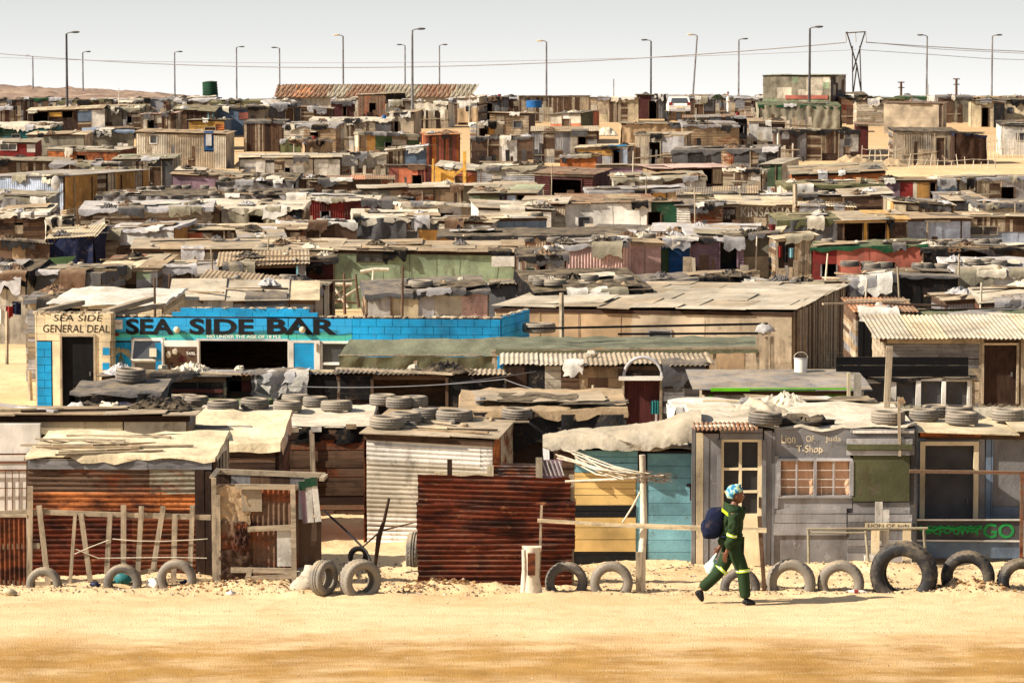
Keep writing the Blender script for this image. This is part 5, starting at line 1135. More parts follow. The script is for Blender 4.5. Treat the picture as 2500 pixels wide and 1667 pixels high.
A('dark low tarpaulin tent|in front of the teal posted shack',470,625,680,700,h=1.5,w='tp',c=['c:char'],r='tarp',rc=['c:grey'],dep=3,rise=.4,seed=67)
A('wicker roofed shack|with red board end behind the white sheeted shack',480,700,706,722,w='pan',c=['p:bone','p:salmon','p:bone'],r='corr',rc=['p:tan','p:dgrey'],dep=4,cl=3,seed=68)
A('grey and bone board shack|left of the leaning log pile',640,790,697,730,w='fl',c=['p:lgrey','p:bone'],r='corr',rc=['p:bone','p:dgrey'],dep=3,cl=3,seed=69,ty=1)
A('white plastered patchwork shack|with rags along its roof edge',898,1190,722,772,w=[(898,715,955,800,'fl',['p:white']),(955,715,1020,800,'pan',['p:bone','p:cream']),(1020,715,1060,800,'fl',['p:lgrey']),(1060,715,1128,800,'fl',['p:bone']),(1128,700,1190,800,'fl',['p:pink'])],r='tarp',rc=['c:dgrey'],dep=4,cl=2,fr=.15,tilt=.12,seed=70)
E_=SHACKS[-1]; roof_tyre(1027,705,60,E_)
A('brown stained plaster shack|under a wavy roof edge near the white plastered shack',1190,1312,700,760,w='fl',c=['p:grey','p:brown'],r='corr',rc=['p:cream','p:bone'],dep=4,cl=1,seed=71)
A('ragged tarpaulin shack|with many tyres left of the salmon shack',1312,1585,716,755,w='pan',c=['c:bone','p:lgrey','p:bone','p:grey'],r='tarp',rc=['c:black'],dep=4.5,cl=4,fr=.6,seed=72,ty=2)
E_=SHACKS[-1]; [roof_tyre(u,v,w_,E_) for u,v,w_ in ((1355,702,58),(1312,692,45),(1440,690,45),(1320,700,40))]
A('salmon plywood shack|with dark doorway behind the large beige hall',1585,1822,690,742,w=[(1585,680,1680,760,'ph',['p:salmon','w:salmon']),(1715,680,1795,760,'fl',['p:peach']),(1795,680,1822,760,'fl',['p:dgreen']),(1680,680,1715,690,'ph',['w:brown'])],r='tarp',rc=['c:khaki'],dep=4.5,cl=2,fr=.25,o=[('hole',1684,1712,694,770)],tilt=.15,seed=73)
A('white tarpaulin shack|under the row of white awning panels',1820,1905,690,742,w='tp',c=['c:white'],r='flat',rc=['p:lgrey'],dep=4,seed=74)
A('dark open front shack|beneath long white awning boards',1870,2045,700,742,w=[(1870,690,2045,722,'pan',['p:white','p:lgrey']),(1965,722,1972,760,'pv',['v:beige'])],r='flat',rc=['p:tan','p:dgrey'],dep=4,cl=3,o=[('hole',1905,1965,724,760),('hole',1973,2040,724,760)],seed=75)
A('rusty upright sheet shack|with black tarpaulin skirt and leaning sticks',2045,2145,690,745,w=[(2045,680,2145,712,'tp',['c:black']),(2045,712,2145,760,'cv',['r:rust','r:rust','r:salmon'])],r='tarp',rc=['c:char'],dep=4,cl=2,seed=76)
A('long black tarpaulin shack|behind the tall stick fence at right',2145,2332,672,745,w='fl',c=['p:black'],r='tarp',rc=['c:dgrey'],dep=4.5,cl=1,fr=.1,seed=77)
E_=SHACKS[-1]; [roof_tyre(u,v,w_,E_) for u,v,w_ in ((2130,660,40),(2118,650,36),(2075,642,48),(2160,640,40),(2245,638,42),(2258,640,38),(2300,640,40),(2330,655,38))]
A('white sacking shack|at the right edge beside the black tarpaulin shack',2332,2560,664,720,w=[(2332,660,2405,740,'fl',['p:white']),(2405,650,2560,740,'tp',['c:white'])],r='tarp',rc=['c:lgrey'],dep=4.5,cl=2,fr=.15,seed=78)
E_=SHACKS[-1]; [roof_tyre(u,v,w_,E_) for u,v,w_ in ((2375,650,40),(2410,648,40),(2440,652,38))]
stickfence('tall bare stick fence with wires before the black tarpaulin wall',2048,2345,690,775,11,[695,716,727,735],r_=.02,d=dT(765))
A('corrugated scrap shed|with half open box beside the crouching person',2312,2400,735,790,w=[(2312,730,2366,820,'cv',['p:lgrey','p:grey']),(2366,730,2400,820,'ch',['r:lgrey'])],r='flat',rc=['p:beige'],dep=2,cl=1,seed=79)
A('brown scrap box shed|with dark boards at the right edge',2400,2560,742,790,w='ph',c=['w:dbrown','r:maroon','w:brown'],r='flat',rc=['p:dgrey','p:bone'],dep=2,cl=2,seed=80)
A('green tarpaulin roof shack|directly above the asbestos roof house',2230,2560,790,800,h=2.0,w='pan',r='tarp',rc=['c:dgreen'],dep=2.5,cl=1,seed=81)
A('rusty slat roofed shack|right beside the beige hall plank wall',2095,2225,765,840,w=[(2095,755,2165,900,'pv',['v:black']),(2165,755,2225,900,'fl',['p:bone'])],r='corr',rc=['r:orange','r:rust'],dep=3,seed=82)
# green and pink row
A('sage green sheet metal shack|with small dark window and brown roof',812,1272,612,735,w='fl',c=['p:sage'],r='flat',rc=['p:tan','p:beige','p:tan'],dep=5,rise=.25,cl=3,seed=90,o=[('win',873,935,609,637,'p:dbrown')],sw='fl',scx=['p:sage'],tilt=-.1)
f=SHACKS[-1]['f']; m=MB(); f.wbox(m,1200,625,1270,650,-.3,-.27,'p:white'); m.build('awning',SHACKS[-1]['o'])
A('white and teal door shack|between the sage and pink shacks',1272,1375,628,685,w='pan',c=['p:white','p:pink','p:lgrey'],r='tarp',rc=['c:char'],dep=3,o=[('door',1283,1305,655,690,'p:teal'),('hole',1315,1332,645,690)],seed=91)
A('pale pink corrugated shack|with loose tyres and rags on its roof',1355,1517,602,668,w='cv',c=['p:pink','p:pink'],r='tarp',rc=['c:grey'],dep=5,cl=3,seed=92)
E_=SHACKS[-1]; [roof_tyre(u,v,w_,E_) for u,v,w_ in ((1285,595,40),(1353,594,38),(1460,588,34),(1483,590,36),(1585,585,34))]
A('plain pinkish grey panel shack|between pink corrugated and blue shacks',1517,1612,592,665,w='fl',c=['p:pink'],r='flat',rc=['p:tan'],dep=5,seed=93)
A('deep blue plank shack|with green door strip and slanted roof',1612,1682,584,655,w=[(1612,608,1633,680,'pl',['p:green']),(1633,575,1682,680,'ph',['p:blue']),(1612,575,1633,608,'ph',['p:blue'])],r='flat',rc=['p:beige'],dep=4,seed=94,yaw=8)
A('mauve corrugated shack|with dark doorway under a tarpaulin roof',1682,1812,582,655,w='ch',c=['p:mauve','p:mauve'],r='tarp',rc=['c:lgrey'],dep=5,cl=2,o=[('hole',1757,1800,590,655,'p:mauve')],seed=95,fr=.1)
A('olive beige wall shack|right of the mauve corrugated shack',1812,1895,578,628,w=[(1812,570,1895,628,'fl',['p:khaki']),(1812,628,1895,680,'fl',['p:cream'])],r='flat',rc=['p:cream'],dep=4,seed=96,o=[])
A('washing hung porch|with tall reeds right of the olive beige wall shack',1895,1985,585,655,w=[(1895,580,1900,680,'pv',['v:beige']),(1940,580,1950,680,'pv',['v:tan']),(1950,580,1985,680,'pv',['v:beige','v:brown'])],r='flat',rc=['p:cream'],dep=3,seed=97,cl=1)
f=SHACKS[-1]['f']; 
for k,(u0,u1,v0,v1,mt,lb) in enumerate(((1898,1907,600,628,'f:red','red striped washing on the porch line'),(1912,1922,598,640,'f:black','black washing on the porch line'),(1924,1935,605,628,'f:turq','pale green washing on the porch line'))):
    m=MB(); a,zt=f.at(u0,v0); b,zb=f.at(u1,v1); m.grid(lambda p,q:(a+(b-a)*p,-.25+.03*math.sin(p*9),zt+(zb-zt)*q),5,3,mt); o=m.build('laundry'); o.location=f.o; tag(o,lb+' under a porch','laundry')
A('faded brick red wall shack|with weeds and rags along its roof',1982,2255,606,655,w='fl',c=['p:coral','p:red'],r='tarp',rc=['c:dgreen','c:char'],dep=4.5,cl=3,seed=98)
E_=SHACKS[-1]; roof_tyre(2020,598,32,E_)
A('black open shack|with upright tyre in front at the right',2255,2560,610,650,w=[(2255,600,2310,680,'tp',['c:black']),(2450,600,2560,680,'pv',['v:brown','v:dbrown'])],r='tarp',rc=['c:char'],dep=4.5,cl=3,o=[('hole',2320,2440,614,680)],seed=99,ty=2)
p=P(2353,640,dT(645)-3); tyre(Vector((p.x,p.y,p.z+.15)),.33,.18,(0,0,.1),'rubber','pale tyre hanging upright before the black open shack','loose tyres about the settlement')
E_=SHACKS[-1]; [roof_tyre(u,v,w_,E_) for u,v,w_ in ((2310,592,36),(2375,585,28),(2430,585,34),(2340,594,36),(2400,592,24))]
A('big teal posted shack|with long beige corrugated roof',540,745,652,700,w=[(725,640,745,720,'cv',['p:grey'])],r='corr',rc=['p:tan','p:beige'],dep=5,rise=.2,o=[('hole',545,725,650,720,'q:turq')],seed=100)
A('charcoal planked shack|behind the beige corrugated roof',628,815,612,640,w='ph',c=['w:char','p:dgrey'],r='flat',rc=['p:beige'],dep=4,cl=3,seed=101,ty=1)
A('red and cardboard scrap hut|tucked left of the sage green shack',735,812,640,690,w='pan',c=['p:tan','p:dred','p:ochre'],r='tarp',rc=['c:char'],dep=3,cl=2,seed=102)
A('terracotta plaster shack|left of the charcoal planked shack',590,692,582,612,w='fl',c=['p:salmon'],r='flat',rc=TB,dep=4,cl=2,seed=103)
A('white painted panel shack|with orange side and rag roof at left',245,425,567,625,w=[(245,560,292,590,'fl',['p:dgrey']),(245,590,292,640,'ph',['w:beige']),(292,560,425,603,'fl',['p:white']),(292,603,425,640,'ph',['w:brown'])],r='tarp',rc=['c:lgrey'],dep=4,yaw=-12,sw='pv',scx=['p:ochre'],cl=3,fr=.15,seed=104)
A('bone coloured board shack|with low horizontal roof left of centre',330,632,608,640,w='pan',c=['p:bone','p:lgrey','w:beige','p:dgrey'],r='flat',rc=['p:tan','p:beige'],dep=4,cl=3,seed=105)
A('rough brown hut|with beige door panels at the left edge',-50,122,585,650,w=[(-50,580,30,680,'fl',['p:brown']),(30,580,64,680,'fl',['p:tan']),(64,580,122,680,'fl',['p:brown'])],r='corr',rc=['p:bone','p:cream'],dep=4,cl=1,seed=106)
A('black draped porch shack|with slack green sheet in front',122,232,585,640,w='tp',c=['c:navy'],r='corr',rc=['p:cream'],dep=4,seed=107)
m=MB(); f=SHACKS[-1]['f']; m.grid(lambda p,q:(lambda t:(t[0],-.5,t[1]-.3*math.sin(PI*p)*q*1.3))(f.at(123+68*p,628-5*p)),14,3,'c:green'); o=m.build('green_sheet'); o.location=f.o; tag(o,'slack green sheet strung before the black draped porch','tarpaulin')
A('light brown plank shack|between the black draped porch and white panels',232,250,570,640,w='ph',c=['w:tan'],r='flat',rc=TB,dep=4,seed=108,cl=0)
# dark tank pieces
p=P(278,636,dT(640)); m=MB(); m.tube([(0,0,0),(0,0,.75)],[.55,.55],'p:grey',20); m.box(.35,.6,-.5,.1,0,.8,'p:black'); o=m.build('metal_drum'); o.location=p; tag(o,'big grey metal drum cut open beside the bone coloured shack','drum')
# row 520-560
A('dark brown timber hut|with beige door at the far left',-50,120,532,575,w='ph',c=['w:brown','w:dbrown'],r='tarp',rc=['c:khaki'],dep=4,cl=2,seed=120,o=[('patch',36,57,550,575,'p:beige')])
A('sagging white cloth hut|right of the dark brown timber hut',120,180,538,580,w='tp',c=['c:bone'],r='tarp',rc=['c:char'],dep=3,seed=121)
A('mixed plank shack|with grey tarpaulin roof under the reed fences',180,470,560,600,w='pan',c=['p:bone','w:beige','p:ochre'],r='tarp',rc=['c:grey'],dep=5,cl=4,seed=122)
A('long sand roofed shack|crossed by loose boards left of the tarpaulin heap',430,740,563,590,w='pan',c=['p:tan','p:salmon','w:beige'],r='flat',rc=['p:cream','p:tan','p:beige'],dep=5,cl=4,seed=123)
A('silver rag roof shack|with plywood end left of centre',690,870,545,580,w='pan',c=['w:brown','p:brown','w:beige'],r='tarp',rc=['c:white'],dep=4,cl=3,fr=.3,seed=124)
A('grey tarpaulin tent shack|with ochre plywood corner near the centre',865,1072,532,590,w=[(865,525,992,590,'tp',['c:dgrey']),(992,525,1004,610,'pv',['v:brown']),(1004,525,1072,560,'tp',['c:dgrey']),(1004,560,1072,610,'pl',['p:ochre'])],r='tarp',rc=['c:bone'],dep=5,cl=3,fr=.3,seed=125)
A('white ribbed metal shack|right of the grey tarpaulin tent',1072,1200,540,575,w='ch',c=['p:white','p:bone'],r='flat',rc=TB,dep=4,seed=126)
A('slate blue sheet shack|behind the long green felt roof',1200,1332,536,556,w='fl',c=['p:steel'],r='flat',rc=TB,dep=4,seed=127,ty=1)
A('long green felt roof shack|stretching across the centre of the settlement',1072,1530,580,600,w='pan',c=['p:tan','p:ochre','p:brown'],r='tarp',rc=['c:khaki'],dep=6,rise=.35,cl=2,fr=.3,seed=128)
A('grey ribbed roof shack|right of the long green felt roof',1440,1670,566,600,w='fl',c=['p:grey'],r='corr',rc=['p:dgrey','p:grey'],dep=5,rise=.3,cl=2,seed=129)
A('dusty grey tarpaulin shack|above the mauve corrugated shack',1590,1850,572,590,w='tp',c=['c:grey'],r='tarp',rc=['c:lgrey'],dep=4,rise=.3,cl=3,seed=130)
A('bright white long shack|with dark green end wall',1377,1652,500,542,w=[(1377,490,1590,560,'fl',['q:white']),(1590,490,1652,560,'fl',['p:dgreen'])],r='corr',rc=['r:brown','p:tan'],dep=5,rise=.2,cl=2,seed=131)
A('bone boarded shack|left end of the bright white long shack',1275,1377,500,545,w='pan',c=['p:bone','p:pink','w:bone'],r='flat',rc=TB,dep=4,seed=132)
A('striped black and white hut|beside the dark green end wall',1652,1682,502,535,w='ch',c=['p:black','p:white'],r='flat',rc=['p:dgrey'],dep=3,seed=133,cl=0)
E_=A('tan corrugated drinking bar|with KINSASHA BAR in white letters',1760,1942,500,565,w=[(1760,495,1796,570,'pl',['p:dbrown']),(1796,495,1942,580,'ch',['r:tan','p:tan'])],r='flat',rc=['p:cream','p:bone'],dep=5,cl=0,seed=134,name='corrugated_bar',cat='bar')
text('KINSASHA',E_['f'],1808,505,1932,530,'q:bone',E_['o'],y=-.09,bold=.02); text('BAR',E_['f'],1845,534,1872,545,'q:bone',E_['o'],y=-.09,bold=.02)
text('NO UNDER',E_['f'],1760,512,1794,524,'q:white',E_['o'],y=-.04); text('18',E_['f'],1770,526,1782,534,'q:white',E_['o'],y=-.04)
A('brown corrugated wall shack|with wedge of shade left of the tan bar',1684,1760,502,545,w='ch',c=['r:tan','r:brown'],r='tarp',rc=['c:khaki'],dep=4,seed=135)
A('dark tan corrugated shack|right of the tall pole and KINSASHA lettering',1945,2080,503,535,w='ch',c=['r:brown','r:tan'],r='corr',rc=['p:cream'],dep=4,cl=2,seed=136)
pole(1941,450,535,.13,'thick brown square pole beside the KINSASHA lettering',d=dT(500,2.2)-1)
A('yellow pergola shack|with dark cluttered interior',2040,2208,540,592,w=[(2040,535,2208,543,'ph',['w:gold']),(2108,540,2116,620,'pv',['v:gold']),(2164,540,2170,620,'pv',['v:gold'])],r='flat',rc=['p:beige','p:gold'],dep=4,cl=2,o=[('hole',2060,2106,545,620),('hole',2118,2162,545,620)],seed=137)
A('ragged grey tarpaulin heap shack|left of the yellow pergola',1900,2040,540,590,w='tp',c=['c:dgrey'],r='tarp',rc=['c:olive'],dep=4,cl=2,fr=.4,seed=138)
A('pale blue panel shack|with patched seams at the right',2210,2362,536,600,w='pan',c=['p:bluegrey','p:bluegrey'],r='flat',rc=['p:char','p:tan'],dep=5,cl=2,seed=139)
A('plank and window shack|with yellow green window frames at right edge',2362,2560,530,600,w=[(2362,525,2560,565,'pv',['v:beige','v:brown','v:beige']),(2362,565,2560,620,'fl',['p:bluegrey'])],r='flat',rc=TB,dep=5,cl=2,seed=140,o=[('win',2366,2398,554,572,'q:khaki'),('win',2402,2434,554,572,'q:khaki')])
A('barrel red corrugated shack|with green tyre strewn roof left of centre',738,926,486,520,w='cv',c=['p:dred','p:red','p:dred'],r='tarp',rc=['c:khaki'],dep=5,rise=.2,cl=2,fr=.12,seed=141)
E_=SHACKS[-1]; [roof_tyre(u,v,w_,E_) for u,v,w_ in ((745,463,30),(800,470,28),(830,470,28),(872,470,30),(654,478,22))]
A('dark tarpaulin corner hut|right of the barrel red corrugated shack',926,985,490,520,w='tp',c=['c:char'],r='tarp',rc=['c:dgrey'],dep=4,cl=2,seed=142)
A('bone fenced shack|with pale boards in the centre',985,1148,497,530,w='pan',c=['p:bone','p:white','p:beige'],r='tarp',rc=['c:bone'],dep=5,cl=1,seed=143)
A('olive green shack|with blue and pink doorway near the centre',1148,1305,473,512,w=[(1148,465,1172,530,'fl',['p:sage']),(1172,465,1222,530,'fl',['p:olive']),(1222,465,1238,530,'fl',['p:maroon']),(1238,465,1262,530,'fl',['p:bluegrey']),(1280,465,1305,530,'fl',['p:salmon'])],r='flat',rc=['p:khaki','p:sage'],dep=5,rise=.2,o=[('hole',1262,1280,475,530)],seed=144)
A('white roof edge shack|below the olive green shack',1170,1345,508,528,w='fl',c=['q:white'],r='flat',rc=['p:bone','p:beige'],dep=4,cl=2,seed=145)
for (u0,u1,vt,vb,n) in ((0,118,503,535,16),(130,200,508,560,14),(200,330,512,550,20),(330,470,512,550,18),(480,540,508,545,14),(600,650,505,545,12)):
    stickfence(f'grey stick and pallet fence {["at the far left edge","right of the dark brown timber hut","with woven brush below the tarpaulin roof","beside the small white window","under the flat beige roof","left of the barrel red corrugated shack"][[0,130,200,330,480,600].index(u0)]}',u0,u1,vt,vb,n,[vt+4,vt+14,vt+26],r_=.022,d=dT(vb+12))
A('brushwood walled shack|with grey tarpaulin roof left of centre',200,520,512,550,w='ph',c=['w:beige','w:brown'],r='tarp',rc=['c:khaki'],dep=5,cl=4,fr=.25,seed=146,ty=2)
A('shaded canvas stall|beside the barrel red corrugated shack',470,740,508,550,w=[(470,500,560,560,'pan',BW),(560,500,690,560,'tp',['c:khaki']),(690,500,738,560,'pv',['v:black'])],r='tarp',rc=['c:bone'],dep=4,cl=2,ty=1,seed=147)
A('fuzzy grey roof shack|at the left edge below the pale blue wall',-40,120,480,520,w='tp',c=['c:grey'],r='tarp',rc=['c:khaki'],dep=4,cl=1,seed=148)
E_=A('pale blue metal shop|with long ochre side wall and satellite dish',-60,160,432,500,h=2.5,w='cv',c=['q:bluegrey','q:bluegrey'],r='corr',rc=['p:lgrey','p:bone'],dep=13,rise=.4,yaw=-22,cl=1,sw='pan',scx=['p:ochre','p:ochre'],seed=149)
m=MB(); f=E_['f']; c_=f.pt(136,447,-.4); m.blob((0,0,0),(.26,.07,.4),'q:white',18,0); m.tube([(0,0,0),(-.05,-.35,-.05)],.02,'g:grey',5); m.tube([(0,.05,0),(-.15,.25,-.4)],.03,'g:grey',5); o=m.build('satellite_dish'); M_=f.o+Matrix.Rotation(f.yaw,3,'Z')@c_; o.location=M_; tag(o,'white satellite dish on the pale blue metal shop','satellite dish')
f=Fac(165,SHACKS[-1]['d']-1.5)
A('green tyre covered roof shack|right of the satellite dish',240,740,480,500,w='tp',c=['c:grey'],r='tarp',rc=['c:khaki'],dep=7,rise=.4,cl=5,fr=.2,ty=0,seed=150)
E_=SHACKS[-1]; [roof_tyre(u,v,w_,E_) for u,v,w_ in ((345,468,24),(368,466,24),(392,465,22),(430,460,26),(455,458,24),(500,458,22),(520,478,26),(560,470,24),(590,472,22),(620,476,24),(660,480,24),(280,482,26))]
A('rose brown flat wall shack|above the tyre covered roof',425,575,425,455,w='fl',c=['p:mauve'],r='flat',rc=TB,dep=4,seed=151)
A('dark netted roof shack|with tyres above the red corrugated shack',535,720,445,470,w='tp',c=['c:grey'],r='tarp',rc=['c:khaki'],dep=5,rise=.3,cl=3,ty=2,seed=152)
A('rusty slat roof shack|behind the red corrugated shack',700,960,440,470,w='pan',c=['p:brown','p:ochre','w:brown'],r='corr',rc=['r:salmon','r:brown'],dep=5,rise=.3,cl=3,seed=153)
A('long bone roof shack|in front of the yellow scaffold structure',880,1305,462,475,w='pan',c=['p:khaki','p:tan'],r='flat',rc=['p:beige','p:bone'],dep=4,rise=.2,cl=2,seed=154)
E_=A('dark red corrugated garage|with wide black opening',1307,1445,424,490,h=2.4,w='ch',c=['p:dred','p:maroon'],r='flat',rc=['p:dred','r:brown'],dep=6,yaw=-14,sw='ch',scx=['p:maroon'],o=[('hole',1342,1420,435,500,'p:maroon')],seed=155,cl=0)
A('pale corrugated shack|with tangled roof left of the dark red garage',1165,1307,412,450,w='ch',c=['p:bone','p:lgrey'],r='tarp',rc=['c:khaki'],dep=4,cl=3,seed=156)
A('coral red shack|left of the yellow scaffold structure',950,1060,405,452,w=[(950,400,972,460,'fl',['p:coral']),(972,400,1020,460,'fl',['p:salmon']),(1020,400,1060,460,'pv',['p:coral','p:dred'])],r='flat',rc=['p:dred','p:tan'],dep=4,cl=2,seed=157,over=.05)
A('yellow timber stall|with slanting planks and red lower boards',1062,1165,407,452,w=[(1062,400,1110,460,'pl',['q:gold']),(1110,400,1165,420,'pl',['p:coral']),(1110,420,1165,460,'pan',['p:orange','p:coral'])],r='flat',rc=['p:bone'],dep=3,cl=1,seed=158,over=.03)
f=SHACKS[-1]['f']; m=MB(); f.wbeam(m,(1056,405),(1108,430),.18,'w:gold',-.3,.05); f.wbeam(m,(1110,428),(1135,410),.16,'w:gold',-.3,.05); f.wbeam(m,(1136,370),(1136,450),.2,'v:gold',-.3,.1); f.wbeam(m,(1060,388),(1058,455),.12,'v:gold',-.3,.1); m.build('scaffold',SHACKS[-1]['o'])
A('ochre roofed shop|with blue cloth over its dark doorway',1405,1530,362,405,w=[(1405,360,1495,410,'pan',['p:ochre','p:orange','p:tan']),(1515,360,1530,410,'pan',['p:bluegrey'])],r='flat',rc=['p:tan','p:cream'],dep=5,rise=.3,o=[('hole',1497,1513,370,410)],cl=1,seed=159)
f=SHACKS[-1]['f']; m=MB(); a,zt=f.at(1485,354); b,zb=f.at(1530,366); m.grid(lambda p,q:(a+(b-a)*p,-.3,zt+(zb-zt)*q*(1+.5*math.sin(p*14))),12,2,'f:sky'); o=m.build('blue_cloth'); o.location=f.o; tag(o,'bright blue cloth hung over the ochre shop doorway','cloth')
A('orange fronted low shack|with drooping tan roof',1368,1455,383,410,w='fl',c=['p:orange'],r='flat',rc=['p:tan','p:ochre'],dep=4,seed=160,yaw=-8,sw='fl',scx=['p:mauve'])
A('mauve porch house|with pink canopy on posts',1455,1620,405,432,w=[(1455,400,1500,440,'fl',['p:mauve']),(1500,400,1620,440,'fl',['p:mauve'])],r='flat',rc=['p:tan','p:beige'],dep=5,rise=.1,seed=161,cl=0)
A('pink canopy porch|with ochre door right of the mauve house',1600,1762,412,440,w=[(1610,405,1632,450,'pl',['p:ochre']),(1740,405,1762,450,'pv',['v:beige'])],r='flat',rc=['p:pink'],dep=4,rise=.35,o=[('hole',1634,1738,415,450)],seed=162,cl=0,over=.3)
A('turquoise patched shack|left of the pale green hut',1765,1857,412,462,w=[(1765,408,1857,438,'pan',['p:turq','p:white','p:turq']),(1765,438,1857,480,'pan',['p:bone','p:beige'])],r='tarp',rc=['c:khaki'],dep=4,cl=2,seed=163)
A('pale green hut|with corrugated side wall',1857,1903,403,460,w='pan',c=['p:green','p:sage'],r='corr',rc=['p:bone'],dep=4,yaw=-25,sw='ch',scx=['p:bone','p:lgrey'],seed=164,cl=0)
A('long orange plastered house|with shallow gable roof at right',1932,2155,428,465,h=2.4,w='fl',c=['p:orange','p:orange'],r='flat',rc=['p:khaki','p:tan'],dep=6,rise=.35,tilt=.0,cl=1,seed=165,yaw=-3,sw='fl',scx=['p:orange'])
A('dark green felt roof shack|before the long orange house',1920,2150,456,470,w='pan',c=['p:grey','p:bone','c:char'],r='tarp',rc=['c:olive'],dep=5,rise=.3,seed=166,cl=2)
A('red door shack|with brown board walls at right',2150,2335,442,485,w=[(2150,435,2197,490,'pan',GR),(2197,435,2229,490,'pl',['p:red']),(2229,435,2238,490,'pl',['p:bone']),(2238,435,2268,490,'pl',['p:ochre']),(2285,435,2335,490,'pan',['p:grey','p:steel'])],r='flat',rc=['p:tan','p:brown'],dep=4,o=[('hole',2270,2284,448,485)],seed=167)
A('long patched shack|with sagging roof at the right edge',2335,2560,438,485,w='pan',c=['p:bone','p:tan','p:lgrey','p:tan'],r='tarp',rc=['c:khaki'],dep=5,rise=.3,cl=3,seed=168)
A('tan roofed brown shack|right of the KINSASHA pole row behind',2060,2170,480,510,w='ph',c=['w:brown','w:dbrown'],r='flat',rc=['p:bone','p:beige'],dep=5,rise=.3,seed=169)
A('bone patch shack|with narrow cloth panels in the right middle',2180,2320,493,530,w='pan',c=['p:cream','p:bone','w:beige','p:ochre'],r='flat',rc=TB,dep=4,rise=.2,cl=4,seed=170)
A('grey timber long shack|right of the bone patch shack',2320,2400,490,530,w='ph',c=['w:grey','w:brown'],r='flat',rc=TB,dep=4,cl=3,seed=171,yaw=10)
A('cream ribbed shack|at the far right above the plank and window shack',2388,2560,502,525,w='ch',c=['p:cream','p:bone'],r='tarp',rc=['c:khaki'],dep=4,rise=.3,cl=2,seed=172)
A('grey roof yellow rim shack|left of the tan corrugated bar',1655,1840,478,500,w='ch',c=['p:cream','p:bone'],r='corr',rc=['p:dgrey','p:tan'],dep=5,rise=.2,cl=3,seed=173)
A('two tyre roof shack|above the KINSASHA lettering',1840,2080,478,500,w='cv',c=['p:tan','p:dgrey'],r='flat',rc=['p:bone','p:lgrey'],dep=5,rise=.2,cl=2,ty=2,seed=174)
A('netted porch shack|right of the dark red garage',1500,1720,440,475,w='pan',c=['p:bone','p:white','p:brown','v:beige'],r='tarp',rc=['c:khaki'],dep=5,rise=.25,cl=2,seed=175)
A('slanting dark roof shack|under the netted porch shack',1440,1680,470,485,w='pan',c=['p:tan','p:beige','p:ochre'],r='tarp',rc=['c:grey'],dep=4,rise=.35,cl=2,seed=176,yaw=4)
A('cream corrugated roof ridge shack|above the bright white shack',1380,1600,492,500,w='pan',c=TB,r='corr',rc=['p:tan','r:brown'],dep=4,rise=.3,cl=1,seed=177)
# ---- upper rows, 230-400 ----
A('patchwork pale panel shack|above the dark netted roof at left',588,832,386,430,w='pan',c=['p:bone','p:grey','p:white','p:dgrey'],r='flat',rc=['p:cream','p:bone'],dep=4,cl=1,seed=200)
A('mixed white and brown patch shack|left of the coral red shack',836,945,376,430,w='pan',c=['p:white','p:khaki','p:bone','w:brown'],r='tarp',rc=['c:bone'],dep=4,seed=201)
A('slate grey shack|with dark doorways and bunting above coral red shack',945,1040,368,402,w=[(945,360,1040,410,'pan',['p:steel','p:dgrey','p:bone'])],r='flat',rc=['p:bone','p:bluegrey'],dep=4,seed=202,tilt=.25)
A('red brown plank hut|right of the laundry bunting',1042,1122,332,372,w='pv',c=['p:coral','p:orange','v:brown','p:dred'],r='flat',rc=['p:orange'],dep=3,seed=203)
A('ochre and green canvas huts|in the upper middle',880,1022,325,352,w='pan',c=['p:ochre','p:tan','p:green','p:bone'],r='tarp',rc=['c:khaki'],dep=4,cl=3,seed=204)
A('green tarpaulin hut|left in the upper middle rows',688,748,345,372,w='tp',c=['c:olive'],r='tarp',rc=['c:dgreen'],dep=3,seed=205)
A('two tan canvas hut|right of the green tarpaulin hut',748,812,348,374,w='tp',c=['c:tan'],r='tarp',rc=['c:khaki'],dep=3,seed=206)
A('corrugated scrap hut row|left of the long grey upper roof',696,822,308,342,w='ch',c=['r:tan','p:tan','p:bone'],r='tarp',rc=['c:grey'],dep=4,cl=4,seed=207)
A('dark stick walled hut|left of the corrugated scrap huts',600,696,298,350,w='pv',c=['v:brown','v:dbrown','v:beige'],r='tarp',rc=['c:khaki'],dep=4,seed=208)
A('long net roof shack|left of the big beige canvas wall',760,955,292,312,w='pan',c=DK,r='tarp',rc=['c:khaki'],dep=5,cl=4,seed=209)
A('smooth beige block hut|in front of the tall lamp post',950,1012,278,302,w='fl',c=['p:beige'],r='flat',rc=['p:tan'],dep=5,seed=210)
A('beige canvas walled house|right of the tallest lamp post',1012,1092,248,298,w='tp',c=['c:bone'],r='flat',rc=['p:tan','p:beige'],dep=4,yaw=-10,seed=211)
A('white porch house|with sacking screen right of beige canvas house',1092,1168,243,296,w=[(1092,240,1115,300,'fl',['p:grey']),(1115,240,1165,265,'pl',['p:white']),(1115,265,1168,300,'tp',['c:tan'])],r='flat',rc=['p:bone'],dep=4,seed=212)
A('grey wall hut|with dark bushes on roof in upper centre',1168,1240,240,280,w='pv',c=['v:grey','v:beige'],r='tarp',rc=['c:char'],dep=4,seed=213)
A('brick pattern beige hut|left of the black and white corrugated hut',1196,1290,276,315,w='ch',c=['p:beige','p:tan'],r='flat',rc=['p:tan'],dep=5,seed=214,yaw=-8,sw='fl',scx=['p:brown'])
A('small white and yellow kiosk|on the sandy gap in upper centre',1165,1228,300,325,w=[(1165,295,1190,340,'pl',['q:white']),(1190,295,1208,340,'pl',['p:ochre']),(1208,295,1228,340,'pl',['p:bone'])],r='tarp',rc=['c:bone'],dep=3,seed=215)
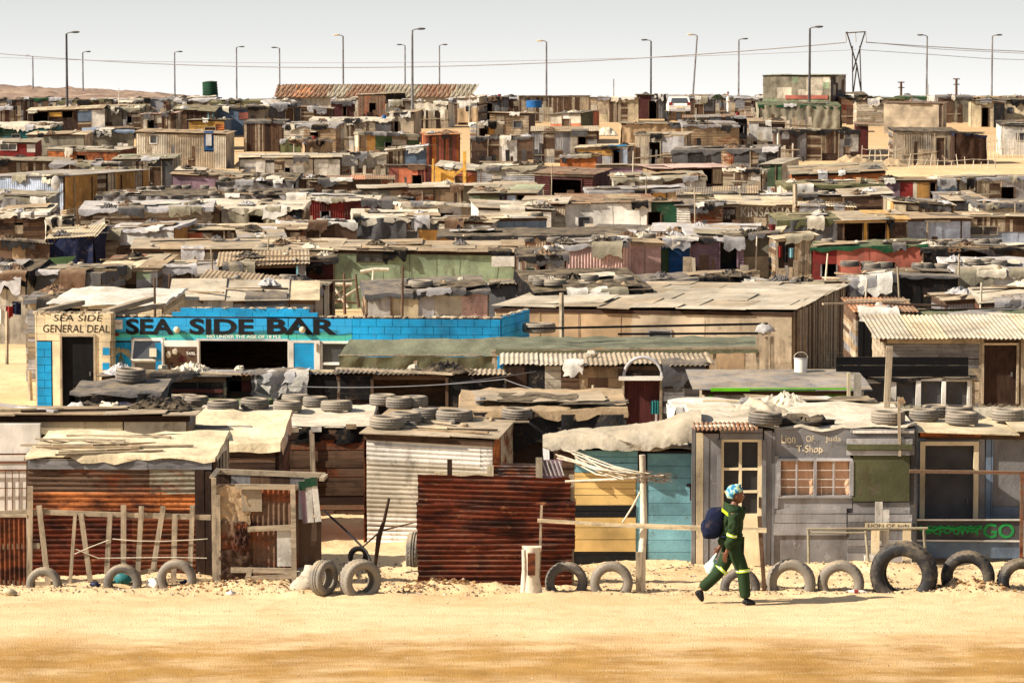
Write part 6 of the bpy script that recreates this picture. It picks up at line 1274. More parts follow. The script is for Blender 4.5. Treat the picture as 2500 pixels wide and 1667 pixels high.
A('white paneled grey roof hut|with brick red side by the sandy lane',1345,1418,280,315,w=[(1345,275,1418,303,'pan',['p:white','p:bone']),(1345,303,1418,340,'pl',['p:salmon'])],r='corr',rc=['p:dgrey','p:khaki'],dep=5,yaw=-22,sw='pan',scx=['p:salmon','p:olive'],seed=216)
A('patched cabin row|left of the sandy lane in upper centre',1152,1300,338,382,w='pan',c=['p:dbrown','p:brown','w:brown','p:white'],r='tarp',rc=['c:khaki'],dep=5,cl=3,seed=217)
A('cluttered stall row|with orange posts and black awning',1300,1455,322,378,w='pan',c=['p:bone','p:lgrey','p:green','p:grey','p:orange'],r='corr',rc=['p:beige','p:tan'],dep=5,cl=3,seed=218)
E_=A('pale board house|with boarded window under skyline lamp',1437,1555,238,290,w='pan',c=['p:cream','p:bone','p:beige'],r='flat',rc=['p:tan','p:khaki'],dep=5,seed=219)
A('maroon and grey board house|left of the white parked car',1555,1632,232,283,w=[(1555,225,1590,300,'pl',['p:maroon']),(1590,225,1632,300,'pv',['v:grey','v:dgrey'])],r='flat',rc=['p:khaki'],dep=5,seed=220)
A('long skyline roof shed|left of the pale board house',1268,1437,236,268,w='pv',c=['v:beige','v:brown'],r='flat',rc=['p:maroon','p:brown'],dep=3,seed=221,cl=0)
A('leaning tan shack|with mesh front below the white car',1517,1690,302,345,w='tp',c=['c:tan'],r='flat',rc=['p:khaki','p:beige'],dep=5,cl=2,seed=222)
A('ribbed dark roof shack|right of the leaning tan shack',1668,1832,289,330,w=[(1668,285,1700,340,'ch',['r:tan']),(1700,285,1790,340,'ch',['r:beige']),(1790,285,1832,340,'pl',['p:black'])],r='corr',rc=['r:brown','p:grey'],dep=5,rise=.3,seed=223)
A('tan corrugated workshop|with yellow drum in the upper right',1668,1800,306,345,w='ch',c=['r:tan','p:tan'],r='tarp',rc=['c:khaki'],dep=4,cl=3,seed=224)
A('white board cabin|left of the brown weathered cluster',1828,1910,298,335,w=[(1828,292,1910,300,'pl',['p:bone']),(1828,300,1852,345,'pl',['p:white']),(1852,310,1910,345,'pl',['p:white']),(1852,300,1910,310,'pl',['p:dbrown'])],r='flat',rc=['p:tan'],dep=4,seed=225)
A('rough shack with fence|in the middle of the upper right',1550,1668,330,372,w='pan',c=['p:bone','p:lgrey','v:beige','p:tan'],r='flat',rc=['p:beige'],dep=4,cl=3,seed=226)
A('furry dark roof shack|with cable drums in the upper right',1640,1890,368,398,w='pan',c=['p:dgrey','p:grey','c:char'],r='tarp',rc=['c:dgrey'],dep=5,cl=4,seed=227,fr=.3)
A('weathered patch shack|with dry grass roof in upper right',1905,2090,318,382,w='pan',c=['p:brown','w:brown','p:grey','w:beige','p:white','p:dbrown'],r='tarp',rc=['c:khaki'],dep=5,cl=1,fr=.4,seed=228,yaw=4)
A('red brown column hut|at the end of the weathered patch shack',2088,2112,305,362,w='pv',c=['p:dred'],r='flat',rc=['r:brown'],dep=6,seed=229,cl=0)
A('khaki tent shack|with dark green tarpaulin near the tall green building',1852,2045,257,292,w='tp',c=['c:khaki'],r='tarp',rc=['c:dgreen'],dep=5,cl=1,fr=.3,seed=230)
A('peach board hut|with small pink sign in upper right',2050,2090,240,285,w='fl',c=['p:peach'],r='flat',rc=['p:tan'],dep=4,seed=231,o=[('patch',2053,2086,255,269,'p:coral')])
A('pale plank hut|with rag roof in upper right',2088,2160,246,302,w='ph',c=['w:bone','w:beige'],r='tarp',rc=['c:char'],dep=4,cl=2,seed=232)
A('beige steel container house|standing on open sand in upper right',2158,2292,253,318,h=2.4,w=[(2158,250,2292,288,'pl',['q:beige']),(2158,288,2292,330,'pl',['q:beige'])],r='corr',rc=['r:brown','p:tan'],dep=4,yaw=-14,sw='pl',scx=['q:beige'],seed=233,cl=0,name='container_house')
A('brown door shack|behind the beige steel container house',2290,2365,238,295,w=[(2290,235,2330,310,'fl',['p:brown']),(2330,235,2365,310,'fl',['p:khaki'])],r='tarp',rc=['c:khaki'],dep=4,seed=234)
A('off-white painted sheet shack|left of the black door in upper right',2365,2420,247,300,w='fl',c=['p:cream'],r='flat',rc=['p:char'],dep=4,seed=235)
A('cream sheet shack|right of the black door at right edge',2440,2560,245,300,w='fl',c=['p:cream'],r='flat',rc=['p:char'],dep=4,seed=236)
A('black doorway hut|between the two cream sheet shacks',2420,2442,248,300,w='pl',c=['p:black'],r='flat',rc=['p:char'],dep=4,seed=237,cl=0)
E_=A('beige ribbed standalone shack|with dark leaning annex in upper right',2180,2328,320,388,h=2.3,w=[(2180,315,2206,400,'pl',['p:beige']),(2206,315,2270,400,'cv',['p:beige','p:bone']),(2270,315,2328,400,'fl',['p:beige'])],r='tarp',rc=['c:char'],dep=4,seed=238,cl=0,fr=.1)
A('dark leaning annex|right of the beige ribbed standalone shack',2328,2398,325,385,h=2.2,w='tp',c=['c:dbrown'],r='tarp',rc=['c:navy'],dep=3,seed=239,tilt=-.2,fr=.2)
A('white tarpaulin corner shack|at the right edge above the sand',2440,2560,305,365,w='fl',c=['p:white'],r='tarp',rc=['c:khaki'],dep=4,seed=240)
# left upper
E_=A('beige ribbed container house|with blue framed window at upper left',338,555,322,398,h=2.5,w='cv',c=['q:bone','q:beige'],r='flat',rc=['p:tan'],dep=4,yaw=-6,sw='pl',scx=['q:beige'],seed=250,cl=0,name='container_house',o=[('win',367,383,330,350),('patch',498,522,320,368,'p:blue')])
m=MB(); f=E_['f']; f.wbox(m,503,328,517,356,-.1,-.06,'q:lgrey'); m.build('window',E_['o'])
A('rust orange wall shack|with tyres on its flat roof at upper left',122,298,365,398,w='fl',c=['r:orange','p:orange'],r='flat',rc=['p:bone','p:khaki'],dep=5,yaw=-10,sw='fl',scx=['r:rust'],cl=2,ty=3,seed=251)
A('crimson painted shop|with white framed window at the left edge',-40,92,348,372,w='pl',c=['p:red'],r='flat',rc=['p:khaki'],dep=4,seed=252,o=[('win',2,40,352,366),('patch',65,86,350,372,'p:white')])
A('dark green ribbed shack|at the left edge of the upper rows',-40,128,308,345,w='ch',c=['p:teal','p:dgreen'],r='tarp',rc=['c:bone'],dep=5,seed=253,cl=1)
A('tan canvas roof shack|right of the dark green ribbed shack',74,212,330,352,w='fl',c=['p:khaki','p:beige'],r='flat',rc=['p:cream','p:tan'],dep=4,cl=2,seed=254)
A('blue rag roof shack|left of the beige ribbed container house',210,332,322,352,w='fl',c=['p:beige','p:khaki'],r='tarp',rc=['c:steel'],dep=5,cl=4,seed=255)
A('felt roofed brown shack|above the pale blue metal shop',-40,168,392,420,w='pan',c=['p:khaki','p:tan','w:brown'],r='flat',rc=['p:khaki'],dep=5,rise=.3,yaw=4,seed=256)
A('low green felt roof hut|left of the ribbed container base',282,425,390,408,w='pan',c=['p:khaki','p:grey','p:dgrey'],r='flat',rc=['p:sage','p:khaki'],dep=5,rise=.3,seed=257)
A('rubble strewn roof hut|between the orange shack and green felt roof',128,290,402,412,w='pan',c=DK,r='tarp',rc=['c:khaki'],dep=4,cl=6,seed=258)
A('old brown shack|at the far left under the dunes',-40,45,265,300,w='pv',c=['v:brown','p:maroon','v:beige'],r='tarp',rc=['c:char'],dep=4,cl=2,seed=259)
A('cream shop|with yellow stall sign under the dunes',75,255,272,308,w=[(75,265,190,270,'pl',['p:cream']),(190,268,255,320,'pan',['p:cream','p:white','p:steel']),(120,277,152,287,'pl',['q:gold'])],r='flat',rc=['p:cream','p:tan'],dep=5,rise=.3,o=[('hole',80,118,275,310),('hole',152,178,275,290)],seed=260)
A('dark row of board huts|right of the cream shop',255,350,266,312,w='pan',c=['p:dgrey','p:khaki','p:brown','p:beige'],r='tarp',rc=['c:khaki'],dep=5,cl=4,seed=261)
A('small white stall|with cloth roof left of the orange corrugated strip',350,432,280,315,w='pan',c=['p:white','p:bone','p:brown'],r='flat',rc=['p:pink','p:cream'],dep=4,seed=262)
A('green felt porch hut|left of the dark blue shack',430,525,268,312,w='pv',c=['v:brown','v:dbrown','p:turq'],r='flat',rc=['p:olive'],dep=5,rise=.3,seed=263)
A('dark blue shack|with pink notice under the green tank',520,608,262,292,w='fl',c=['p:navy','p:steel'],r='tarp',rc=['c:char'],dep=4,seed=264,o=[('patch',583,606,272,292,'p:coral')])
A('orange yellow corrugated strip|below the dark blue shack',465,552,294,315,w='ch',c=['p:gold','r:orange'],r='flat',rc=['p:khaki'],dep=3,seed=265,yaw=-8,sw='pl',scx=['p:steel'])
A('beige board hut|right of the pink notice',606,660,262,292,w='fl',c=['p:beige'],r='tarp',rc=['c:olive'],dep=4,seed=266)
A('grey hut with round arch|left of the maroon hut',660,738,255,292,w='fl',c=['p:dgrey'],r='tarp',rc=['c:khaki'],dep=4,cl=2,seed=267)
A('wicker brown hut|left of the maroon doorway hut',738,812,262,300,w='pan',c=['p:brown','p:grey','w:brown'],r='flat',rc=TB,dep=4,cl=2,seed=268)
A('maroon doorway hut|left of the tall brown plank shed',812,868,250,285,w='pl',c=['p:maroon'],r='tarp',rc=['c:khaki'],dep=4,seed=269,o=[('hole',837,846,256,285)])
A('tall brown plank shed|with slanting pale roof before the long rusty roof',878,945,232,272,h=2.7,w='pv',c=['v:brown','r:brown'],r='flat',rc=['p:tan','p:beige'],dep=4,yaw=-30,sw='pv',scx=['v:dbrown'],seed=270,cl=0,rise=.4)
A('white strip hut|left of the tall brown plank shed',862,880,240,275,w='pl',c=['p:bone'],r='flat',rc=['p:bone'],dep=4,seed=271,cl=0)
A('stone block hut|between brown shed and beige canvas house',945,1012,248,280,w='ch',c=['p:bone','p:tan'],r='tarp',rc=['c:dbrown'],dep=4,seed=272)
for i,(u0,u1,v,c_,rc_) in enumerate(((60,160,240,DK,['c:dgreen']),(150,260,248,BW,['c:olive']),(240,330,246,DK,['c:khaki']),(325,450,243,BW,['c:khaki']),(430,530,246,DK,['c:khaki']),(520,640,250,BW,['c:olive']),(-40,60,246,DK,['c:char']),(640,760,243,DK,['c:khaki']),(1180,1290,240,DK,['c:khaki']),(1630,1740,240,DK,['c:khaki']),(1740,1870,236,GR,['c:lgrey']),(2000,2110,233,GR,['c:khaki']),(2080,2200,228,DK,['c:olive']),(2180,2330,232,BW,['c:dgreen']),(2330,2440,230,['p:dred'],['c:tan']),(2435,2560,226,['w:brown','w:tan'],['c:brown']))):
    A(f'{["green tarp roofed","olive roofed","sand roofed","long low","cluttered","mossy","dark edge","grey felt","bushy","thatched","silvery roofed","ridged","debris covered","white curtained","deep red","timber clad"][i]} skyline hut|{["far left below dunes","behind the cream shop","below the third lamp post","left of the green tank","beneath the green water tank","right of the green water tank","at the left picture edge","before the long rusty roof","beside the blue tank","right of the white car","left of the green tower","right of the power pylon","under the small utility pole","near the second utility pole","behind the cream sheet shacks","at the right picture edge"][i]}',u0,u1,v,v+20,w='pan',c=c_,r='tarp',rc=rc_,dep=5,cl=3,seed=300+i,h=2.0)
# tall green building
E_=A('tall green patch building|rising above the skyline by the pylon',1860,2022,176,245,h=4.15,w='pq',c=['p:sage','p:khaki','p:bone','p:khaki','p:bone'],r='flat',rc=['p:sage'],dep=7,yaw=-20,sw='pq',scx=['p:dbrown','p:dgrey','p:brown','p:bone'],seed=280,cl=0,d=215*K,name='building',cat='building')
m=MB(); f=E_['f']; f.wbox(m,1918,233,2022,242,-.12,-.08,'p:coral'); m.build('red_stripe',E_['o'])
# long rusty roof
d=215*K; f=Fac(672,d,0,1150); o=thing('long_shed','long low shed with big patchy rusty corrugated roof on the skyline','shed',f.o)
z0=f.at(672,237)[1]; z1=f.at(672,206)[1]; w_=f.at(1150,237)[0]
m=MB(); rr=random.Random(5); x=0; cols=['r:rust','r:orange','r:rust','p:khaki','r:rust','r:rust','p:khaki','p:khaki','r:rust','r:rust','p:khaki']
i=0
while x<w_:
    x2=min(w_,x+1.55); c_=cols[i] if i<len(cols) else 'p:khaki'
    for s_ in (0,1): m.grid(lambda p,q:((lambda X:(X+(.7*q if s_==0 else 0),4.5*q,z0+(z1-z0)*q+.05*math.sin(2*PI*X/.42)-.03*s_))(x+(x2-x)*p)),30,2,c_,flip=bool(s_))
    x=x2; i+=1
m.build('roof',o); m=MB(); m.box(.3,w_-.2,.3,8,-.5,z0,'p:bone'); m.add([(w_-.2,.3,z0),(w_-.2,8.6,z0),(w_-.2,4.5,z1)],[(0,1,2)],'p:dgrey'); m.build('wall',o)
m=MB(); m.grid(lambda p,q:(.7+(w_-.7)*p,4.5+4.5*q,z1+(z0-z1)*q),8,2,'r:orange'); m.build('back_roof',o)
# tanks
def tank(u,vt,vb,wpx,c_,label,d,tilt=0):
    p=P(u,vb,d); s=F/d; r=wpx/s/2; h=(vb-vt)/s; m=MB(); pts=[];rs=[]
    for k in range(17): pts.append((0,0,h*k/16)); rs.append(r*(1+.03*math.sin(k*2.2))*(1-.06*k/16 if tilt else 1))
    m.tube(pts,rs,c_,24); m.tube([(0,0,h),(0,0,h*1.04)],[r*.85,r*.3],c_,20); o=m.build('water_tank'); o.location=p; o.rotation_euler=(0,tilt,0); tag(o,label,'water tank')
tank(514,200,238,38,'q:dgreen','dark green ribbed water tank on a stand on the skyline',218*K,-.05)
m=MB(); d=218*K; f=Fac(490,d); 
for u in (492,505,520,533): f.wbox(m,u,238,u+3,262,0,.1,'v:brown')
f.wbox(m,486,238,540,241,-.1,.9,'w:brown'); o=m.build('tank_stand'); o.location=f.o; tag(o,'rough wooden stand carrying the green water tank','stand')
tank(1304,246,263,38,'q:blue','bright blue cut barrel tank below the sacking roof',205*K)
MATS['q:blue']
# ---- street lamps, pylon, cables ----
LAMPS=[(81,139,242,-1,13,.0),(164,83,258,1,16,1),(203,129,242,1,13,.0),(427,129,240,1,13,0),(578,117,240,1,13,0),(683,119,235,-1,13,0),(838,89,240,-1,15,0),(989,112,235,-1,13,0),(1073,112,235,1,13,0),(1007,75,285,1,17,1),(1334,103,240,-1,15,0),(1589,101,240,-1,15,0),(1697,88,240,-1,15,0),(1803,98,240,1,14,0),(1976,70,255,1,15,1),(2262,89,235,-1,15,0),(2421,89,235,1,15,0)]
LL=['shortest lamp post at the far left with lamp arm pointing left','tall dark lamp post at the far left, taller than its neighbours','pale lamp post just right of the tall dark one at left','lamp post left of the green water tank','lamp post just right of the green water tank','lamp post rising at the left end of the long rusty roof','lamp post above the middle of the rusty roof with broken head','lamp post directly left of the tallest lamp post','lamp post directly right of the tallest lamp post','tallest lamp post standing among the shacks before the rusty roof','lamp post with pale head above the blue tank','dark lamp post above the maroon and grey board house','leaning lamp post above the white parked car','lamp post midway between leaning lamp and green building','tall lamp post in front of the tall green building','lamp post right of the power pylon with arm pointing left','rightmost lamp post near the right picture edge']
proto_l=None
for i,(u,vt,vb,sg,hh,near) in enumerate(LAMPS):
    hgt=11.0; d=K*(205 if near else {13:330,14:290,15:270}[hh]); base=P(u,vb,d); gz=G(d); top=P(u,vt,d).z
    lean=.6 if i==12 else 0
    o=thing('street_lamp',LL[i],'street lamp',(base.x-(.4 if i==12 else 0),d,gz),group='street lamps along the skyline')
    H=top-gz; m=MB(); m.tube([(0,0,-.3),(lean*.5,0,H*.5),(lean,0,H)],[.13 if near else .12,.1,.085],'p:dgrey' if i in(1,11,14) else 'p:grey',8); m.build('pole',o)
    m=MB(); m.tube([(lean,0,H),(lean+sg*.2,0,H+.1),(lean+sg*.55,0,H+.12)],.06,'p:grey',6); m.build('arm',o)
    m=MB(); m.blob((lean+sg*.75,0,H+.14),(.38,.14,.1),'p:dgrey' if i not in (6,10,12) else 'p:cream',10,.05); m.build('lamp_head',o)
d=255*K; f=Fac(2090,d); o=thing('power_pylon','wooden V shaped power pylon with crossbar behind the green building','pylon',(f.o.x,f.o.y,G(d)))
ob=Vector((f.o.x,f.o.y,G(d)))
def wp(u,v,y=0): return P(u,v,d+y)-ob
for a_,b_ in (((2066,80),(2085,150)),((2112,78),(2097,148)),((2081,112),(2083,235)),((2098,112),(2106,235)),((2083,115),(2100,175)),((2098,115),(2083,178)),((2085,150),(2090,150)),((2092,145),(2104,180)),((2090,145),(2079,180))):
    pass
for a_,b_,r_ in (((2067,78),(2092,160),.07),((2112,78),(2082,175),.07),((2092,160),(2104,235),.07),((2092,160),(2082,235),.07),((2081,113),(2082,235),.06),((2099,113),(2103,235),.06)):
    m=MB(); m.tube([wp(*a_),wp(*b_)],r_,'v:dbrown',6); m.build('leg',o)
m=MB(); m.tube([wp(2064,81),wp(2114,78)],.07,'v:brown',6); m.build('crossbar',o)
for u in (2065,2089,2114): m=MB(); m.tube([wp(u,81),wp(u,92)],.03,'g:grey',4); m.tube([wp(u,92),wp(u,104)],[.07,.07],'g:lgrey',6); m.build('insulator',o)
def cable(pts,label,r=.035,name='power_cable'):
    m=MB(); m.tube(pts,r,'g:grey',4,smooth=False); o=m.build(name); tag(o,label,'cable')
def sagc(a,b,n,sag): return [a.lerp(b,i/n)-Vector((0,0,sag*4*(i/n)*(1-i/n))) for i in range(n+1)]
cable(sagc(P(-140,118,330*K),P(2065,104,255*K),40,2.6),'upper power cable sagging from the left edge to the pylon',.06)
cable(sagc(P(-140,135,331*K),P(2089,122,256*K),40,1.2),'faint lower power cable sagging from the left edge to the pylon',.03)
cable([P(u,v,255*K+i*3) for i,(u,v) in enumerate(((2114,104),(2250,113),(2400,122),(2640,132)))],'upper power cable from the pylon to the right edge',.045)
cable([P(u,v,256*K+i*3) for i,(u,v) in enumerate(((2100,122),(2250,132),(2400,143),(2640,152)))],'lower power cable from the pylon to the right edge',.03)
cable([P(u,v,257*K+i*3) for i,(u,v) in enumerate(((2112,103),(2300,121),(2640,138)))],'middle power cable from the pylon to the right edge',.03)
for (u,vt,vb,lb) in ((2200,200,222,'short utility pole with crossbars left of the lamp on the skyline'),(2335,192,228,'taller brown utility pole with crossbars on the right skyline'),(1498,193,228,'faint distant mast between two skyline lamp posts')):
    d=250*K; p=P(u,vb+12,d); t=P(u,vt,d)-p; m=MB(); m.tube([(0,0,-1),t],.12 if u!=1498 else .06,'v:brown' if u!=1498 else 'p:lgrey',6); 
    if u!=1498: m.tube([t+Vector((-.35,0,-.05)),t+Vector((.35,0,-.05))],.06,'v:brown',5); m.tube([t+Vector((-.3,0,-.6)),t+Vector((.35,0,-.6))],.05,'v:brown',5)
    o=m.build('utility_pole'); o.location=p; tag(o,lb,'utility pole')
# car
p=GP_(1656,283); d=195*K; p=P(1656,282,d); o=thing('parked_car','white hatchback seen from behind parked between skyline huts','car',(p.x,p.y,p.z),group=None)
sec=[(-.84,-2,.35,.75),]
m=MB(); W_=.86
prof=[(-1.9,.35),(-1.95,.8),(-1.85,.95),(-1.45,1.42),(-1.2,1.48),(.3,1.46),(1.1,.98),(1.9,.85),(2.0,.4)]
vs=[];
for s_ in (-1,1):
    for (y,z) in prof: vs.append((s_*(W_-(.12 if z>1 else 0)),y,z))
n=len(prof); fs=[(i,i+1,n+i+1,n+i) for i in range(n-1)]+[tuple(range(n))[::-1],tuple(range(n,2*n)),(n-1,0,n,2*n-1)]
m.add(vs,fs,'g:white'); m.build('body',o)
m=MB(); m.add([(-.7,-1.86,1.0),(.7,-1.86,1.0),(.6,-1.5,1.39),(-.6,-1.5,1.39)],[(0,1,2,3)],'glass'); m.build('rear_window',o)
m=MB(); m.box(-.3,.3,-1.97,-1.94,.6,.72,'g:cream'); m.build('number_plate',o); m=MB(); m.box(-.86,.86,-2.0,-1.9,.35,.5,'g:lgrey'); m.build('bumper',o)
for s_ in (-1,1):
    m=MB(); m.box(s_*.72-.13,s_*.72+.13,-1.96,-1.9,.82,1.05,'g:red'); m.build('tail_light',o)
    for y in (-1.3,1.3): t_=tyre_mesh(.31,.2,MATS['drubber'],20).build('wheel',o); t_.location=(s_*.76,y,.31); t_.rotation_euler=(0,0,PI/2)
simple_person('distant person in white clothes standing under a shade roof',1777,253,277,'f:white','f:white','stand',hh=193*K)
# ================= filler shacks in the gaps of the far rows =================
def covered(u0,u1,v0,v1):
    for e in SHACKS:
        a,b,t,q=e['px']
        if min(u1,b)-max(u0,a)>6 and min(v1,q)-max(v0,t)>5: return True
    return False
def foot(e):
    c=roofpt(e,e['w']/2,e['dep']/2); return c.x,c.y,e['w']/2+.15,e['dep']/2+.15
NOGO=[(1450,1520,285,335),(1105,1165,300,352),(2115,2175,290,395),(2400,2500,300,410),(1960,2400,395,415),(0,90,790,960),(780,900,640,760),(1150,1200,325,345)]
cols_f=[BW,DK,GR,WH,['p:tan','p:brown','w:beige'],['p:salmon','p:tan'],['p:turq','p:bone','p:steel'],['p:ochre','p:tan','w:brown']]
cn=['beige','brown','grey','whitish','tan','salmon','blue-green','ochre']
rn={'tarp':'cloth','flat':'sheet','corr':'ribbed'}
fill=[]; rr=random.Random(99)
named=[e for e in SHACKS if e['ref'].count(' ')>=1]
FT=[foot(e) for e in SHACKS]
dd=66.*K
while dd<240*K and len(fill)<190:
    for k in range(16):
        u0=rr.uniform(-260,2700); wpx=rr.uniform(1.8,4.2)*F/dd; h=rr.uniform(1.9,2.35); yt=P(CX,0,dd) and None
        zt=G(dd)+h; 
        # row of the eave
        lo,hi=100,1600
        for _ in range(30):
            mid=(lo+hi)/2
            if P(u0,mid,dd).z>zt: lo=mid
            else: hi=mid
        yt=lo; yb=yt+(2.1*F/dd); u1=u0+wpx; dep=rr.uniform(3,4.5)
        x0=P(u0,yt,dd).x; x1=P(u1,yt,dd).x; cx_,cy_=(x0+x1)/2,dd+dep/2
        if any(abs(cx_-a)<(x1-x0)/2+c+.1 and abs(cy_-b)<dep/2+d_+.1 for a,b,c,d_ in FT): continue
        if covered(u0,u1,yt-.2*F/dd,yt+(1.3*F/dd)): continue
        if any(min(u1,b)-max(u0,a)>0 and min(yb,t2)-max(yt-8,t1)>0 for a,b,t1,t2 in NOGO): continue
        fill.append((u0,u1,yt,yb,h,dep,dd)); FT.append((cx_,cy_,(x1-x0)/2,dep/2))
    dd+=1.5
used={}
for (u0,u1,yt,yb,h,dep,d_) in fill:
    ci=rr.randint(0,7); rf=rr.choice(['tarp','tarp','flat','flat','corr']); um=(u0+u1)/2
    near=sorted(named,key=lambda e:abs((e['px'][0]+e['px'][1])/2-um)+2.2*abs(e['px'][2]-yt))
    for e in near:
        rel='behind' if e['d']<d_-3 and e['px'][0]<um<e['px'][1] else ('left of' if um<(e['px'][0]+e['px'][1])/2 else 'right of')
        key=(cn[ci],rel,e['ref'])
        if key not in used and len(e['ref'].split())<=6: used[key]=1; break
    ref=f"{cn[ci]} {rn[rf]}-roofed shanty"
    desc=f"{ref} {rel} {e['ref']}"
    S(desc.replace('the the','the'),u0,u1,yt,yb,h=h,dep=dep,d=d_,rise=rr.uniform(.05,.35),yaw=rr.gauss(0,6),w=rr.choice(['pan','pan','pan','ch','cv','ph','pv','tp']) ,c=(cols_f[ci] if True else BW),r=rf,rc={'tarp':[rr.choice(['c:khaki','c:grey','c:bone','c:lgrey','c:char','c:tan','c:olive'])],'flat':rr.choice([TB,['p:cream','p:tan'],['p:khaki','p:beige']]),'corr':rr.choice([['r:brown','p:tan'],['p:bone'],['p:grey','p:tan']])}[rf],cl=rr.randint(1,3),ty=rr.choice([0,0,1]),fr=.2,seed=int(u0*3+yt))
    SHACKS[-1]['ref']=f"{cn[ci]} shanty {rel} {e['ref']}"
print('fillers',len(fill),'shacks',len(SHACKS))
# low scrap fences before the far shacks
rr=random.Random(77); nf=0; cntf={}
cand=[e for e in SHACKS if e['d']>78*K and -100<e['px'][0]<2500]; rr.shuffle(cand)
for e in cand:
    if nf>=200: break
    u0=e['px'][0]+rr.uniform(-30,30); u1=u0+rr.uniform(40,130); d_=e['d']-rr.uniform(1.2,3.5); a_=P(u0,300,d_); b_=P(u1,300,d_)
    if any(a_.x-.1<a+c and b_.x+.1>a-c and abs(d_-b)<d2+.3 for a,b,c,d2 in FT): continue
    vt=CY
    if any(min(u1,b)-max(u0,a)>0 and min(e['px'][2]+70,t2)-max(e['px'][2]+10,t1)>0 for a,b,t1,t2 in NOGO): continue
    k=e['ref']
    if cntf.get(k,0)>1 or len(k.split())>8 or (k in cntf and len(k.split())>7): continue
    cntf[k]=cntf.get(k,0)+1; nf+=1; wd_=b_.x-a_.x
    o=thing('scrap_fence',f'low scrap board fence in front of the {k}' if cntf[k]==1 else f'second scrap board fence in front of the {k}','fence',(a_.x,d_,G(d_)),0,'scrap fences between the shacks'); x=0; m=MB()
    cs=rr.choice([['v:beige','v:brown','v:dbrown'],['v:brown','p:grey','p:bone','v:beige'],['v:dbrown','p:dgrey','c:char','v:brown'],['p:bone','v:beige','p:white']])
    while x<wd_:
        w_=rr.uniform(.08,.5); hh=rr.uniform(.7,1.7)
        if rr.random()<.85: m.box(x,x+w_,-.02-rr.random()*.04,.02,-.2,hh,rr.choice(cs),None,rr.gauss(0,.03))
        x+=w_*rr.uniform(.95,1.25)
    m.build('boards',o); m=MB(); m.beam((0,-.08,rr.uniform(.6,1)),(wd_,-.08,rr.uniform(.6,1)),.07,.03,'w:beige'); m.build('rail',o)
clutter()
label_roof()
# poles and twig fences in the far rows
rr=random.Random(44); PO=[]
for i in range(46):
    e=rr.choice([s for s in SHACKS if s['d']>62*K]); u=rr.uniform(e['px'][0]+4,e['px'][1]-4); d_=e['d']-rr.uniform(.8,2); 
    base=P(u,e['px'][2],d_); zt=G(d_)+rr.uniform(2.0,3.2); m=MB(); hh=zt-G(d_); l_=rr.uniform(-.2,.2)
    m.tube([(0,0,-.1),(l_*.5,0,hh*.5),(l_,0,hh)],[.045,.04,.03],rr.choice(['v:beige','c:bone','v:brown']),5); o=m.build('post'); o.location=(base.x,d_,G(d_)); PO.append((o,e))
cnt={}
for o,e in PO:
    k=e['ref']; cnt.setdefault(k,[]).append(o)
for k,L_ in cnt.items():
    L_.sort(key=lambda o:o.location.x/o.location.y)
    for i,o in enumerate(L_): tag(o,(f'thin wooden post standing before the {k}' if len(L_)==1 else f'{ORD[i+1]} wooden post from left before {k}'),'post','wooden posts between the shacks')
stickfence('wire and stick fence on open sand in the upper right',2105,2200,360,408,7,[365,380,395],r_=.03,d=dT(402))
stickfence('leaning stick fence by the right edge on upper sand',2400,2500,330,380,12,[345,362],r_=.03,d=dT(385))
stickfence('broken stick fence below the container house',2200,2430,385,420,14,[392],r_=.03,d=dT(412),jit=12)
for i,(u,v,lb) in enumerate(((1953,395,'dark tyre half buried before the weathered patch shack'),(2106,398,'dark tyre half buried left on the upper sand'),(2166,396,'dark tyre half buried in the middle of the upper sand'),(2222,396,'dark tyre half buried right on the upper sand'))):
    d_=dT(v); p=P(u,v,d_); tyre((p.x,d_,G(d_)+.12),.33,.18,(0,0,.1),'drubber',lb,'half-buried tyres on the upper sand')
for i,(u,v,wx,h_,lb) in enumerate(((2085,402,1.6,.5,'large tan sacking heap behind the long orange house'),(2180,405,1.1,.35,'low tan sacking heap beside the standalone shack tyres'),(2290,402,1.3,.5,'brown brushwood heap below the standalone shack'),(620,410,1.5,.6,'stacked scrap heap on the sand below the ribbed container house'),(1480,330,.9,.5,'rubble heap on the sandy lane in upper centre'))):
    d_=dT(v); p=P(u,v,d_); m=MB(); m.grid(lambda p_,q:((p_-.5)*2*wx,(q-.5)*2,h_*max(0,1-(2*p_-1)**2)*max(0,1-(2*q-1)**2)*(1.1+1.2*noise.noise(Vector((p_*5,q*4,i))))+.12*noise.noise(Vector((p_*17,q*9,i)))*(p_*(1-p_)*4)),22,10,['c:tan','c:tan','c:brown','w:tan','c:bone'][i]); o=m.build('heap'); o.location=(p.x,d_,G(d_)); tag(o,lb,'heap')
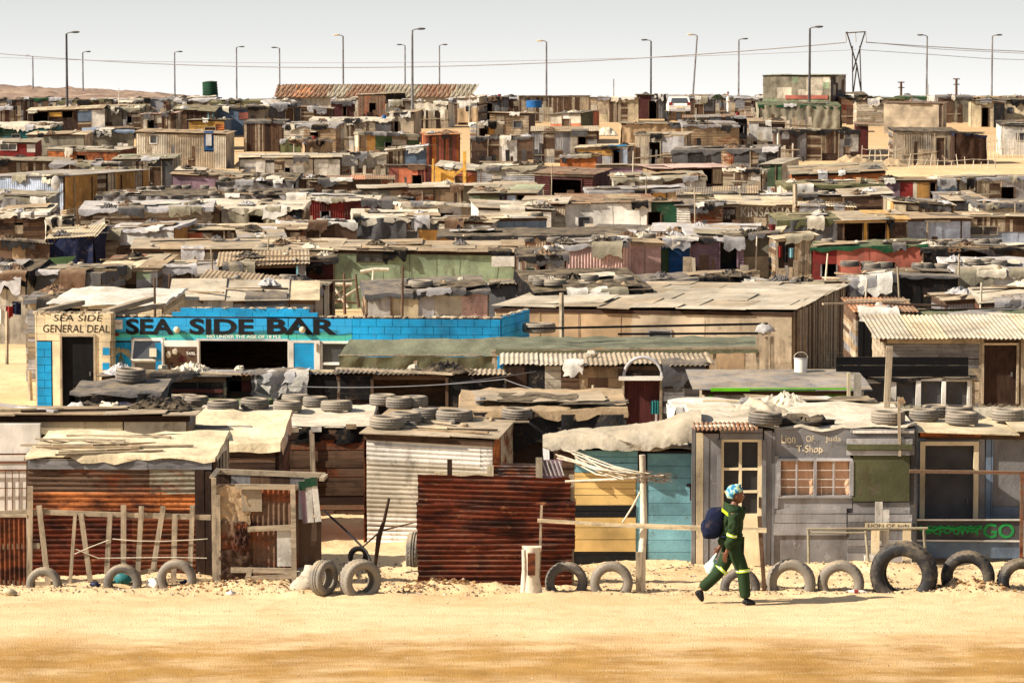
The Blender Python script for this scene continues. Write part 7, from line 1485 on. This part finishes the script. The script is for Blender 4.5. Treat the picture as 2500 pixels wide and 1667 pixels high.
# leaning log pile and forked posts near the bar
for i,(a_,b_) in enumerate((((790,745),(860,690)),((800,750),(880,700)),((785,730),(870,740)),((850,750),(800,680)),((876,750),(868,670)),((905,750),(912,660)),((842,775),(840,668)))):
    d_=dT(760)-.3*i; p=P(a_[0],a_[1],d_); q=P(b_[0],b_[1],d_+.3)-p; m=MB(); m.tube([(0,0,0),q],[.06,.04],'c:bone' if i%2 else 'c:brown',6); o=m.build('log'); o.location=p; tag(o,f'{ORD[i+1]} bare log from left in the leaning pile behind the bar','log','leaning logs behind the bar')
p=P(786,690,dT(770)-2); 
for (u0,u1,v,lb) in ((700,860,700,'grey driftwood beam propped on posts left of the sage shack'),(880,950,664,'bundled branch beam on a forked post before the sage shack')):
    d_=dT(760)-1; a_=P(u0,v,d_); b_=P(u1,v-6,d_); m=MB(); m.tube([(0,0,0),(b_-a_)*.5+Vector((0,0,.05)),b_-a_],[.08,.07,.06],'c:bone',7); o=m.build('log_beam'); o.location=a_; tag(o,lb,'beam')
# washing lines, wires across the near rows
def wire(a,b,d1,d2,sag,label): cable(sagc(P(a[0],a[1],d1),P(b[0],b[1],d2),14,sag),label,.009,'wire')
wire((1230,925),(1447,957),46*K,45.5*K,.12,'pale slack wire running from dark shed to brick patterned panel'); wire((1060,940),(1400,890),46*K,50*K,.03,'thin wire stretched over the dark sheds right of the red fence')
wire((690,942),(1230,926),46*K,46*K,.08,'wire running above the brick red board fence')
pole(1448,940,1000,.035,'short thin post holding the wire by the brick patterned panel',d=46*K)
wire((1235,1070),(1420,1015),43*K,45*K,.02,'wire stretched from tan blanket roof to the tarpaulin roll')
rr=random.Random(4)
for i,(u,v) in enumerate(((1131,348),(2337,300),(1060,340))): pass
# bunting laundry in upper middle
f=Fac(1040,dT(400)-2)
for i,c_ in enumerate(('red','white','navy','red','white')):
    m=MB(); a,zt=f.at(1040+i*9,345-i*1.5); b,zb=f.at(1047+i*9,358-i*1.5); m.grid(lambda p,q:(a+(b-a)*p,.03*math.sin(p*9),zt+(zb-zt)*q),3,3,'f:'+c_); o=m.build('laundry'); o.location=f.o; tag(o,f'{ORD[i+1]} garment from left on the line by the slate grey shack','laundry','laundry in the upper middle')
# bushes on the skyline
def bush(u,v,wpx,d,label,cols=('c:olive','c:dgreen')):
    p=P(u,v,d); s=F/d; r=wpx/s/2; m=MB(); rr=random.Random(int(u))
    for i in range(700):
        a=rr.uniform(0,2*PI); t=rr.random()**.5; zz=rr.random(); x=math.cos(a)*t*r*(1-zz*.6); y=math.sin(a)*t*r*.7*(1-zz*.6); z=zz*r*.6; q=Vector((x,y,z)); n_=Vector((rr.gauss(0,1),rr.gauss(0,1),rr.gauss(0,1))).normalized()*r*.09; n2=n_.cross(Vector((rr.random(),rr.random(),1))).normalized()*r*.05
        m.add([q-n_,q+n2,q+n_,q-n2],[(0,1,2,3)],rr.choice(cols))
    m.tube([(0,0,-.4),(0,0,r*.3)],.04,'c:brown',5)
    o=m.build('bush'); o.location=p; tag(o,label,'bush')
bush(1752,242,36,215*K,'round grey-green bush on the skyline left of the green building'); bush(1795,640,65,dT(650),'dry olive shrub growing beside the mauve shack doorway',('c:khaki','c:olive'))
bush(2215,238,30,240*K,'low dark bush on the right skyline beside a pole')
# ================= ground, dunes =================
def sandmat(name,dune=False):
    m,b,N,L=new_mat(name); tc=N('TexCoord'); v=tc.outputs['Object']
    n1=noi(N,L,v,.35,6,.6); n2=noi(N,L,v,2.5,8,.7); n3=noi(N,L,v,40,3,.6)
    mp=N('Mapping'); mp.inputs['Scale'].default_value=(.45,1.0,1); L(v,mp.inputs[0]); n4=noi(N,L,mp.outputs[0],1.6,6,.65)
    a,bb=(lin((232,201,156)),lin((212,178,132))) if not dune else (lin((176,150,128)),lin((120,98,84)))
    col=mixc(N,L,mr(N,L,n1,.35,.65),a,bb)
    col=mixc(N,L,mr(N,L,n2,.5,.72,0,.55 if not dune else .8),col,lin((176,134,88)) if not dune else lin((92,76,64)))
    if not dune:
        sx=N('SeparateXYZ'); L(v,sx.inputs[0])
        far_=mr(N,L,sx.outputs[1],150*K,195*K,0,.6); col=mixc(N,L,far_,col,lin((168,136,98)))
        # damp ochre soil verge on the near side of the road
        ad=N('Math',operation='MULTIPLY_ADD'); L(n2,ad.inputs[0]); ad.inputs[1].default_value=2.6; L(sx.outputs[1],ad.inputs[2])
        ad2=N('Math',operation='MULTIPLY_ADD'); L(n4,ad2.inputs[0]); ad2.inputs[1].default_value=2.0; L(ad.outputs[0],ad2.inputs[2])
        fm=mr(N,L,ad2.outputs[0],34.5*K-.2,32.9*K-.2); 
        n7=noi(N,L,v,.9,8,.7); soil=mixc(N,L,mr(N,L,n7,.3,.75),lin((186,144,82)),lin((144,106,56)))
        col=mixc(N,L,fm,col,soil)
        # pale compacted wheel lanes of the road
        ln=mr(N,L,n4,.45,.65,0,.4); rd=mr(N,L,sx.outputs[1],34.6*K,34.0*K); mm=N('Math',operation='MULTIPLY'); L(ln,mm.inputs[0]); L(rd,mm.inputs[1]); 
        col=mixc(N,L,mm.outputs[0],col,lin((240,210,166)))
    col=mixc(N,L,mr(N,L,n3,.62,.75,0,.35),col,lin((120,88,58)))
    if not dune:
        wv=N('TexWave',wave_type='BANDS',bands_direction='Y',wave_profile='SIN'); wv.inputs['Scale'].default_value=.33; wv.inputs['Distortion'].default_value=3.5; wv.inputs['Detail'].default_value=3; wv.inputs['Detail Scale'].default_value=.35
        mpw=N('Mapping'); mpw.inputs['Scale'].default_value=(.12,1,1); L(v,mpw.inputs[0]); L(mpw.outputs[0],wv.inputs[0])
        wf=mr(N,L,wv.outputs[1],.8,.97,0,.16); m5=N('Math',operation='MULTIPLY'); L(wf,m5.inputs[0]); L(rd,m5.inputs[1]); col=mixc(N,L,m5.outputs[0],col,lin((196,152,104)))
    L(col,b.inputs['Base Color']); b.inputs['Roughness'].default_value=.95; b.inputs['Specular IOR Level'].default_value=.05
    bp=N('Bump'); bp.inputs['Strength'].default_value=.6; bp.inputs['Distance'].default_value=.05; 
    s=N('Math',operation='ADD'); L(n2,s.inputs[0]); L(n3,s.inputs[1]); L(s.outputs[0],bp.inputs['Height']); L(bp.outputs[0],b.inputs['Normal'])
    return m
MATS['sand']=sandmat('sandy_ground'); MATS['dune']=sandmat('dune_scrub',True)
MW=[]
for (u,v,hh,wx,wy,rough) in MOUNDS: p=GP_(u,v); MW.append((p.x,p.y,hh,wx,wy,rough))
def gz(x,y):
    z=G(y)
    if 34<y<95 and abs(x)<30:
        t=min(1,max(0,(y-34.4*K)/.5)); amp=.012+(.06)*t
        z+=amp*(noise.noise(Vector((x*.9,y*1.4,0)))+.6*noise.noise(Vector((x*3.1,y*4,3)))+.35*noise.noise(Vector((x*9,y*11,5))))
        for (mx,my,hh,wx,wy,rg) in MW:
            q=((x-mx)/wx)**2+((y-my)/wy)**2
            if q<5: z+=hh*.6*math.exp(-q)*(1+(.8*noise.noise(Vector((x*6,y*6,1)))+.5*noise.noise(Vector((x*15,y*15,2))) if rg else 0))
    return z
def gridmesh(xs,ys,name):
    mb=MB(); vs=[(x,y,gz(x,y)) for y in ys for x in xs]; n=len(xs)
    fs=[(j*n+i,j*n+i+1,(j+1)*n+i+1,(j+1)*n+i) for j in range(len(ys)-1) for i in range(n-1)]
    mb.add(vs,fs,'sand',True); return mb
xs=[-2500,-800,-300,-120,-60,-30,-20,-14,-11]+[-9.5+i*.085 for i in range(int(19/.085)+1)]+[11,14,20,30,60,120,300,800,2500]
ys=[-200,-60,0,15,28,33]+[36+i*.085 for i in range(200)]+[53+i*.6 for i in range(80)]+[101+i*4 for i in range(50)]+[305,330,380,470,560,800,1300,2500,4500]
o=gridmesh(xs,ys,'ground').build('ground'); tag(o,kind='structure')
# dunes at the left horizon
mb=MB(); 
def df(p,q):
    x=-330+300*p; y=K*(300+110*q); u=CX+F*x/y*1.0
    h=max(0,1-((q-.5)/.5)**2)
    prof=2.6*min(1,max(0,(650-u)/260)) if u>390 else 2.6+1.1*min(1,(390-u)/400)
    z=G(y)+h**.5*prof*(1+.25*noise.noise(Vector((x*.05,y*.05,2))))*.72+h*(.55*abs(noise.noise(Vector((x*.22,y*.1,0))))+.4*noise.noise(Vector((x*.7,y*.5,1)))+.25*noise.noise(Vector((x*2,y*1,4))))
    return (x,y,z+.55)
mb.grid(df,420,30,'dune'); o=mb.build('dunes'); tag(o,kind='structure')
# gravel and crumbs of earth near the road edge
mb=MB(); rr=random.Random(12)
for i in range(5200):
    x=rr.uniform(-8.5,8.5); y=45.2+rr.random()**1.5*5 if rr.random()<.75 else rr.uniform(38.5,45); r=rr.uniform(.008,.028)*(1 if y>45 else .5)
    c=Vector((x,y,gz(x,y)+r*.3)); vs=[c+Vector((r*rr.uniform(.6,1.3),0,0)),c-Vector((r*rr.uniform(.6,1.3),0,0)),c+Vector((0,r,0)),c-Vector((0,r,0)),c+Vector((0,0,r*.8))]
    mb.add(vs,[(0,2,4),(2,1,4),(1,3,4),(3,0,4)],rr.choice(['p:tan','p:brown','p:bone']))
o=mb.build('gravel'); tag(o,'scattered crumbs of dry earth along the sandy road edge','gravel',kind='stuff')
mb=MB()
for (x0,y0,hh,wx,wy,rg) in MW:
    if not rg: continue
    for i in range(120):
        x=x0+rr.gauss(0,wx*.4); y=y0+rr.gauss(0,wy*.4); r=rr.uniform(.01,.035); mb.blob((x,y,gz(x,y)+r*.3),(r,r*.8,r*.7),'p:clod',5,.5,3,i,True)


o=mb.build('earth_clods'); tag(o,'brown earth clods heaped along the half-buried tyres','earth',kind='stuff')
# final checks
seen={}
for o in C.objects:
    if o.parent is None and o.type in('MESH','EMPTY') and 'kind' not in o:
        l=o.get('label'); 
        if not l: print('NOLABEL',o.name); continue
        n=len(l.split())
        if n>16 or n<4: print('LEN',n,l)
        seen.setdefault(l,[]).append(o.name)
dup=[l for l in seen if len(seen[l])>1]; print('DUP',len(dup),dup[:12]); print('TOP',len([o for o in C.objects if o.parent is None]),'ALL',len(C.objects))
